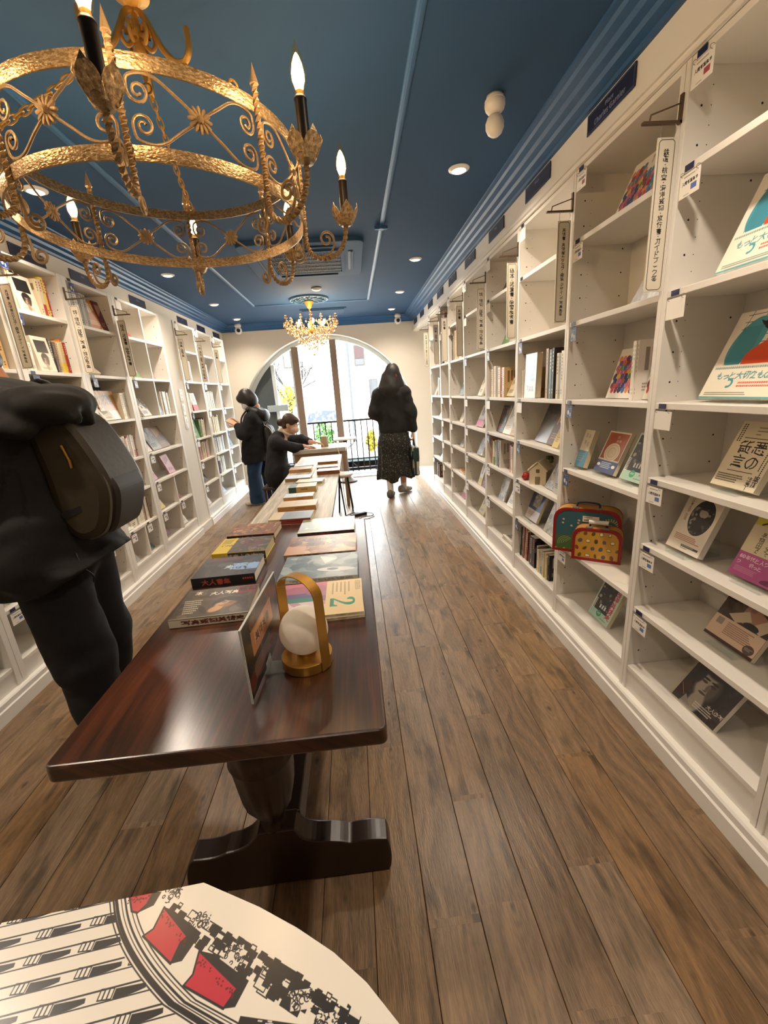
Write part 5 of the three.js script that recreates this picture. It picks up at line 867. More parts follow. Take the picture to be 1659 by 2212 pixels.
face('L5', 1, -5.2, 0.14, 0.22, 0.02, 'B', 'dark brown book leaning, second shelf, past the switch pier', { lean: 0.5, inset: 0.08 }); face('L5', 1, -5.0, 0.1, 0.15, 0.02, 'w', null, { lean: 0.5, inset: 0.05 }); face('L5', 0, -5.1, 0.14, 0.17, 0.02, 'w', null, { lean: 0.5, inset: 0.05 });
row('L6', 5, -5.55, 'wnmmmnPmmS', { far: 1, dir: -1, t: [0.03, 0.04], h: [0.2, 0.25] }); row('L6', 4, -5.57, 'kwlcwkwclkw', { far: 1, dir: -1, t: [0.028, 0.04], h: [0.2, 0.23] }); row('L6', 3, -5.6, 'wwccxcxcc', { far: 1, dir: -1, t: [0.034, 0.044], h: [0.2, 0.23] }); row('L6', 2, -5.56, 'wlwswwLwlwwwsw', { far: 1, dir: -1, t: [0.028, 0.036], h: [0.18, 0.21] }); row('L6', 1, -5.7, 'vwlwLww', { far: 1, dir: -1, t: [0.03, 0.04], h: [0.19, 0.22] });
face('L6', 0, -5.75, 0.14, 0.2, 0.02, 's', 'pale blue book leaning, bottom shelf, pale-spined left-wall bookcase', { lean: 0.5, inset: 0.06 });
face('L7', 6, -6.32, 0.12, 0.2, 0.02, 'r', 'red book leaning at the top, nearest the window wall', { lean: 0.3, inset: 0.04 }); face('L7', 5, -6.32, 0.12, 0.16, 0.02, 'G', 'green-footed book leaning, nearest the window wall', { lean: 0.4, inset: 0.04 }); face('L7', 4, -6.35, 0.14, 0.14, 0.02, 'b', 'brown book leaning, nearest the window wall', { lean: 0.4, inset: 0.05 });
face('L7', 3, -6.28, 0.13, 0.14, 0.02, 'w', null, { lean: 0.5, inset: 0.04 }); face('L7', 2, -6.38, 0.18, 0.17, 0.02, 's', 'pale teal book leaning, third shelf, nearest the window wall', { lean: 0.4, inset: 0.04 }); face('L7', 1, -6.32, 0.13, 0.2, 0.02, 'G', 'pale green-edged book leaning, second shelf, nearest the window wall', { lean: 0.5, inset: 0.04 }); face('L7', 0, -6.3, 0.12, 0.2, 0.02, 'y', 'bright yellow book leaning, bottom shelf, nearest the window wall', { lean: 0.5, inset: 0.05 });
{
  const t = thing('book_rows', 'rows of pale book spines filling the far bookcases beyond the switch pier', 'books'); t.userData.kind = 'stuff';
  part('cover', merge(FARC), bookAtlas.m, t); part('page_block', merge(FARP), M.page, t);
}
// ---------------------------------------------------------------- the dark table
const TY = 0.72;
{
  const t = thing('trestle_table', 'long dark polished wooden table with a carved bulbous leg', 'table', null, [-0.337, 0, -1.48]);
  const W = 0.70, L = 1.53, H = 0.042;
  const s = new THREE.Shape(), r = 0.012, a = W / 2 - 0.006, b = L / 2 - 0.006;
  s.moveTo(-a + r, -b); s.lineTo(a - r, -b); s.quadraticCurveTo(a, -b, a, -b + r); s.lineTo(a, b - r); s.quadraticCurveTo(a, b, a - r, b); s.lineTo(-a + r, b); s.quadraticCurveTo(-a, b, -a, b - r); s.lineTo(-a, -b + r); s.quadraticCurveTo(-a, -b, -a + r, -b);
  const top = new THREE.ExtrudeGeometry(s, { depth: H - 0.014, bevelEnabled: true, bevelSize: 0.006, bevelThickness: 0.007, bevelSegments: 3, curveSegments: 6 }).translate(0, 0, 0.007).rotateX(-Math.PI / 2).translate(0, TY - H, 0);
  { const p = top.attributes.position, uv = top.attributes.uv; for (let i = 0; i < p.count; i++) uv.setXY(i, p.getX(i) / 0.75 + 0.5 + p.getY(i) * 2, p.getZ(i) / 1.6 + 0.5); }
  part('tabletop', top, M.darkWood, t);
  part('apron', [rbox(0.05, 0.05, 1.16, 0.004, 0, TY - H - 0.025, 0)], M.legWood, t);
  const legProfile = [[0.001, 0], [0.034, 0], [0.036, 0.012], [0.03, 0.024], [0.034, 0.04], [0.05, 0.07], [0.068, 0.105], [0.078, 0.15], [0.083, 0.2], [0.086, 0.255], [0.09, 0.262], [0.088, 0.272], [0.091, 0.30], [0.088, 0.345], [0.078, 0.385], [0.06, 0.41], [0.052, 0.42], [0.062, 0.436], [0.06, 0.455], [0.001, 0.455]];
  const legGeo = () => {
    const g = lathe(legProfile, 48), p = g.attributes.position;
    for (let i = 0; i < p.count; i++) { const x = p.getX(i), y = p.getY(i), z = p.getZ(i), an = Math.atan2(z, x), lobe = y > 0.27 && y < 0.42 ? 0.07 * Math.abs(Math.sin(an * 5)) : y > 0.04 && y < 0.25 ? 0.05 * Math.abs(Math.cos(an * 6)) : 0; p.setX(i, x * (1 - lobe)); p.setZ(i, z * (1 - lobe)); }
    g.computeVertexNormals(); return g;
  };
  for (const z of [0.525, -0.525]) {
    part('leg', legGeo().translate(0, 0.20, z), M.legWood, t);
    const f = new THREE.Shape();
    f.moveTo(-0.265, 0); f.lineTo(0.325, 0); f.bezierCurveTo(0.338, 0.03, 0.332, 0.10, 0.322, 0.118); f.bezierCurveTo(0.28, 0.128, 0.255, 0.125, 0.23, 0.122); f.bezierCurveTo(0.21, 0.118, 0.205, 0.13, 0.16, 0.138); f.bezierCurveTo(0.12, 0.14, 0.08, 0.15, 0.07, 0.18); f.lineTo(0.06, 0.20); f.lineTo(-0.04, 0.20); f.bezierCurveTo(-0.06, 0.17, -0.08, 0.145, -0.14, 0.14); f.bezierCurveTo(-0.17, 0.125, -0.2, 0.125, -0.235, 0.128); f.bezierCurveTo(-0.262, 0.12, -0.268, 0.05, -0.265, 0);
    part('foot', new THREE.ExtrudeGeometry(f, { depth: 0.055, bevelEnabled: true, bevelSize: 0.004, bevelThickness: 0.006, bevelSegments: 2, curveSegments: 8 }).translate(0, 0.0045, z - 0.0275), M.legWood, t);
  }
  part('stretcher', [rbox(0.055, 0.095, 1.0, 0.006, 0.045, 0.16, 0)], M.legWood, t);
}
// flat books on the tables: the printed top is drawn as seen from the near end
function flatBook(label, x, z, w, d, t, top, side, ry = 0, y = TY, hard = true, pages = true) {
  const o = thing('book', label, 'book', 'books lying flat on the tables', [x, y + 0.0004, z], ry), b = hard ? 0.0022 : 0.001;
  const cv = merge([boxUVs(w, b, d, 0, t - b / 2, 0, [null, null, top, null, null, null], top), boxUVs(w, b, d, 0, b / 2, 0, [null, null, null, null, null, null], top)]);
  part('cover', cv, top.m, o); part('spine', boxUVs(w, t - 2 * b, b, 0, t / 2, d / 2 - b / 2, [null, null, null, null, side, null], side), side.m, o); part('page_block', box(w - 0.006, t - 2 * b, d - b - 0.004, 0, t / 2, -b / 2 + 0.001), pageMats[bookCount++ % 3], o);
  return o;
}
const side = (bg, ink, k = 1, ob = null) => bookAtlas.add(150, 26, (c, w, h) => { fillAll(c, w, h, bg); if (ob) { c.fillStyle = ob; c.fillRect(0, 0, w * 0.3, h); } jp(c, ['写真戦記美術史', '大人書集', '美術書人の本'][k % 3], 24, 5, 16, { color: ink, w: 0.16 }); scribble(c, 120, 8, 24, 9, ink, 1, prng(k)); });
flatBook('dark photographic book with a pale face and cream spine, nearest of the left-hand column', -0.519, -1.330, 0.248, 0.21, 0.030, HERO.t1, side('#c9bfa6', '#5a2a20', 0), 0.03);
flatBook('black book with big pale blue characters, second of the left-hand column', -0.553, -1.612, 0.24, 0.20, 0.042, HERO.t2, side('#17161a', '#a8442f', 1), 0.01);
flatBook('dark book with a yellow band, third of the left-hand column', -0.555, -1.862, 0.235, 0.20, 0.042, HERO.t3, side('#3a342c', '#b7a890', 2, '#d9bd1c'), -0.02);
flatBook('orange and brown painted book, farthest of the left-hand column', -0.560, -2.112, 0.235, 0.19, 0.036, HERO.t4, side('#3a1c14', '#b08a6a', 1), -0.04);
flatBook('grey-green catalogue with yellow ornament and pink drapery', -0.187, -2.125, 0.285, 0.24, 0.022, HERO.r1, side('#2a1d1c', '#8d2f33', 1), -0.02);
flatBook('brown and gold art catalogue with bold dark title', -0.197, -1.852, 0.315, 0.24, 0.016, HERO.r2, side('#8d7860', '#4a3a2a', 2), -0.03, TY, false);
flatBook('pale blue-grey cloudy catalogue behind the table lamp', -0.188, -1.588, 0.305, 0.24, 0.016, HERO.r3, side('#cfc8b8', '#8d8678', 0), -0.02, TY, false);
flatBook('pink and green striped booklet with a tan strip and a green numeral', -0.19, -1.298, 0.335, 0.245, 0.010, HERO.r4, side('#dcd2ba', '#b8ac92', 0), 0.01, TY + 0.0105, false);
flatBook('cream booklet directly under the pink and green one', -0.188, -1.296, 0.33, 0.25, 0.010, sub(HERO.r4, 0.7, 0.75, 0, 0.1), side('#dcd2ba', '#b8ac92', 0), 0.03, TY, false);
// cordless table lamp
{
  const t = thing('table_lamp', 'brass table lamp with a white globe under an arched strap handle', 'lamp', null, [-0.178, TY, -0.978], -0.67);
  part('base', lathe([[0.001, 0], [0.064, 0], [0.0665, 0.002], [0.067, 0.026], [0.0655, 0.028], [0.030, 0.028], [0.001, 0.027]], 48), M.brass, t);
  part('globe', new THREE.SphereGeometry(0.063, 36, 24).translate(0, 0.096, 0), M.opal, t);
  part('collar', cyl(0.022, 0.024, 0.012, 24, 0, 0.033, 0), M.brass, t);
  const path = []; for (let i = 0; i <= 40; i++) { const a = Math.PI * i / 40; path.push(i === 0 || i === 40 ? null : [Math.cos(a) * 0.0675, 0.2 + Math.sin(a) * 0.052]); }
  const pts = [[0.0685, 0.002], [0.0685, 0.05], [0.0685, 0.12], [0.068, 0.17], ...path.slice(1, 40), [-0.068, 0.17], [-0.0685, 0.12], [-0.0685, 0.05], [-0.0685, 0.002]];
  const inner = pts.map(([x, y], i) => { const p = pts[Math.max(0, i - 1)], n = pts[Math.min(pts.length - 1, i + 1)], dx = n[0] - p[0], dy = n[1] - p[1], l = Math.hypot(dx, dy); return [x - dy / l * 0.0025, y + dx / l * 0.0025]; });
  part('handle', flat(extrude([...pts, ...inner.reverse()], 0.03).translate(0, 0, -0.015)), M.brass, t);
}
// poster card in its clear holder
{
  const t = thing('card_holder', 'clear acrylic holder with a dark brown printed card', 'sign', null, [-0.281, TY, -0.99], 0);
  const L = 0.315, h = 0.192, ry = -Math.PI / 2 - 0.06;
  const p = part('printed_card', board(L - 0.006, h - 0.008, 0.001, HERO.poster, true), heroAtlas.m, t); p.position.y = h / 2 + 0.004; p.rotation.y = ry + Math.PI; 
  { const q = part('acrylic_sheet', box(L, h, 0.0025), M.acrylic, t); q.position.set(-0.0024, h / 2 + 0.003, 0); q.rotation.y = ry; const ed = part('acrylic_edge', [box(0.002, h, 0.005, L / 2, 0, 0), box(0.002, h, 0.005, -L / 2, 0, 0), box(L, 0.002, 0.005, 0, h / 2, 0)], std(0xc9ccc8, 0.25), t); ed.position.set(-0.001, h / 2 + 0.003, 0); ed.rotation.y = ry; }
  part('foot', [extrude([[-0.055, 0], [0.055, 0], [0.05, 0.003], [0.006, 0.004], [0.005, 0.03], [0.003, 0.03], [0.003, 0.003], [-0.003, 0.003], [-0.003, 0.03], [-0.005, 0.03], [-0.006, 0.004], [-0.05, 0.003]], 0.05).translate(0, 0, -0.0)], phys(0xe9edee, 0.12, { transmission: 0.75, ior: 1.45 }), t);
}
// ---------------------------------------------------------------- the pale plank table
{
  const t = thing('plank_table', 'narrow pale weathered plank table on thin black metal legs', 'table', null, [-0.41, 0, -3.6]);
  const L = 2.62, g = rbox(0.236, 0.03, L, 0.003);
  const bd = (x, k) => { const q = box(0.232, 0.03, L, x, TY - 0.015, 0), uv = q.attributes.uv, p = q.attributes.position; for (let i = 0; i < 24; i++) uv.setXY(i, p.getX(i) * 1.7 + k * 0.37, p.getZ(i) * 0.55 + k * 0.2 + p.getY(i)); return q; };
  part('plank', bd(-0.118, 0), M.plank, t); part('plank', bd(0.118, 1), M.plank, t);
  for (const z of [1.22, -1.2]) for (const x of [-0.17, 0.17]) {
    part('leg', [bar([x, TY - 0.03, z], [x + Math.sign(x) * 0.045, 0, z + Math.sign(z) * 0.02], 0.008), bar([x, TY - 0.03, z - Math.sign(z) * 0.12], [x + Math.sign(x) * 0.045, 0.0, z + Math.sign(z) * 0.02], 0.008)], M.ironBlack, t);
  }
  for (const z of [1.16, -1.14]) part('leg_plate', box(0.42, 0.005, 0.14, 0, TY - 0.0325, z), M.ironBlack, t);
}
const PB = [
  [-0.40, -2.325, 0.235, 0.155, 0.034, '#7d8792', '#8a3a34', 'grey and red boxed book with a cream end, nearest on the plank table', '#cdbb96', -0.06],
  [-0.395, -2.59, 0.235, 0.15, 0.034, '#bfa684', '#a5743e', 'tan book with a pale cover, second on the plank table', null, -0.03],
  [-0.42, -2.84, 0.20, 0.115, 0.03, '#b8c2cc', '#b3814a', 'silver-covered book with tan side, third on the plank table', null, -0.02],
  [-0.42, -3.095, 0.20, 0.14, 0.044, '#b9a678', '#b49355', 'tan boxed book with a dark green end, fourth on the plank table', '#2d4038', 0.0],
  [-0.395, -3.375, 0.215, 0.135, 0.022, '#b3b38e', '#8d8748', 'pale green book, fifth on the plank table', null, -0.10],
  [-0.505, -3.53, 0.21, 0.14, 0.03, '#b6c6dc', '#8a6a3e', 'pale blue book, sixth on the plank table', null, -0.05],
  [-0.54, -3.97, 0.205, 0.15, 0.03, '#a87a48', '#b28a5c', 'kraft brown book with a maroon end, left column of the plank table', null, 0.0],
  [-0.545, -4.30, 0.19, 0.19, 0.012, '#c7cbd2', '#d6d2c8', 'pale leaflet with small pictures at the far end of the plank table', null, 0.05],
  [-0.262, -3.735, 0.2, 0.13, 0.036, '#c9b892', '#7a3f22', 'thick brown book with a pale cover, nearest of the right-hand three', null, -0.05],
  [-0.29, -4.03, 0.2, 0.12, 0.02, '#d9d3c4', '#7d5a40', 'white and pink book, middle of the right-hand three', '#c98a82', -0.02],
  [-0.30, -4.30, 0.2, 0.12, 0.03, '#c9a860', '#8a5a30', 'yellow-topped brown book, farthest of the right-hand three', null, -0.04],
];
PB.forEach(([x, z, w, d, t, cTop, cSide, label, end, ry], i) => {
  const top = bookAtlas.add(70, 46, (c, W, H) => { fillAll(c, W, H, cTop); if (end) { c.fillStyle = end; c.fillRect(i === 9 ? W * 0.7 : 0, 0, W * 0.28, H); } scribble(c, W * 0.4, 8, W * 0.4, 26, 'rgba(90,80,70,0.35)', 4, prng(i + 2)); if (i === 7) { c.fillStyle = '#8d86a0'; c.fillRect(12, 12, 16, 12); c.fillStyle = '#6d6470'; c.fillRect(38, 10, 12, 12); } });
  const sd = bookAtlas.add(70, 14, (c, W, H) => { fillAll(c, W, H, cSide); if (end) { c.fillStyle = end; c.fillRect(i === 9 ? W * 0.7 : 0, 0, W * 0.28, H); } scribble(c, W * 0.45, 4, W * 0.3, 5, 'rgba(60,30,20,0.6)', 1, prng(i)); });
  flatBook(label, x, z, w, d, t, top, sd, ry);
});
// ---------------------------------------------------------------- counter table by the window, stool, café table
{
  const t = thing('counter_table', 'white-topped wooden table in front of the arched window', 'table', null, [-0.46, 0, -5.48]);
  part('tabletop', [rbox(0.66, 0.05, 0.5, 0.004, 0, 0.735, 0)], std(0xb9b2a6, 0.35), t);
  part('side_board', box(0.64, 0.10, 0.02, 0, 0.66, 0.22), std(0x8c7458, 0.6), t);
  for (const x of [-0.3, 0.3]) for (const z of [-0.22, 0.22]) part('leg', rbox(0.04, 0.71, 0.04, 0.004, x, 0.355, z), std(0x8c7458, 0.6), t);
  const c = thing('pen_cup', 'tall beige cup with a thin stick on the white-topped table', 'cup', null, [-0.40, 0.76, -5.45]);
  part('cup', [lathe([[0.001, 0], [0.05, 0], [0.048, 0.06], [0.042, 0.062], [0.04, 0.13], [0.037, 0.13], [0.037, 0.02], [0.001, 0.02]], 24)], std(0xa89678, 0.6), c); part('rim', new THREE.TorusGeometry(0.04, 0.005, 6, 24).rotateX(Math.PI / 2).translate(0, 0.13, 0), M.plasticWhite, c); part('stick', bar([0.005, 0.03, 0], [0.012, 0.28, 0], 0.003), M.steel, c);
  single('paper_sheet', [box(0.16, 0.0012, 0.11, 0, 0.0006, 0)], std(0xf1eee6, 0.6), 'white paper sheet under the seated woman\'s hands', 'paper', null, [-0.62, 0.76, -5.42], 0.2);
  single('paper_sheet', [box(0.13, 0.0012, 0.09, 0, 0.0006, 0)], std(0xe8cfc8, 0.6), 'pale pink paper beside the tall beige cup', 'paper', null, [-0.52, 0.76, -5.34], -0.2);
  single('cable', tube([[-0.33, 0.762, -5.4], [-0.27, 0.765, -5.3], [-0.235, 0.76, -5.235], [-0.22, 0.70, -5.22], [-0.21, 0.5, -5.20], [-0.20, 0.2, -5.1], [-0.17, 0.006, -5.0], [-0.10, 0.005, -4.9], [-0.05, 0.005, -4.8], [-0.12, 0.005, -4.72]], 0.004, 60, 6), M.plasticWhite, 'white cable hanging off the white-topped table', 'cable');
  const ex = thing('power_strip', 'dark power strip with tangled cables beside the black table legs', 'power strip', null, [-0.04, 0, -4.76], 0.4);
  part('body', rbox(0.2, 0.03, 0.05, 0.006, 0, 0.015, 0), M.black, ex); part('cable', [tube([[0.1, 0.015, 0], [0.16, 0.006, 0.05], [0.12, 0.005, 0.12], [0.02, 0.005, 0.1], [-0.06, 0.005, 0.15], [0.04, 0.005, 0.2], [0.13, 0.005, 0.16]], 0.004, 50, 6), tube([[-0.1, 0.015, 0], [-0.14, 0.006, -0.06], [-0.05, 0.005, -0.12], [0.06, 0.005, -0.09]], 0.004, 40, 6)], M.black, ex);
  const s = thing('stool', 'round pale stool beside the plank table', 'stool', null, [-0.19, 0, -5.14 + 0.1]);
  part('seat', lathe([[0.001, 0.43], [0.10, 0.43], [0.115, 0.44], [0.12, 0.455], [0.11, 0.47], [0.001, 0.472]], 32), std(0xcfc8bc, 0.5), s);
  for (let i = 0; i < 4; i++) { const a = Math.PI / 4 + i * Math.PI / 2; part('leg', bar([0.07 * Math.cos(a), 0.43, 0.07 * Math.sin(a)], [0.12 * Math.cos(a), 0, 0.12 * Math.sin(a)], 0.009), M.ironBlack, s); }
  const f = thing('cafe_table', 'small white café table with a dark ornate frame just inside the window', 'table', null, [-0.17, 0, -6.78]);
  part('tabletop', rbox(0.36, 0.025, 0.30, 0.006, 0, 0.702, 0), std(0xe9e8e4, 0.35), f);
  part('frame', [-1, 1].map((e) => box(0.012, 0.04, 0.28, e * 0.15, 0.67, 0)), std(0x57504a, 0.5), f);
  part('pedestal', [lathe([[0.001, 0.69], [0.05, 0.69], [0.022, 0.62], [0.018, 0.3], [0.03, 0.1], [0.12, 0.03], [0.15, 0.0], [0.001, 0]], 20)], std(0x57504a, 0.5), f);
  for (const e of [-1, 1]) part('bracket', tube([[e * 0.14, 0.68, 0], [e * 0.13, 0.62, 0], [e * 0.08, 0.58, 0], [e * 0.03, 0.54, 0]], 0.008, 20, 6), std(0x57504a, 0.5), f);
}
// ---------------------------------------------------------------- printed card in the foreground, on its stand
const FLAGS = [
  [[[-0.285, 0.339], [-0.259, 0.338], [-0.261, 0.327], [-0.267, 0.32], [-0.274, 0.322]], [[-0.259, 0.338], [-0.25, 0.337], [-0.253, 0.325], [-0.267, 0.32]]],
  [[[-0.241, 0.322], [-0.207, 0.294], [-0.212, 0.289], [-0.215, 0.274], [-0.252, 0.299], [-0.244, 0.304]], [[-0.241, 0.322], [-0.230, 0.318], [-0.194, 0.295], [-0.205, 0.275], [-0.215, 0.274]]],
  [[[-0.191, 0.281], [-0.147, 0.25], [-0.151, 0.245], [-0.156, 0.238], [-0.197, 0.257], [-0.191, 0.264]], [[-0.191, 0.281], [-0.177, 0.277], [-0.138, 0.254], [-0.146, 0.238], [-0.156, 0.238]]],
];
{
  const t = thing('printed_sheet', 'large glossy sheet with a pen drawing of a street and red flags', 'print', null, [0, 0, 0]);
  const out = [[-0.62, 0.315], [-0.409, 0.327], [-0.207, 0.34], [-0.141, 0.31], [-0.10, 0.288], [-0.063, 0.265], [-0.033, 0.241], [-0.007, 0.213], [0.02, 0.17], [0.02, 0.03], [-0.62, 0.03]];
  const uv = (x, z) => [(x + 0.5) / 0.52, (-z - 0.0) / 0.36];
  const g = extrude(out, 0.005, 0.0012).rotateX(-Math.PI / 2).translate(0, 0.894, 0), p = g.attributes.position;
  for (let i = 0; i < p.count; i++) g.attributes.uv.setXY(i, ...uv(p.getX(i), p.getZ(i)));
  const tex = canvasTex(1536, 1064, (c, w, h) => drawStreet(c, w, h));
  part('sheet', g, phys(0xffffff, 0.3, { map: tex, clearcoat: 0.3, clearcoatRoughness: 0.2 }), t);
  part('board', extrude(out.map(([x, z]) => [x * 0.985 - 0.006, z * 0.97]), 0.012, 0.001).rotateX(-Math.PI / 2).translate(0, 0.879, 0), std(0xeae6de, 0.5), t);
  const s = thing('display_stand', 'plain dark stand hidden beneath the printed sheet', 'stand', null, [-0.28, 0, -0.17]);
  part('pole', cyl(0.03, 0.03, 0.86, 16, 0, 0.43, 0), M.dark, s); part('base', cyl(0.13, 0.14, 0.02, 24, 0, 0.01, 0), M.dark, s); part('plate', cyl(0.09, 0.09, 0.014, 24, 0, 0.870, 0), M.dark, s);
}
function drawStreet(c, w, h) {                         // pen drawing: u runs with x from -0.5 to 0.02, v with depth
  const r = prng(77), X = (x) => (x + 0.5) / 0.52 * w, Z = (z) => h - z / 0.36 * h;
  fillAll(c, w, h, '#e9e4da'); c.lineCap = 'round'; c.lineJoin = 'round'; const ink = '#24262c';
  // diagonal facade bands on the left
  c.save(); c.beginPath(); [[-0.6, 0.36], [-0.303, 0.338], [-0.262, 0.284], [-0.205, 0.243], [-0.16, 0.222], [-0.12, 0.2], [-0.12, 0.08], [-0.6, 0.08]].forEach((p, i) => (i ? c.lineTo(X(p[0]), Z(p[1])) : c.moveTo(X(p[0]), Z(p[1])))); c.clip();
  for (let k = 0; k < 9; k++) {
    const z0 = 0.333 - k * 0.021, y = (x) => Z(z0 + (x + 0.4) * 0.10);
    c.strokeStyle = ink; c.lineWidth = 4; c.beginPath(); c.moveTo(X(-0.6), y(-0.6)); c.lineTo(X(-0.1), y(-0.1)); c.stroke(); c.lineWidth = 3; c.beginPath(); c.moveTo(X(-0.6), y(-0.6) + 26); c.lineTo(X(-0.1), y(-0.1) + 26); c.stroke();
    for (let x = -0.56 + r() * 0.02; x < -0.12; x += 0.044 + r() * 0.012) { c.fillStyle = ink; c.beginPath(); c.moveTo(X(x), y(x) + 4); c.lineTo(X(x + 0.026), y(x)); c.lineTo(X(x + 0.027), y(x) + 10); c.quadraticCurveTo(X(x + 0.012), y(x) + 24, X(x), y(x) + 24); c.fill(); c.strokeStyle = ink; c.lineWidth = 3; for (let j = 0; j < 3; j++) c.strokeRect(X(x - 0.013 + j * 0.004), y(x) + 2, 11, 22); }
  }
  c.restore();
  // corner pilaster lines
  c.strokeStyle = ink; for (const [o, l] of [[-0.004, 3], [0, 5], [0.003, 8], [0.008, 2], [0.012, 5], [0.017, 2], [0.021, 3]]) { c.lineWidth = l; c.beginPath(); c.moveTo(X(-0.304 + o), Z(0.342)); c.lineTo(X(-0.296 + o), Z(0.33)); c.quadraticCurveTo(X(-0.272 + o), Z(0.29), X(-0.205 + o * 1.1), Z(0.246)); c.lineTo(X(-0.155 + o * 1.3), Z(0.222)); c.lineTo(X(-0.08 + o * 2), Z(0.19)); c.stroke(); }
  // right-hand street: dark blocks and pale squares falling away to the lower right
  for (let i = 0; i < 260; i++) { const t = r(), q = r(), x = -0.238 + t * 0.235 + q * 0.008, z = 0.331 - t * 0.122 - q * 0.026; c.save(); c.translate(X(x), Z(z)); c.rotate(0.5); const s = 8 + 15 * r(); c.fillStyle = r() < 0.6 ? ink : '#e6e1d6'; c.fillRect(0, 0, s * 1.5, s); if (r() < 0.6) { c.strokeStyle = ink; c.lineWidth = 2.5; c.strokeRect(0, 0, s * 1.5, s); } c.restore(); }
  c.save(); c.translate(X(-0.14), Z(0.232)); c.rotate(0.2); c.fillStyle = ink; c.fillRect(0, 0, 330, 60); for (let i = 0; i < 40; i++) { c.fillStyle = '#d9d6ce'; c.fillRect(r() * 320, r() * 55, 12, 3); } c.restore();
  for (const [x, z] of [[-0.246, 0.340], [-0.206, 0.312], [-0.166, 0.281], [-0.098, 0.243], [-0.075, 0.226]]) { c.fillStyle = '#e4dfd4'; c.fillRect(X(x), Z(z), 52, 38); c.strokeStyle = ink; c.lineWidth = 2.5; for (let i = 0; i < 24; i++) { c.beginPath(); c.arc(X(x) + r() * 52, Z(z) + r() * 38, 2 + r() * 6, r() * 6, r() * 6 + 3); c.stroke(); } }
  c.fillStyle = '#e9e4da'; c.beginPath(); [[-0.232, 0.35], [-0.205, 0.326], [-0.155, 0.296], [-0.098, 0.262], [-0.055, 0.235], [-0.012, 0.200], [0.03, 0.16], [0.03, 0.36]].forEach((p, i) => (i ? c.lineTo(X(p[0]), Z(p[1])) : c.moveTo(X(p[0]), Z(p[1])))); c.fill();
  for (let i = 0; i < 24; i++) { const t = r(); c.fillStyle = ink; c.beginPath(); c.ellipse(X(-0.10 + t * 0.07), Z(0.252 - t * 0.045), 4 + 9 * r(), 2 + 5 * r(), r() * 3, 0, 7); c.fill(); }
  // shop window outlines at the bottom
  c.strokeStyle = ink; c.lineWidth = 5; for (let i = 0; i < 4; i++) { c.beginPath(); c.roundRect(X(-0.125 + i * 0.03), Z(0.216 - i * 0.006), 74, 46, 12); c.fillStyle = '#ece7dc'; c.fill(); c.stroke(); scribble(c, X(-0.12 + i * 0.03), Z(0.212 - i * 0.006), 50, 34, '#5a5a5c', 4, r); }
  // red flags with black folds
  const flag = (pts, fold) => { c.fillStyle = ink; c.beginPath(); fold.forEach((p, i) => (i ? c.lineTo(X(p[0]), Z(p[1])) : c.moveTo(X(p[0]), Z(p[1])))); c.fill(); c.fillStyle = '#c02c46'; c.strokeStyle = ink; c.lineWidth = 5; c.beginPath(); pts.forEach((p, i) => (i ? c.lineTo(X(p[0]), Z(p[1])) : c.moveTo(X(p[0]), Z(p[1])))); c.closePath(); c.fill(); c.stroke(); c.fillStyle = '#5d1522'; for (let i = 0; i < 26; i++) { const a = pts[0], b = pts[1], t = r(); c.fillRect(X(a[0] + (b[0] - a[0]) * t), Z(a[1] + (b[1] - a[1]) * t) + 8 + 16 * r(), 4, 4); } };
  FLAGS.forEach((f) => flag(f[0], f[1]));
}
// ---------------------------------------------------------------- ceiling fittings
const downGlow = new THREE.MeshStandardMaterial({ color: 0xffffff, emissive: 0xfff0d8, emissiveIntensity: 7 });
{
  const words = { '1': 'right-hand', '-1': 'left-hand' };
  const one = [lathe([[0.038, -0.012], [0.055, -0.004], [0.056, 0], [0.052, 0.002]], 28)];
  const rim = merge(one), lens = rot(new THREE.CircleGeometry(0.04, 24), Math.PI / 2).translate(0, -0.009, 0);
  const put = (x, z, l) => {
    const t = thing('downlight', l, 'downlight', 'round ceiling downlights', [x, CEIL, z]);
    part('rim', rim, M.plasticWhite, t); part('lens', lens, downGlow, t);
    const s = new THREE.SpotLight(0xffecd6, SPOT, 0, 1.25, 0.9, 2); s.position.set(x, CEIL - 0.03, z); s.target.position.set(x, 0, z); s.castShadow = true; s.shadow.radius = 2; s.shadow.mapSize.set(512, 512); scene.add(s, s.target);
  };
  [-2.6, -4.16, -5.42, -6.47].forEach((z, i) => put(0.672, z, 'round recessed downlight, ' + NTH[i + 1] + ' of the row above the suitcase-wall aisle'));
  [-2.62, -4.22, -5.5, -6.51].forEach((z, i) => put(-1.51, z, 'round recessed downlight, ' + NTH[i + 1] + ' of the row above the man in black'));
  put(0.672, -0.9, 'round recessed downlight above the photographer, out of view'); put(-1.51, -0.9, 'round recessed downlight behind the photographer, out of view'); put(-0.4, 0.9, 'round recessed downlight far behind the photographer');
}
{
  const t = thing('sensor_lamp', 'white ceiling fitting of two stacked egg-shaped balls', 'lamp', null, [0.676, CEIL, -2.03]); t.scale.setScalar(0.66);
  part('base', lathe([[0, 0], [0.05, 0], [0.052, -0.012], [0.06, -0.03], [0.062, -0.05], [0.056, -0.07], [0.042, -0.086], [0.03, -0.094], [0, -0.094]], 28), M.plasticWhite, t);
  part('seam_ring', new THREE.TorusGeometry(0.0585, 0.0025, 6, 28).rotateX(Math.PI / 2).translate(0, -0.027, 0), M.plasticWhite, t);
  part('lower_ball', lathe([[0.001, -0.09], [0.028, -0.096], [0.046, -0.112], [0.056, -0.138], [0.055, -0.165], [0.043, -0.19], [0.024, -0.205], [0.001, -0.21]], 28), M.plasticWhite, t);
}
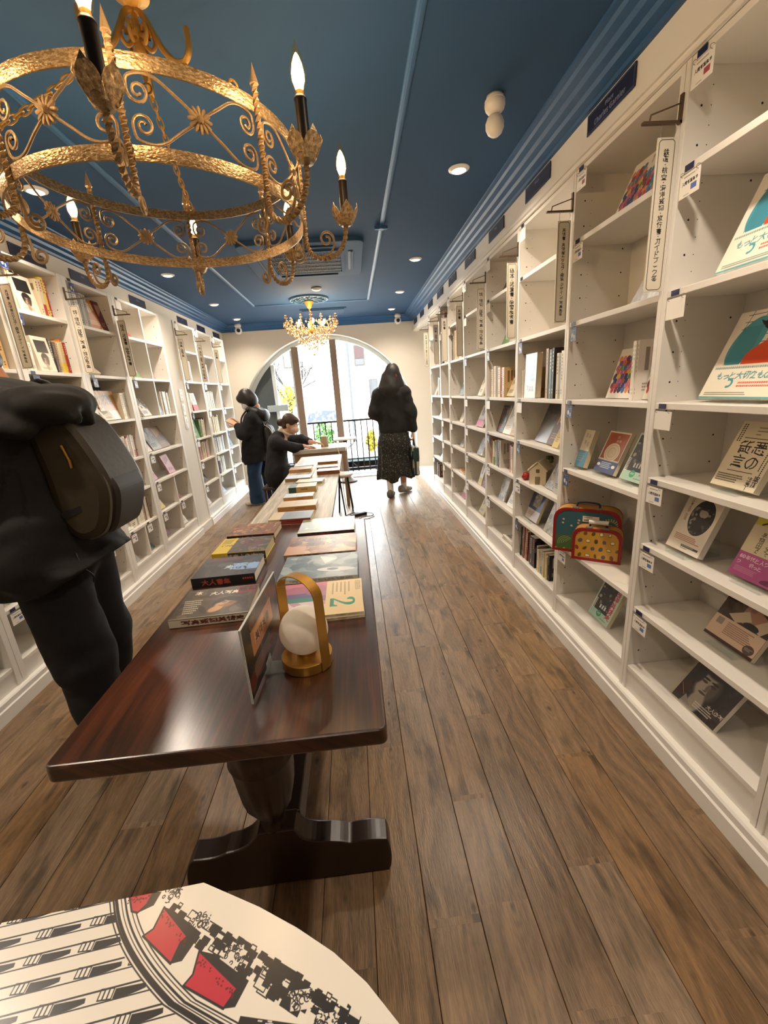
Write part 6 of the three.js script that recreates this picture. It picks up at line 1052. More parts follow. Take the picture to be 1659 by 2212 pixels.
for (const [x, z, l] of [[-1.60, -6.9, 'white ball-shaped security camera above the standing reader'], [0.80, -6.9, 'white ball-shaped security camera above the woman at the window']]) {
  const t = thing('security_camera', l, 'camera', null, [x, CEIL, z]);
  part('base', lathe([[0, 0], [0.045, 0], [0.048, -0.03], [0.04, -0.05], [0.0, -0.055]], 20), M.plasticWhite, t);
  part('body', ball(0.052, 0, -0.095, 0, 20, 14), M.plasticWhite, t);
  part('lens', [rot(cyl(0.026, 0.026, 0.012, 18), Math.PI / 2).translate(x > 0 ? 0.0 : 0.012, -0.1, 0.05)], M.black, t);
}
{
  const t = thing('air_conditioner', 'blue-painted ceiling cassette air conditioner with dark grille', 'air conditioner', null, [-0.285, CEIL, -3.99]);
  const acBlue = std(0x20486e, 0.75);
  part('panel', [extrude((() => { const s = new THREE.Shape(), w = 0.47, h = 0.47, r = 0.07; s.moveTo(-w + r, -h); s.lineTo(w - r, -h); s.quadraticCurveTo(w, -h, w, -h + r); s.lineTo(w, h - r); s.quadraticCurveTo(w, h, w - r, h); s.lineTo(-w + r, h); s.quadraticCurveTo(-w, h, -w, h - r); s.lineTo(-w, -h + r); s.quadraticCurveTo(-w, -h, -w + r, -h); return s; })(), 0.022, 0.006).rotateX(Math.PI / 2)], acBlue, t);
  part('grille_recess', box(0.56, 0.004, 0.56, 0.01, -0.031, 0), M.dark, t);
  const f = [box(0.62, 0.01, 0.025, 0.01, -0.034, 0.29), box(0.62, 0.01, 0.025, 0.01, -0.034, -0.29), box(0.025, 0.01, 0.6, -0.29, -0.034, 0), box(0.025, 0.01, 0.6, 0.31, -0.034, 0)];
  part('grille_frame', f, acBlue, t);
  const louv = []; for (let i = 0; i < 46; i++) louv.push(box(0.0035, 0.008, 0.55, -0.265 + i * 0.0122, -0.036, 0));
  part('louvre', louv, std(0x242220, 0.6), t); part('cross_bar', [-0.2, -0.1, 0, 0.1, 0.2].map((z) => box(0.56, 0.009, 0.006, 0.01, -0.037, z)), std(0x4a453e, 0.5), t);
  for (const [x, z, w, d] of [[0.375, 0, 0.04, 0.5], [-0.375, 0, 0.04, 0.5], [0, 0.385, 0.52, 0.03], [0, -0.385, 0.52, 0.03]]) { const v = part('vent', box(w, 0.004, d, x, -0.030, z), M.black, t); part('flap', box(w > d ? w : 0.016, 0.006, w > d ? 0.012 : d, x + (w > d ? 0 : 0.008 * Math.sign(x)), -0.034, z), acBlue, v); }
}
single('smoke_detector', lathe([[0, 0], [0.055, 0], [0.055, -0.012], [0.035, -0.026], [0.015, -0.03], [0, -0.03]], 24), M.plasticWhite, 'flat round smoke detector on the ceiling near the crystal chandelier', 'detector', null, [-0.277, CEIL, -5.0]);
// ---------------------------------------------------------------- big ring chandelier
const bulbGlass = new THREE.MeshStandardMaterial({ color: 0xffe2b0, emissive: 0xffb060, emissiveIntensity: 6, roughness: 0.2 });
const bulbCore = new THREE.MeshStandardMaterial({ color: 0xffffff, emissive: 0xffdfae, emissiveIntensity: 30 });
const bulbClear = phys(0xfff0d4, 0.02, { transmission: 1, ior: 1.3 });
const spiral = (cx, cy, r0, r1, a0, turns, n = 26) => { const o = []; for (let i = 0; i <= n; i++) { const t = i / n, a = a0 + t * turns * 2 * Math.PI, r = r0 + (r1 - r0) * t; o.push([cx + Math.cos(a) * r, cy + Math.sin(a) * r]); } return o; };
function twist(pts, r, n, turnsPerM, k = 6) {          // square-section bar, twisted along its length
  const g = tube(pts, r, n, 4), p = g.attributes.position, curve = new THREE.CatmullRomCurve3(pts.map((q) => V(...q)), false, 'centripetal'), L = curve.getLength(), c = new THREE.Vector3(), row = 5;
  for (let i = 0; i <= n; i++) { const u = i / n, a = u * L * turnsPerM * 2 * Math.PI, t = curve.getTangentAt(u), o = curve.getPointAt(u); for (let j = 0; j < row; j++) { c.fromBufferAttribute(p, i * row + j).sub(o).applyAxisAngle(t, a).add(o); p.setXYZ(i * row + j, c.x, c.y, c.z); } }
  return flat(g);
}
{
  const CX = -0.51, CZ = -1.545, YC = 1.95, t = thing('ring_chandelier', 'large gilded iron ring chandelier with scrollwork and candle bulbs', 'chandelier', null, [CX, YC, CZ]);
  const R = 0.405, band = (y, h) => lathe([[R - 0.0025, y - h / 2], [R + 0.0025, y - h / 2], [R + 0.0025, y + h / 2], [R - 0.0025, y + h / 2], [R - 0.0025, y - h / 2]], 96);
  const bandUV = (g) => { const uv = g.attributes.uv; for (let i = 0; i < uv.count; i++) uv.setXY(i, uv.getX(i) * 3, uv.getY(i) * 0.3); return g; };
  part('upper_hoop', bandUV(band(0.158, 0.030)), M.gold, t); part('lower_hoop', bandUV(band(-0.008, 0.030)), M.gold, t);
  const around = (g, a) => g.rotateY(-a);               // local +x to the angle a in the x, z plane
  for (let k = 0; k < 8; k++) {
    const a = (-10 + 45 * k) * Math.PI / 180;
    // post and J-shaped arm, one twisted bar with a leaf point on top
    const P = [[R + 0.006, 0.205, 0], [R + 0.006, 0.15, 0], [R + 0.006, 0.0, 0], [R + 0.006, -0.055, 0], [R + 0.016, -0.085, 0], [R + 0.042, -0.102, 0], [R + 0.078, -0.102, 0], [R + 0.112, -0.085, 0], [R + 0.136, -0.05, 0], [R + 0.145, -0.005, 0]];
    part('arm', [around(twist(P, 0.0085, 70, 16), a), around(new THREE.ConeGeometry(0.011, 0.045, 8).translate(R + 0.006, 0.222, 0), a)], M.gold, t);
    const inner = [[R - 0.004, -0.045, 0], [R - 0.008, -0.078, 0], ...spiral(R - 0.026, -0.096, 0.022, 0.006, 0.6, -1.5).map((p) => [p[0], p[1], 0])];
    part('scroll', around(tube(inner, 0.0042, 50, 6), a), M.gold, t);
    const outer = [[R + 0.05, -0.100, 0], [R + 0.085, -0.085, 0], [R + 0.1, -0.055, 0], ...spiral(R + 0.074, -0.045, 0.025, 0.007, -0.2, 1.35).map((p) => [p[0], p[1], 0])];
    part('scroll', around(tube(outer, 0.004, 60, 6), a), M.gold, t);
    // candle: leaf cup, sleeve, bulb
    const X = R + 0.145, c = [];
    c.push(around(lathe([[0.001, -0.008], [0.016, -0.006], [0.026, 0.006], [0.026, 0.012], [0.001, 0.012]], 20).translate(X, 0, 0), a));
    const cup = part('leaf_cup', c[0], M.gold, t);
    for (let j = 0; j < 5; j++) {
      const s = new THREE.Shape(); s.moveTo(-0.014, -0.004); s.bezierCurveTo(-0.027, 0.014, -0.024, 0.034, -0.009, 0.042); s.lineTo(0, 0.056); s.lineTo(0.009, 0.042); s.bezierCurveTo(0.024, 0.034, 0.027, 0.014, 0.014, -0.004); s.lineTo(-0.014, -0.004);
      const g = new THREE.ExtrudeGeometry(s, { depth: 0.0015, bevelEnabled: false, curveSegments: 6 }), p = g.attributes.position;
      for (let i = 0; i < p.count; i++) { const y = p.getY(i), x = p.getX(i); p.setZ(i, p.getZ(i) + 0.024 + 0.011 * Math.sin(y / 0.052 * 2.6) + 0.22 * y - x * x * 14); }
      g.computeVertexNormals(); g.rotateY(j * Math.PI * 2 / 5); part('leaf', around(g.translate(X, 0.003, 0), a), M.gold, cup);
    }
    const sl = part('candle_sleeve', around(lathe([[0.001, 0.01], [0.0135, 0.01], [0.0148, 0.03], [0.0142, 0.116], [0.0158, 0.121], [0.0125, 0.128], [0.001, 0.128]], 20).translate(X, 0, 0), a), M.candle, t, 'dark brown sleeve');
    part('socket', around(cyl(0.0095, 0.0095, 0.012, 14, X, 0.132, 0), a), M.goldBright, sl);
    const bl = part('bulb', around(lathe([[0.0085, 0.134], [0.0135, 0.143], [0.0182, 0.158], [0.0190, 0.170], [0.0162, 0.19], [0.010, 0.211], [0.004, 0.226], [0.0008, 0.233]], 24).translate(X, 0, 0), a), bulbClear, t, 'clear flame-shaped bulb');
    part('filament', around(lathe([[0.001, 0.138], [0.009, 0.144], [0.0145, 0.158], [0.0150, 0.170], [0.0118, 0.188], [0.006, 0.203], [0.001, 0.210]], 16).translate(X, 0, 0), a), bulbCore, bl);
    const L = new THREE.PointLight(0xffe2c2, BULB, 0, 2); L.position.set(CX + X * Math.cos(a), YC + 0.168, CZ + X * Math.sin(a)); L.castShadow = true; L.shadow.radius = 0.5; L.shadow.mapSize.set(256, 256); scene.add(L);
    // panel between posts: crossing bars ending in scrolls, flower in the middle
    const am = a + Math.PI / 8, half = R * Math.PI / 8 - 0.014, bend = (pts) => pts.map(([s, y]) => { const q = am + s / R; return [R * Math.cos(q), y, R * Math.sin(q)]; });
    const fl = part('flower', (() => { const g = [ball(0.008, 0, 0, 0.004, 10, 8)]; for (let j = 0; j < 12; j++) g.push(new THREE.SphereGeometry(1, 6, 5).scale(0.0055, 0.0125, 0.005).translate(0, 0.0160, 0).rotateZ(j * Math.PI / 6)); const m = merge(g.map((q) => q.clone())); m.rotateY(Math.PI / 2 - am); m.translate(R * Math.cos(am), 0.075, R * Math.sin(am)); return m; })(), M.gold, t);
    for (const sx of [-1, 1]) for (const sy of [-1, 1]) {
      const pts = [[sx * 0.012, 0.075 + sy * 0.01], [sx * 0.045, 0.075 + sy * 0.033], [sx * 0.085, 0.075 + sy * 0.060], [sx * 0.112, 0.075 + sy * 0.0645], [sx * (half - 0.006), 0.075 + sy * 0.055], ...spiral(sx * (half - 0.024), 0.075 + sy * 0.031, 0.0225, 0.0055, sx > 0 ? sy * 0.25 : Math.PI - sy * 0.25, -sx * sy * 1.45).map((p) => p)];
      part('scroll', tube(bend(pts), 0.0034, 60, 5), M.gold, t);
    }
  }
  // hub with hooks and the three chains
  const hub = part('hub', [lathe([[0.001, 0.40], [0.012, 0.405], [0.016, 0.415], [0.010, 0.425], [0.014, 0.44], [0.020, 0.455], [0.016, 0.47], [0.010, 0.48], [0.008, 0.53], [0.001, 0.53]], 20), ...[0, 1, 2, 3, 4, 5].map((i) => tube([[0.012, 0.44, 0], [0.03, 0.425, 0], [0.042, 0.44, 0], [0.04, 0.462, 0], [0.03, 0.462, 0], [0.028, 0.45, 0]], 0.0055, 26, 6).rotateY(i * 1.047 + 0.4))], M.goldBright, t);
  part('drop', [lathe([[0.001, 0.345], [0.006, 0.352], [0.009, 0.365], [0.006, 0.38], [0.004, 0.39], [0.007, 0.398], [0.001, 0.404]], 14), new THREE.TorusGeometry(0.012, 0.0028, 6, 18).translate(0, 0.333, 0)], M.goldBright, hub);
  part('ceiling_rose', lathe([[0.001, 0.55], [0.05, 0.55], [0.048, 0.54], [0.025, 0.53], [0.014, 0.51], [0.001, 0.51]], 28), M.goldBright, t);
  const linkG = (() => { const s = []; for (let i = 0; i < 24; i++) { const q = i / 24 * Math.PI * 2; s.push(V(Math.cos(q) * 0.0075, Math.sin(q) * 0.0135 + Math.sign(Math.sin(q)) * 0.004, 0)); } return tube(s, 0.0022, 30, 6, true); })();
  [[8, 43], [-104, -97], [138, 160]].forEach(([dh, de]) => {
    const ah = dh * Math.PI / 180, a = de * Math.PI / 180, at = (q, r, y) => [r * Math.cos(q), y, r * Math.sin(q)], pt = (r, y) => at(a, r, y);
    part('hook', tube([at(ah, 0.006, 0.505), at(ah, 0.02, 0.50), at(ah, 0.045, 0.455), at(ah, 0.07, 0.41), at(ah, 0.098, 0.383), at(ah, 0.122, 0.381), at(ah, 0.139, 0.40), at(ah, 0.143, 0.43), at(ah, 0.142, 0.455)], 0.0082, 60, 8), M.goldBright, t);
    const A = V(...at(ah, 0.118, 0.372)), B = V(...pt(R - 0.012, 0.180)), n = 15, links = [];
    for (let i = 0; i < n; i++) { const p = A.clone().lerp(B, (i + 0.5) / n); p.y -= 0.012 * Math.sin(Math.PI * (i + 0.5) / n); const g = linkG.clone(); g.rotateY(i % 2 ? Math.PI / 2 : 0); const q = new THREE.Quaternion().setFromUnitVectors(V(0, 1, 0), B.clone().sub(A).normalize()); g.applyQuaternion(q); links.push(g.translate(p.x, p.y, p.z)); }
    const ch = part('chain', links, M.goldBright, t);
    part('chain_ring', (() => { const g = new THREE.TorusGeometry(0.012, 0.003, 6, 20); g.rotateY(-a + Math.PI / 2); return g.translate(...pt(R - 0.006, 0.176)); })(), M.goldBright, ch);
    part('short_link', (() => { const g = new THREE.TorusGeometry(0.011, 0.003, 6, 20); g.rotateY(-ah); return g.translate(...at(ah, 0.116, 0.376)); })(), M.goldBright, ch);
  });
}
// ---------------------------------------------------------------- crystal chandelier by the window, with its ceiling rose
{
  const rose = thing('ceiling_medallion', 'dark blue ornamental plaster rose above the crystal chandelier', 'medallion', null, [-0.407, CEIL, -5.5]), mt = std(0x1f4a68, 0.5);
  part('disc', lathe([[0.001, -0.022], [0.06, -0.022], [0.07, -0.014], [0.2, -0.014], [0.212, -0.022], [0.228, -0.018], [0.235, 0]], 56), mt, rose);
  const orn = []; for (let i = 0; i < 12; i++) { const q = i * Math.PI / 6; orn.push(tube([[0.08, -0.016, 0], [0.12, -0.026, 0.018], [0.165, -0.024, 0.01], [0.175, -0.02, -0.016], [0.15, -0.022, -0.024], [0.13, -0.02, -0.01]], 0.007, 24, 6).rotateY(q)); } part('scroll', orn, mt, rose);
  part('petal', [...Array(16)].map((_, i) => new THREE.SphereGeometry(1, 8, 6).scale(0.016, 0.006, 0.009).translate(0.2, -0.018, 0).rotateY(i * Math.PI / 8)), mt, rose);
  const t = thing('crystal_chandelier', 'small glittering crystal chandelier hung before the arched window', 'chandelier', null, [-0.41, 2.48, -5.5]); t.scale.set(1.06, 1.04, 1.06);
  const amber = phys(0xffffff, 0.03, { transmission: 0.9, thickness: 0.02, ior: 1.5, attenuationColor: new THREE.Color(0xffca84), attenuationDistance: 0.02 });
  part('canopy', lathe([[0.001, 0.0], [0.055, 0.0], [0.052, -0.02], [0.032, -0.05], [0.024, -0.075], [0.012, -0.085], [0.001, -0.085]], 28), M.goldBright, t);
  part('chain', [bar([0, -0.08, 0], [0, -0.2, 0], 0.004), ...[0, 1, 2, 3].map((i) => new THREE.TorusGeometry(0.008, 0.0022, 5, 12).rotateY(i * 1.4).translate(0, -0.10 - i * 0.024, 0))], M.goldBright, t);
  part('stem', lathe([[0.001, -0.18], [0.02, -0.19], [0.012, -0.21], [0.03, -0.24], [0.014, -0.27], [0.03, -0.31], [0.02, -0.34], [0.001, -0.36]], 18), M.goldBright, t);
  const arm = (a, r) => tube([[0.01, -0.30, 0], [r * 0.4, -0.34, 0], [r * 0.75, -0.30, 0], [r, -0.235, 0], [r, -0.20, 0]], 0.004, 26, 5).rotateY(a);
  const crystal = new THREE.OctahedronGeometry(1, 1).scale(0.009, 0.017, 0.009), bead = new THREE.IcosahedronGeometry(0.0075, 1), drop = lathe([[0.0005, -0.022], [0.008, -0.016], [0.0115, -0.006], [0.009, 0.006], [0.003, 0.018], [0.0005, 0.022]], 8);
  const cl = [], gl = [];
  for (let i = 0; i < 12; i++) {
    const a = i * Math.PI / 6 + 0.1, r = i % 2 ? 0.31 : 0.22;
    part('arm', arm(a, r), M.goldBright, t);
    part('finial', [bead.clone().scale(1.6, 1.6, 1.6).translate(r, -0.178, 0).rotateY(a), lathe([[0.001, -0.205], [0.018, -0.2], [0.02, -0.194], [0.001, -0.192]], 10).translate(r, 0, 0).rotateY(a)], amber, t);
    for (let j = 0; j < 4; j++) { const g = (j === 3 ? drop : j % 2 ? bead : crystal).clone(); cl.push(g.translate(r, -0.222 - j * 0.031, 0).rotateY(a)); }
  }
  for (let ring = 0; ring < 7; ring++) { const R = [0.30, 0.27, 0.235, 0.2, 0.155, 0.105, 0.05][ring], y = [-0.25, -0.295, -0.335, -0.38, -0.425, -0.465, -0.50][ring], n = Math.round(R * 100) + 4; for (let i = 0; i < n; i++) { const a = i / n * 6.283 + ring * 0.37, y0 = y + rr(-0.02, 0.02); (i % 2 ? gl : cl).push(bead.clone().translate(R * Math.cos(a), y0 + 0.028, R * Math.sin(a))); cl.push((i % 3 ? drop : crystal).clone().translate(R * Math.cos(a), y0, R * Math.sin(a))); } }
  cl.push(ball(0.016, 0, -0.575, 0, 14, 10), bar([0, -0.56, 0], [0, -0.5, 0], 0.002)); part('gilt_bead', gl, M.goldBright, t, 'small gilt beads').userData.kind = 'stuff';
  part('crystal', cl, amber, t, 'hanging crystal drops and beads').userData.kind = 'stuff';
  for (let i = 0; i < 6; i++) {
    const a = i * Math.PI / 3 + 0.3, x = 0.16 * Math.cos(a), z = 0.16 * Math.sin(a);
    part('bulb', new THREE.SphereGeometry(1, 14, 10).scale(0.016, 0.026, 0.016).translate(x, -0.235, z), bulbCore, t);
    const L = new THREE.PointLight(0xffdcb4, CRYSTAL, 0, 2); L.position.set(-0.41 + x, 2.48 - 0.235, -5.5 + z); L.castShadow = true; L.shadow.mapSize.set(256, 256); scene.add(L);
  }
}
// ---------------------------------------------------------------- people: distance fields, meshed with surface nets
const add3 = (a, b, s = 1) => [a[0] + b[0] * s, a[1] + b[1] * s, a[2] + b[2] * s], nrm = (a) => { const l = Math.hypot(...a) || 1; return [a[0] / l, a[1] / l, a[2] / l]; }, cross3 = (a, b) => [a[1] * b[2] - a[2] * b[1], a[2] * b[0] - a[0] * b[2], a[0] * b[1] - a[1] * b[0]];
const cap = (a, b, ra, rb, s) => ({ a, b, ra, rb: rb ?? ra, s });           // tapered capsule, optionally squashed by s
const rb = (c, h, q) => ({ c, h, q, r: h });                                // rounded box
const ell = (c, r, ax, cut) => ({ c, r, ax, cut });                          // ellipsoid, ax: three axes; cut: subtract
function dist(p, x, y, z) {
  if (p.h) { const a = Math.max(Math.abs(x - p.c[0]) - p.h[0] + p.q, 0), b = Math.max(Math.abs(y - p.c[1]) - p.h[1] + p.q, 0), c = Math.max(Math.abs(z - p.c[2]) - p.h[2] + p.q, 0); return Math.hypot(a, b, c) - p.q; }
  if (p.c) {
    let X = x - p.c[0], Y = y - p.c[1], Z = z - p.c[2];
    if (p.ax) { const q = p.ax, u = X * q[0][0] + Y * q[0][1] + Z * q[0][2], v = X * q[1][0] + Y * q[1][1] + Z * q[1][2], w = X * q[2][0] + Y * q[2][1] + Z * q[2][2]; X = u; Y = v; Z = w; }
    const a = X / p.r[0], b = Y / p.r[1], c = Z / p.r[2], k0 = Math.hypot(a, b, c), k1 = Math.hypot(a / p.r[0], b / p.r[1], c / p.r[2]);
    return k1 > 1e-9 ? k0 * (k0 - 1) / k1 : -Math.min(...p.r);
  }
  const s = p.s || [1, 1, 1], m = p.s ? Math.min(...p.s) : 1;
  const bx = (p.b[0] - p.a[0]) / s[0], by = (p.b[1] - p.a[1]) / s[1], bz = (p.b[2] - p.a[2]) / s[2], px = (x - p.a[0]) / s[0], py = (y - p.a[1]) / s[1], pz = (z - p.a[2]) / s[2];
  const t = Math.max(0, Math.min(1, (px * bx + py * by + pz * bz) / (bx * bx + by * by + bz * bz || 1)));
  return (Math.hypot(px - bx * t, py - by * t, pz - bz * t) - (p.ra + (p.rb - p.ra) * t)) * m;
}
function field(prims, k, fold = 0, clip) {
  const on = prims.filter((p) => !p.cut), off = prims.filter((p) => p.cut);
  return (x, y, z) => {
    let d = 1e3;
    for (const p of on) { const e = dist(p, x, y, z), h = Math.max(k - Math.abs(d - e), 0) / k; d = Math.min(d, e) - h * h * k * 0.25; }
    for (const p of off) { const e = -dist(p, x, y, z), h = Math.max(k * 0.5 - Math.abs(d - e), 0) / (k * 0.5); d = Math.max(d, e) + h * h * k * 0.125; }
    if (fold) d += fold * (2 * vnoise(x * 9 + y * 4 + 30, z * 9 + y * 7 + 11) + vnoise(x * 21 + z * 17 + 5, y * 19 + 3) - 1.5);
    if (clip) d = Math.max(d, clip(x, y, z));
    return d;
  };
}
function nets(prims, h, k = 0.03, o = {}) {
  const lo = [1e3, 1e3, 1e3], hi = [-1e3, -1e3, -1e3];
  for (const p of prims) { if (p.cut) continue; const pts = p.c ? [[p.c, Math.max(...p.r)]] : [[p.a, p.ra * Math.max(...(p.s || [1]))], [p.b, p.rb * Math.max(...(p.s || [1]))]]; for (const [q, r] of pts) for (let i = 0; i < 3; i++) { lo[i] = Math.min(lo[i], q[i] - r - 2 * h - 0.01); hi[i] = Math.max(hi[i], q[i] + r + 2 * h + 0.01); } }
  const f = field(prims, k, o.fold || 0, o.clip), n = [0, 1, 2].map((i) => Math.ceil((hi[i] - lo[i]) / h) + 1), [nx, ny, nz] = n, val = new Float32Array(nx * ny * nz), id = new Int32Array(nx * ny * nz).fill(-1), I = (i, j, l) => i + nx * (j + ny * l);
  for (let l = 0; l < nz; l++) for (let j = 0; j < ny; j++) for (let i = 0; i < nx; i++) val[I(i, j, l)] = f(lo[0] + i * h, lo[1] + j * h, lo[2] + l * h);
  const pos = [], idx = [];
  for (let l = 0; l < nz - 1; l++) for (let j = 0; j < ny - 1; j++) for (let i = 0; i < nx - 1; i++) {
    let c = 0, x = 0, y = 0, z = 0; const g = (a, b, d) => val[I(i + a, j + b, l + d)];
    const edge = (a, b) => { const u = g(...a), v = g(...b); if ((u < 0) !== (v < 0)) { const t = u / (u - v); x += a[0] + (b[0] - a[0]) * t; y += a[1] + (b[1] - a[1]) * t; z += a[2] + (b[2] - a[2]) * t; c++; } };
    let m = 0; for (let q = 0; q < 8; q++) if (g(q & 1, (q >> 1) & 1, q >> 2) < 0) m |= 1 << q; if (m === 0 || m === 255) continue;
    for (let a = 0; a < 2; a++) for (let b = 0; b < 2; b++) { edge([0, a, b], [1, a, b]); edge([a, 0, b], [a, 1, b]); edge([a, b, 0], [a, b, 1]); }
    id[I(i, j, l)] = pos.length / 3; pos.push(lo[0] + (i + x / c) * h, lo[1] + (j + y / c) * h, lo[2] + (l + z / c) * h);
  }
  const quad = (a, b, c, d, flip) => { if (a < 0 || b < 0 || c < 0 || d < 0) return; flip ? idx.push(a, c, b, a, d, c) : idx.push(a, b, c, a, c, d); };
  for (let l = 1; l < nz - 1; l++) for (let j = 1; j < ny - 1; j++) for (let i = 1; i < nx - 1; i++) {
    const s = val[I(i, j, l)] < 0;
    if (s !== val[I(i + 1, j, l)] < 0) quad(id[I(i, j - 1, l - 1)], id[I(i, j, l - 1)], id[I(i, j, l)], id[I(i, j - 1, l)], !s);
    if (s !== val[I(i, j + 1, l)] < 0) quad(id[I(i - 1, j, l - 1)], id[I(i - 1, j, l)], id[I(i, j, l)], id[I(i, j, l - 1)], !s);
    if (s !== val[I(i, j, l + 1)] < 0) quad(id[I(i - 1, j - 1, l)], id[I(i, j - 1, l)], id[I(i, j, l)], id[I(i - 1, j, l)], !s);
  }
  const g = new THREE.BufferGeometry(), uv = new Float32Array(pos.length / 3 * 2), nor = new Float32Array(pos.length), e = h * 0.6;
  for (let i = 0; i < pos.length; i += 3) { const [x, y, z] = [pos[i], pos[i + 1], pos[i + 2]], v = nrm([f(x + e, y, z) - f(x - e, y, z), f(x, y + e, z) - f(x, y - e, z), f(x, y, z + e) - f(x, y, z - e)]); nor.set(v, i); uv[i / 3 * 2] = Math.abs(v[0]) > Math.abs(v[2]) ? z : x; uv[i / 3 * 2 + 1] = y; }
  g.setAttribute('position', new THREE.Float32BufferAttribute(pos, 3)); g.setAttribute('normal', new THREE.BufferAttribute(nor, 3)); g.setAttribute('uv', new THREE.BufferAttribute(uv, 2)); g.setIndex(idx);
  return g;
}
// a head at c that looks along f, up hint u; local coordinates: right, up, forward
function headFrame(c, f, u = [0, 1, 0]) { f = nrm(f); const r = nrm(cross3(u, f)), v = cross3(f, r), ax = [r, v, f]; return { ax, at: (x, y, z) => add3(add3(add3(c, r, x), v, y), f, z) }; }
function headPrims(H) {
  const e = (x, y, z, r, cut) => ell(H.at(x, y, z), r, H.ax, cut);
  return [e(0, 0.02, -0.012, [0.073, 0.096, 0.092]), e(0, -0.035, 0.028, [0.058, 0.076, 0.064]), e(0, -0.083, 0.048, [0.04, 0.032, 0.04]), cap(H.at(0, 0, 0.09), H.at(0, -0.034, 0.104), 0.008, 0.012), e(0, 0.024, 0.078, [0.048, 0.011, 0.016]), e(0.075, -0.012, -0.008, [0.009, 0.03, 0.018]), e(-0.075, -0.012, -0.008, [0.009, 0.03, 0.018]), e(0, -0.062, 0.086, [0.022, 0.008, 0.01]), e(0.03, 0.006, 0.097, [0.017, 0.010, 0.013], true), e(-0.03, 0.006, 0.097, [0.017, 0.010, 0.013], true)];
}
function eyes(H, parent) { for (const s of [-1, 1]) { const p = H.at(s * 0.03, 0.006, 0.079); const q = part('eye', ball(0.0115, ...p, 12, 8), std(0xe6e0d8, 0.3), parent); const r = H.at(s * 0.03, 0.006, 0.0865); part('iris', ball(0.0055, ...r, 8, 6), M.black, q); } }
// a hand from wrist w: fingers along d, palm facing n; th: +1 or -1 puts the thumb on the side cross(d, n)
function handPrims(w, d, n, th = 1, curl = 0.5) {
  d = nrm(d); n = nrm(add3(n, d, -(n[0] * d[0] + n[1] * d[1] + n[2] * d[2]))); const t = cross3(d, n).map((v) => v * th), P = (a, b, c) => add3(add3(add3(w, d, a), t, b), n, c), out = [];
  for (const b of [-0.024, -0.008, 0.008, 0.024]) out.push(cap(P(0.0, b * 0.7, 0), P(0.082, b, 0), 0.0135, 0.0115));
  [[0.026, 0.070], [0.009, 0.080], [-0.009, 0.074], [-0.026, 0.058]].forEach(([b, L], i) => { let q = P(0.085, b, 0), a = curl * (0.5 + 0.12 * i); for (let k = 0; k < 3; k++) { const l = L * [0.45, 0.32, 0.25][k], dir = add3(d.map((v) => v * Math.cos(a)), n, Math.sin(a)), e = add3(q, dir, l); out.push(cap(q, e, 0.0092 - k * 0.0008, 0.0086 - k * 0.0009)); q = e; a += curl * 0.75; } });
  const t0 = P(0.02, 0.022, 0.004), t1 = P(0.055, 0.048, 0.014), t2 = P(0.085, 0.052, 0.022); out.push(cap(t0, t1, 0.013, 0.0105), cap(t1, t2, 0.0105, 0.0085));
  return out;
}
const skin = std(0xc08a6a, 0.55), skinPale = std(0xd2a488, 0.55), hairBlack = std(0x14110f, 0.45), hairBrown = std(0x3a2419, 0.5);
const cloth = (c, more = {}) => std(c, 0.9, { bumpMap: bumpWeave, bumpScale: 0.0008, ...more });
function person(label, pos, body, heads, hands, bodyMat) {
  const t = thing('person', label, 'person', null, pos), H = headFrame(...heads);
  const geo = [nets(body, 0.014, 0.03), nets([...headPrims(H), cap(H.at(0, -0.06, -0.02), H.at(0, -0.135, -0.035), 0.05, 0.053)], 0.0045, 0.018)];
  for (const h of hands) geo.push(nets([...handPrims(...h), cap(add3(h[0], nrm(h[1]), -0.05), h[0], 0.03, 0.026, undefined)], 0.004, 0.008));
  part('body', geo, bodyMat, t); eyes(H, t);
  return [t, H];
}
const shoe = (a, d, s = 1) => { d = nrm(d); const P = (x, y) => add3([a[0], 0, a[2]], d, x).map((v, i) => (i === 1 ? y : v)); return [cap(P(-0.065, 0.042), P(0.05, 0.040), 0.038, 0.040), cap(P(0.05, 0.036), P(0.15 * s, 0.032), 0.040, 0.030), cap(P(-0.06, 0.075), P(-0.02, 0.075), 0.04, 0.038)]; };
const aboveFloor = (x, y, z) => 0.004 - y;
const limb = (...q) => { const o = []; for (let i = 0; i + 1 < q.length; i++) o.push(cap(q[i][0], q[i + 1][0], q[i][1], q[i + 1][1])); return o; };

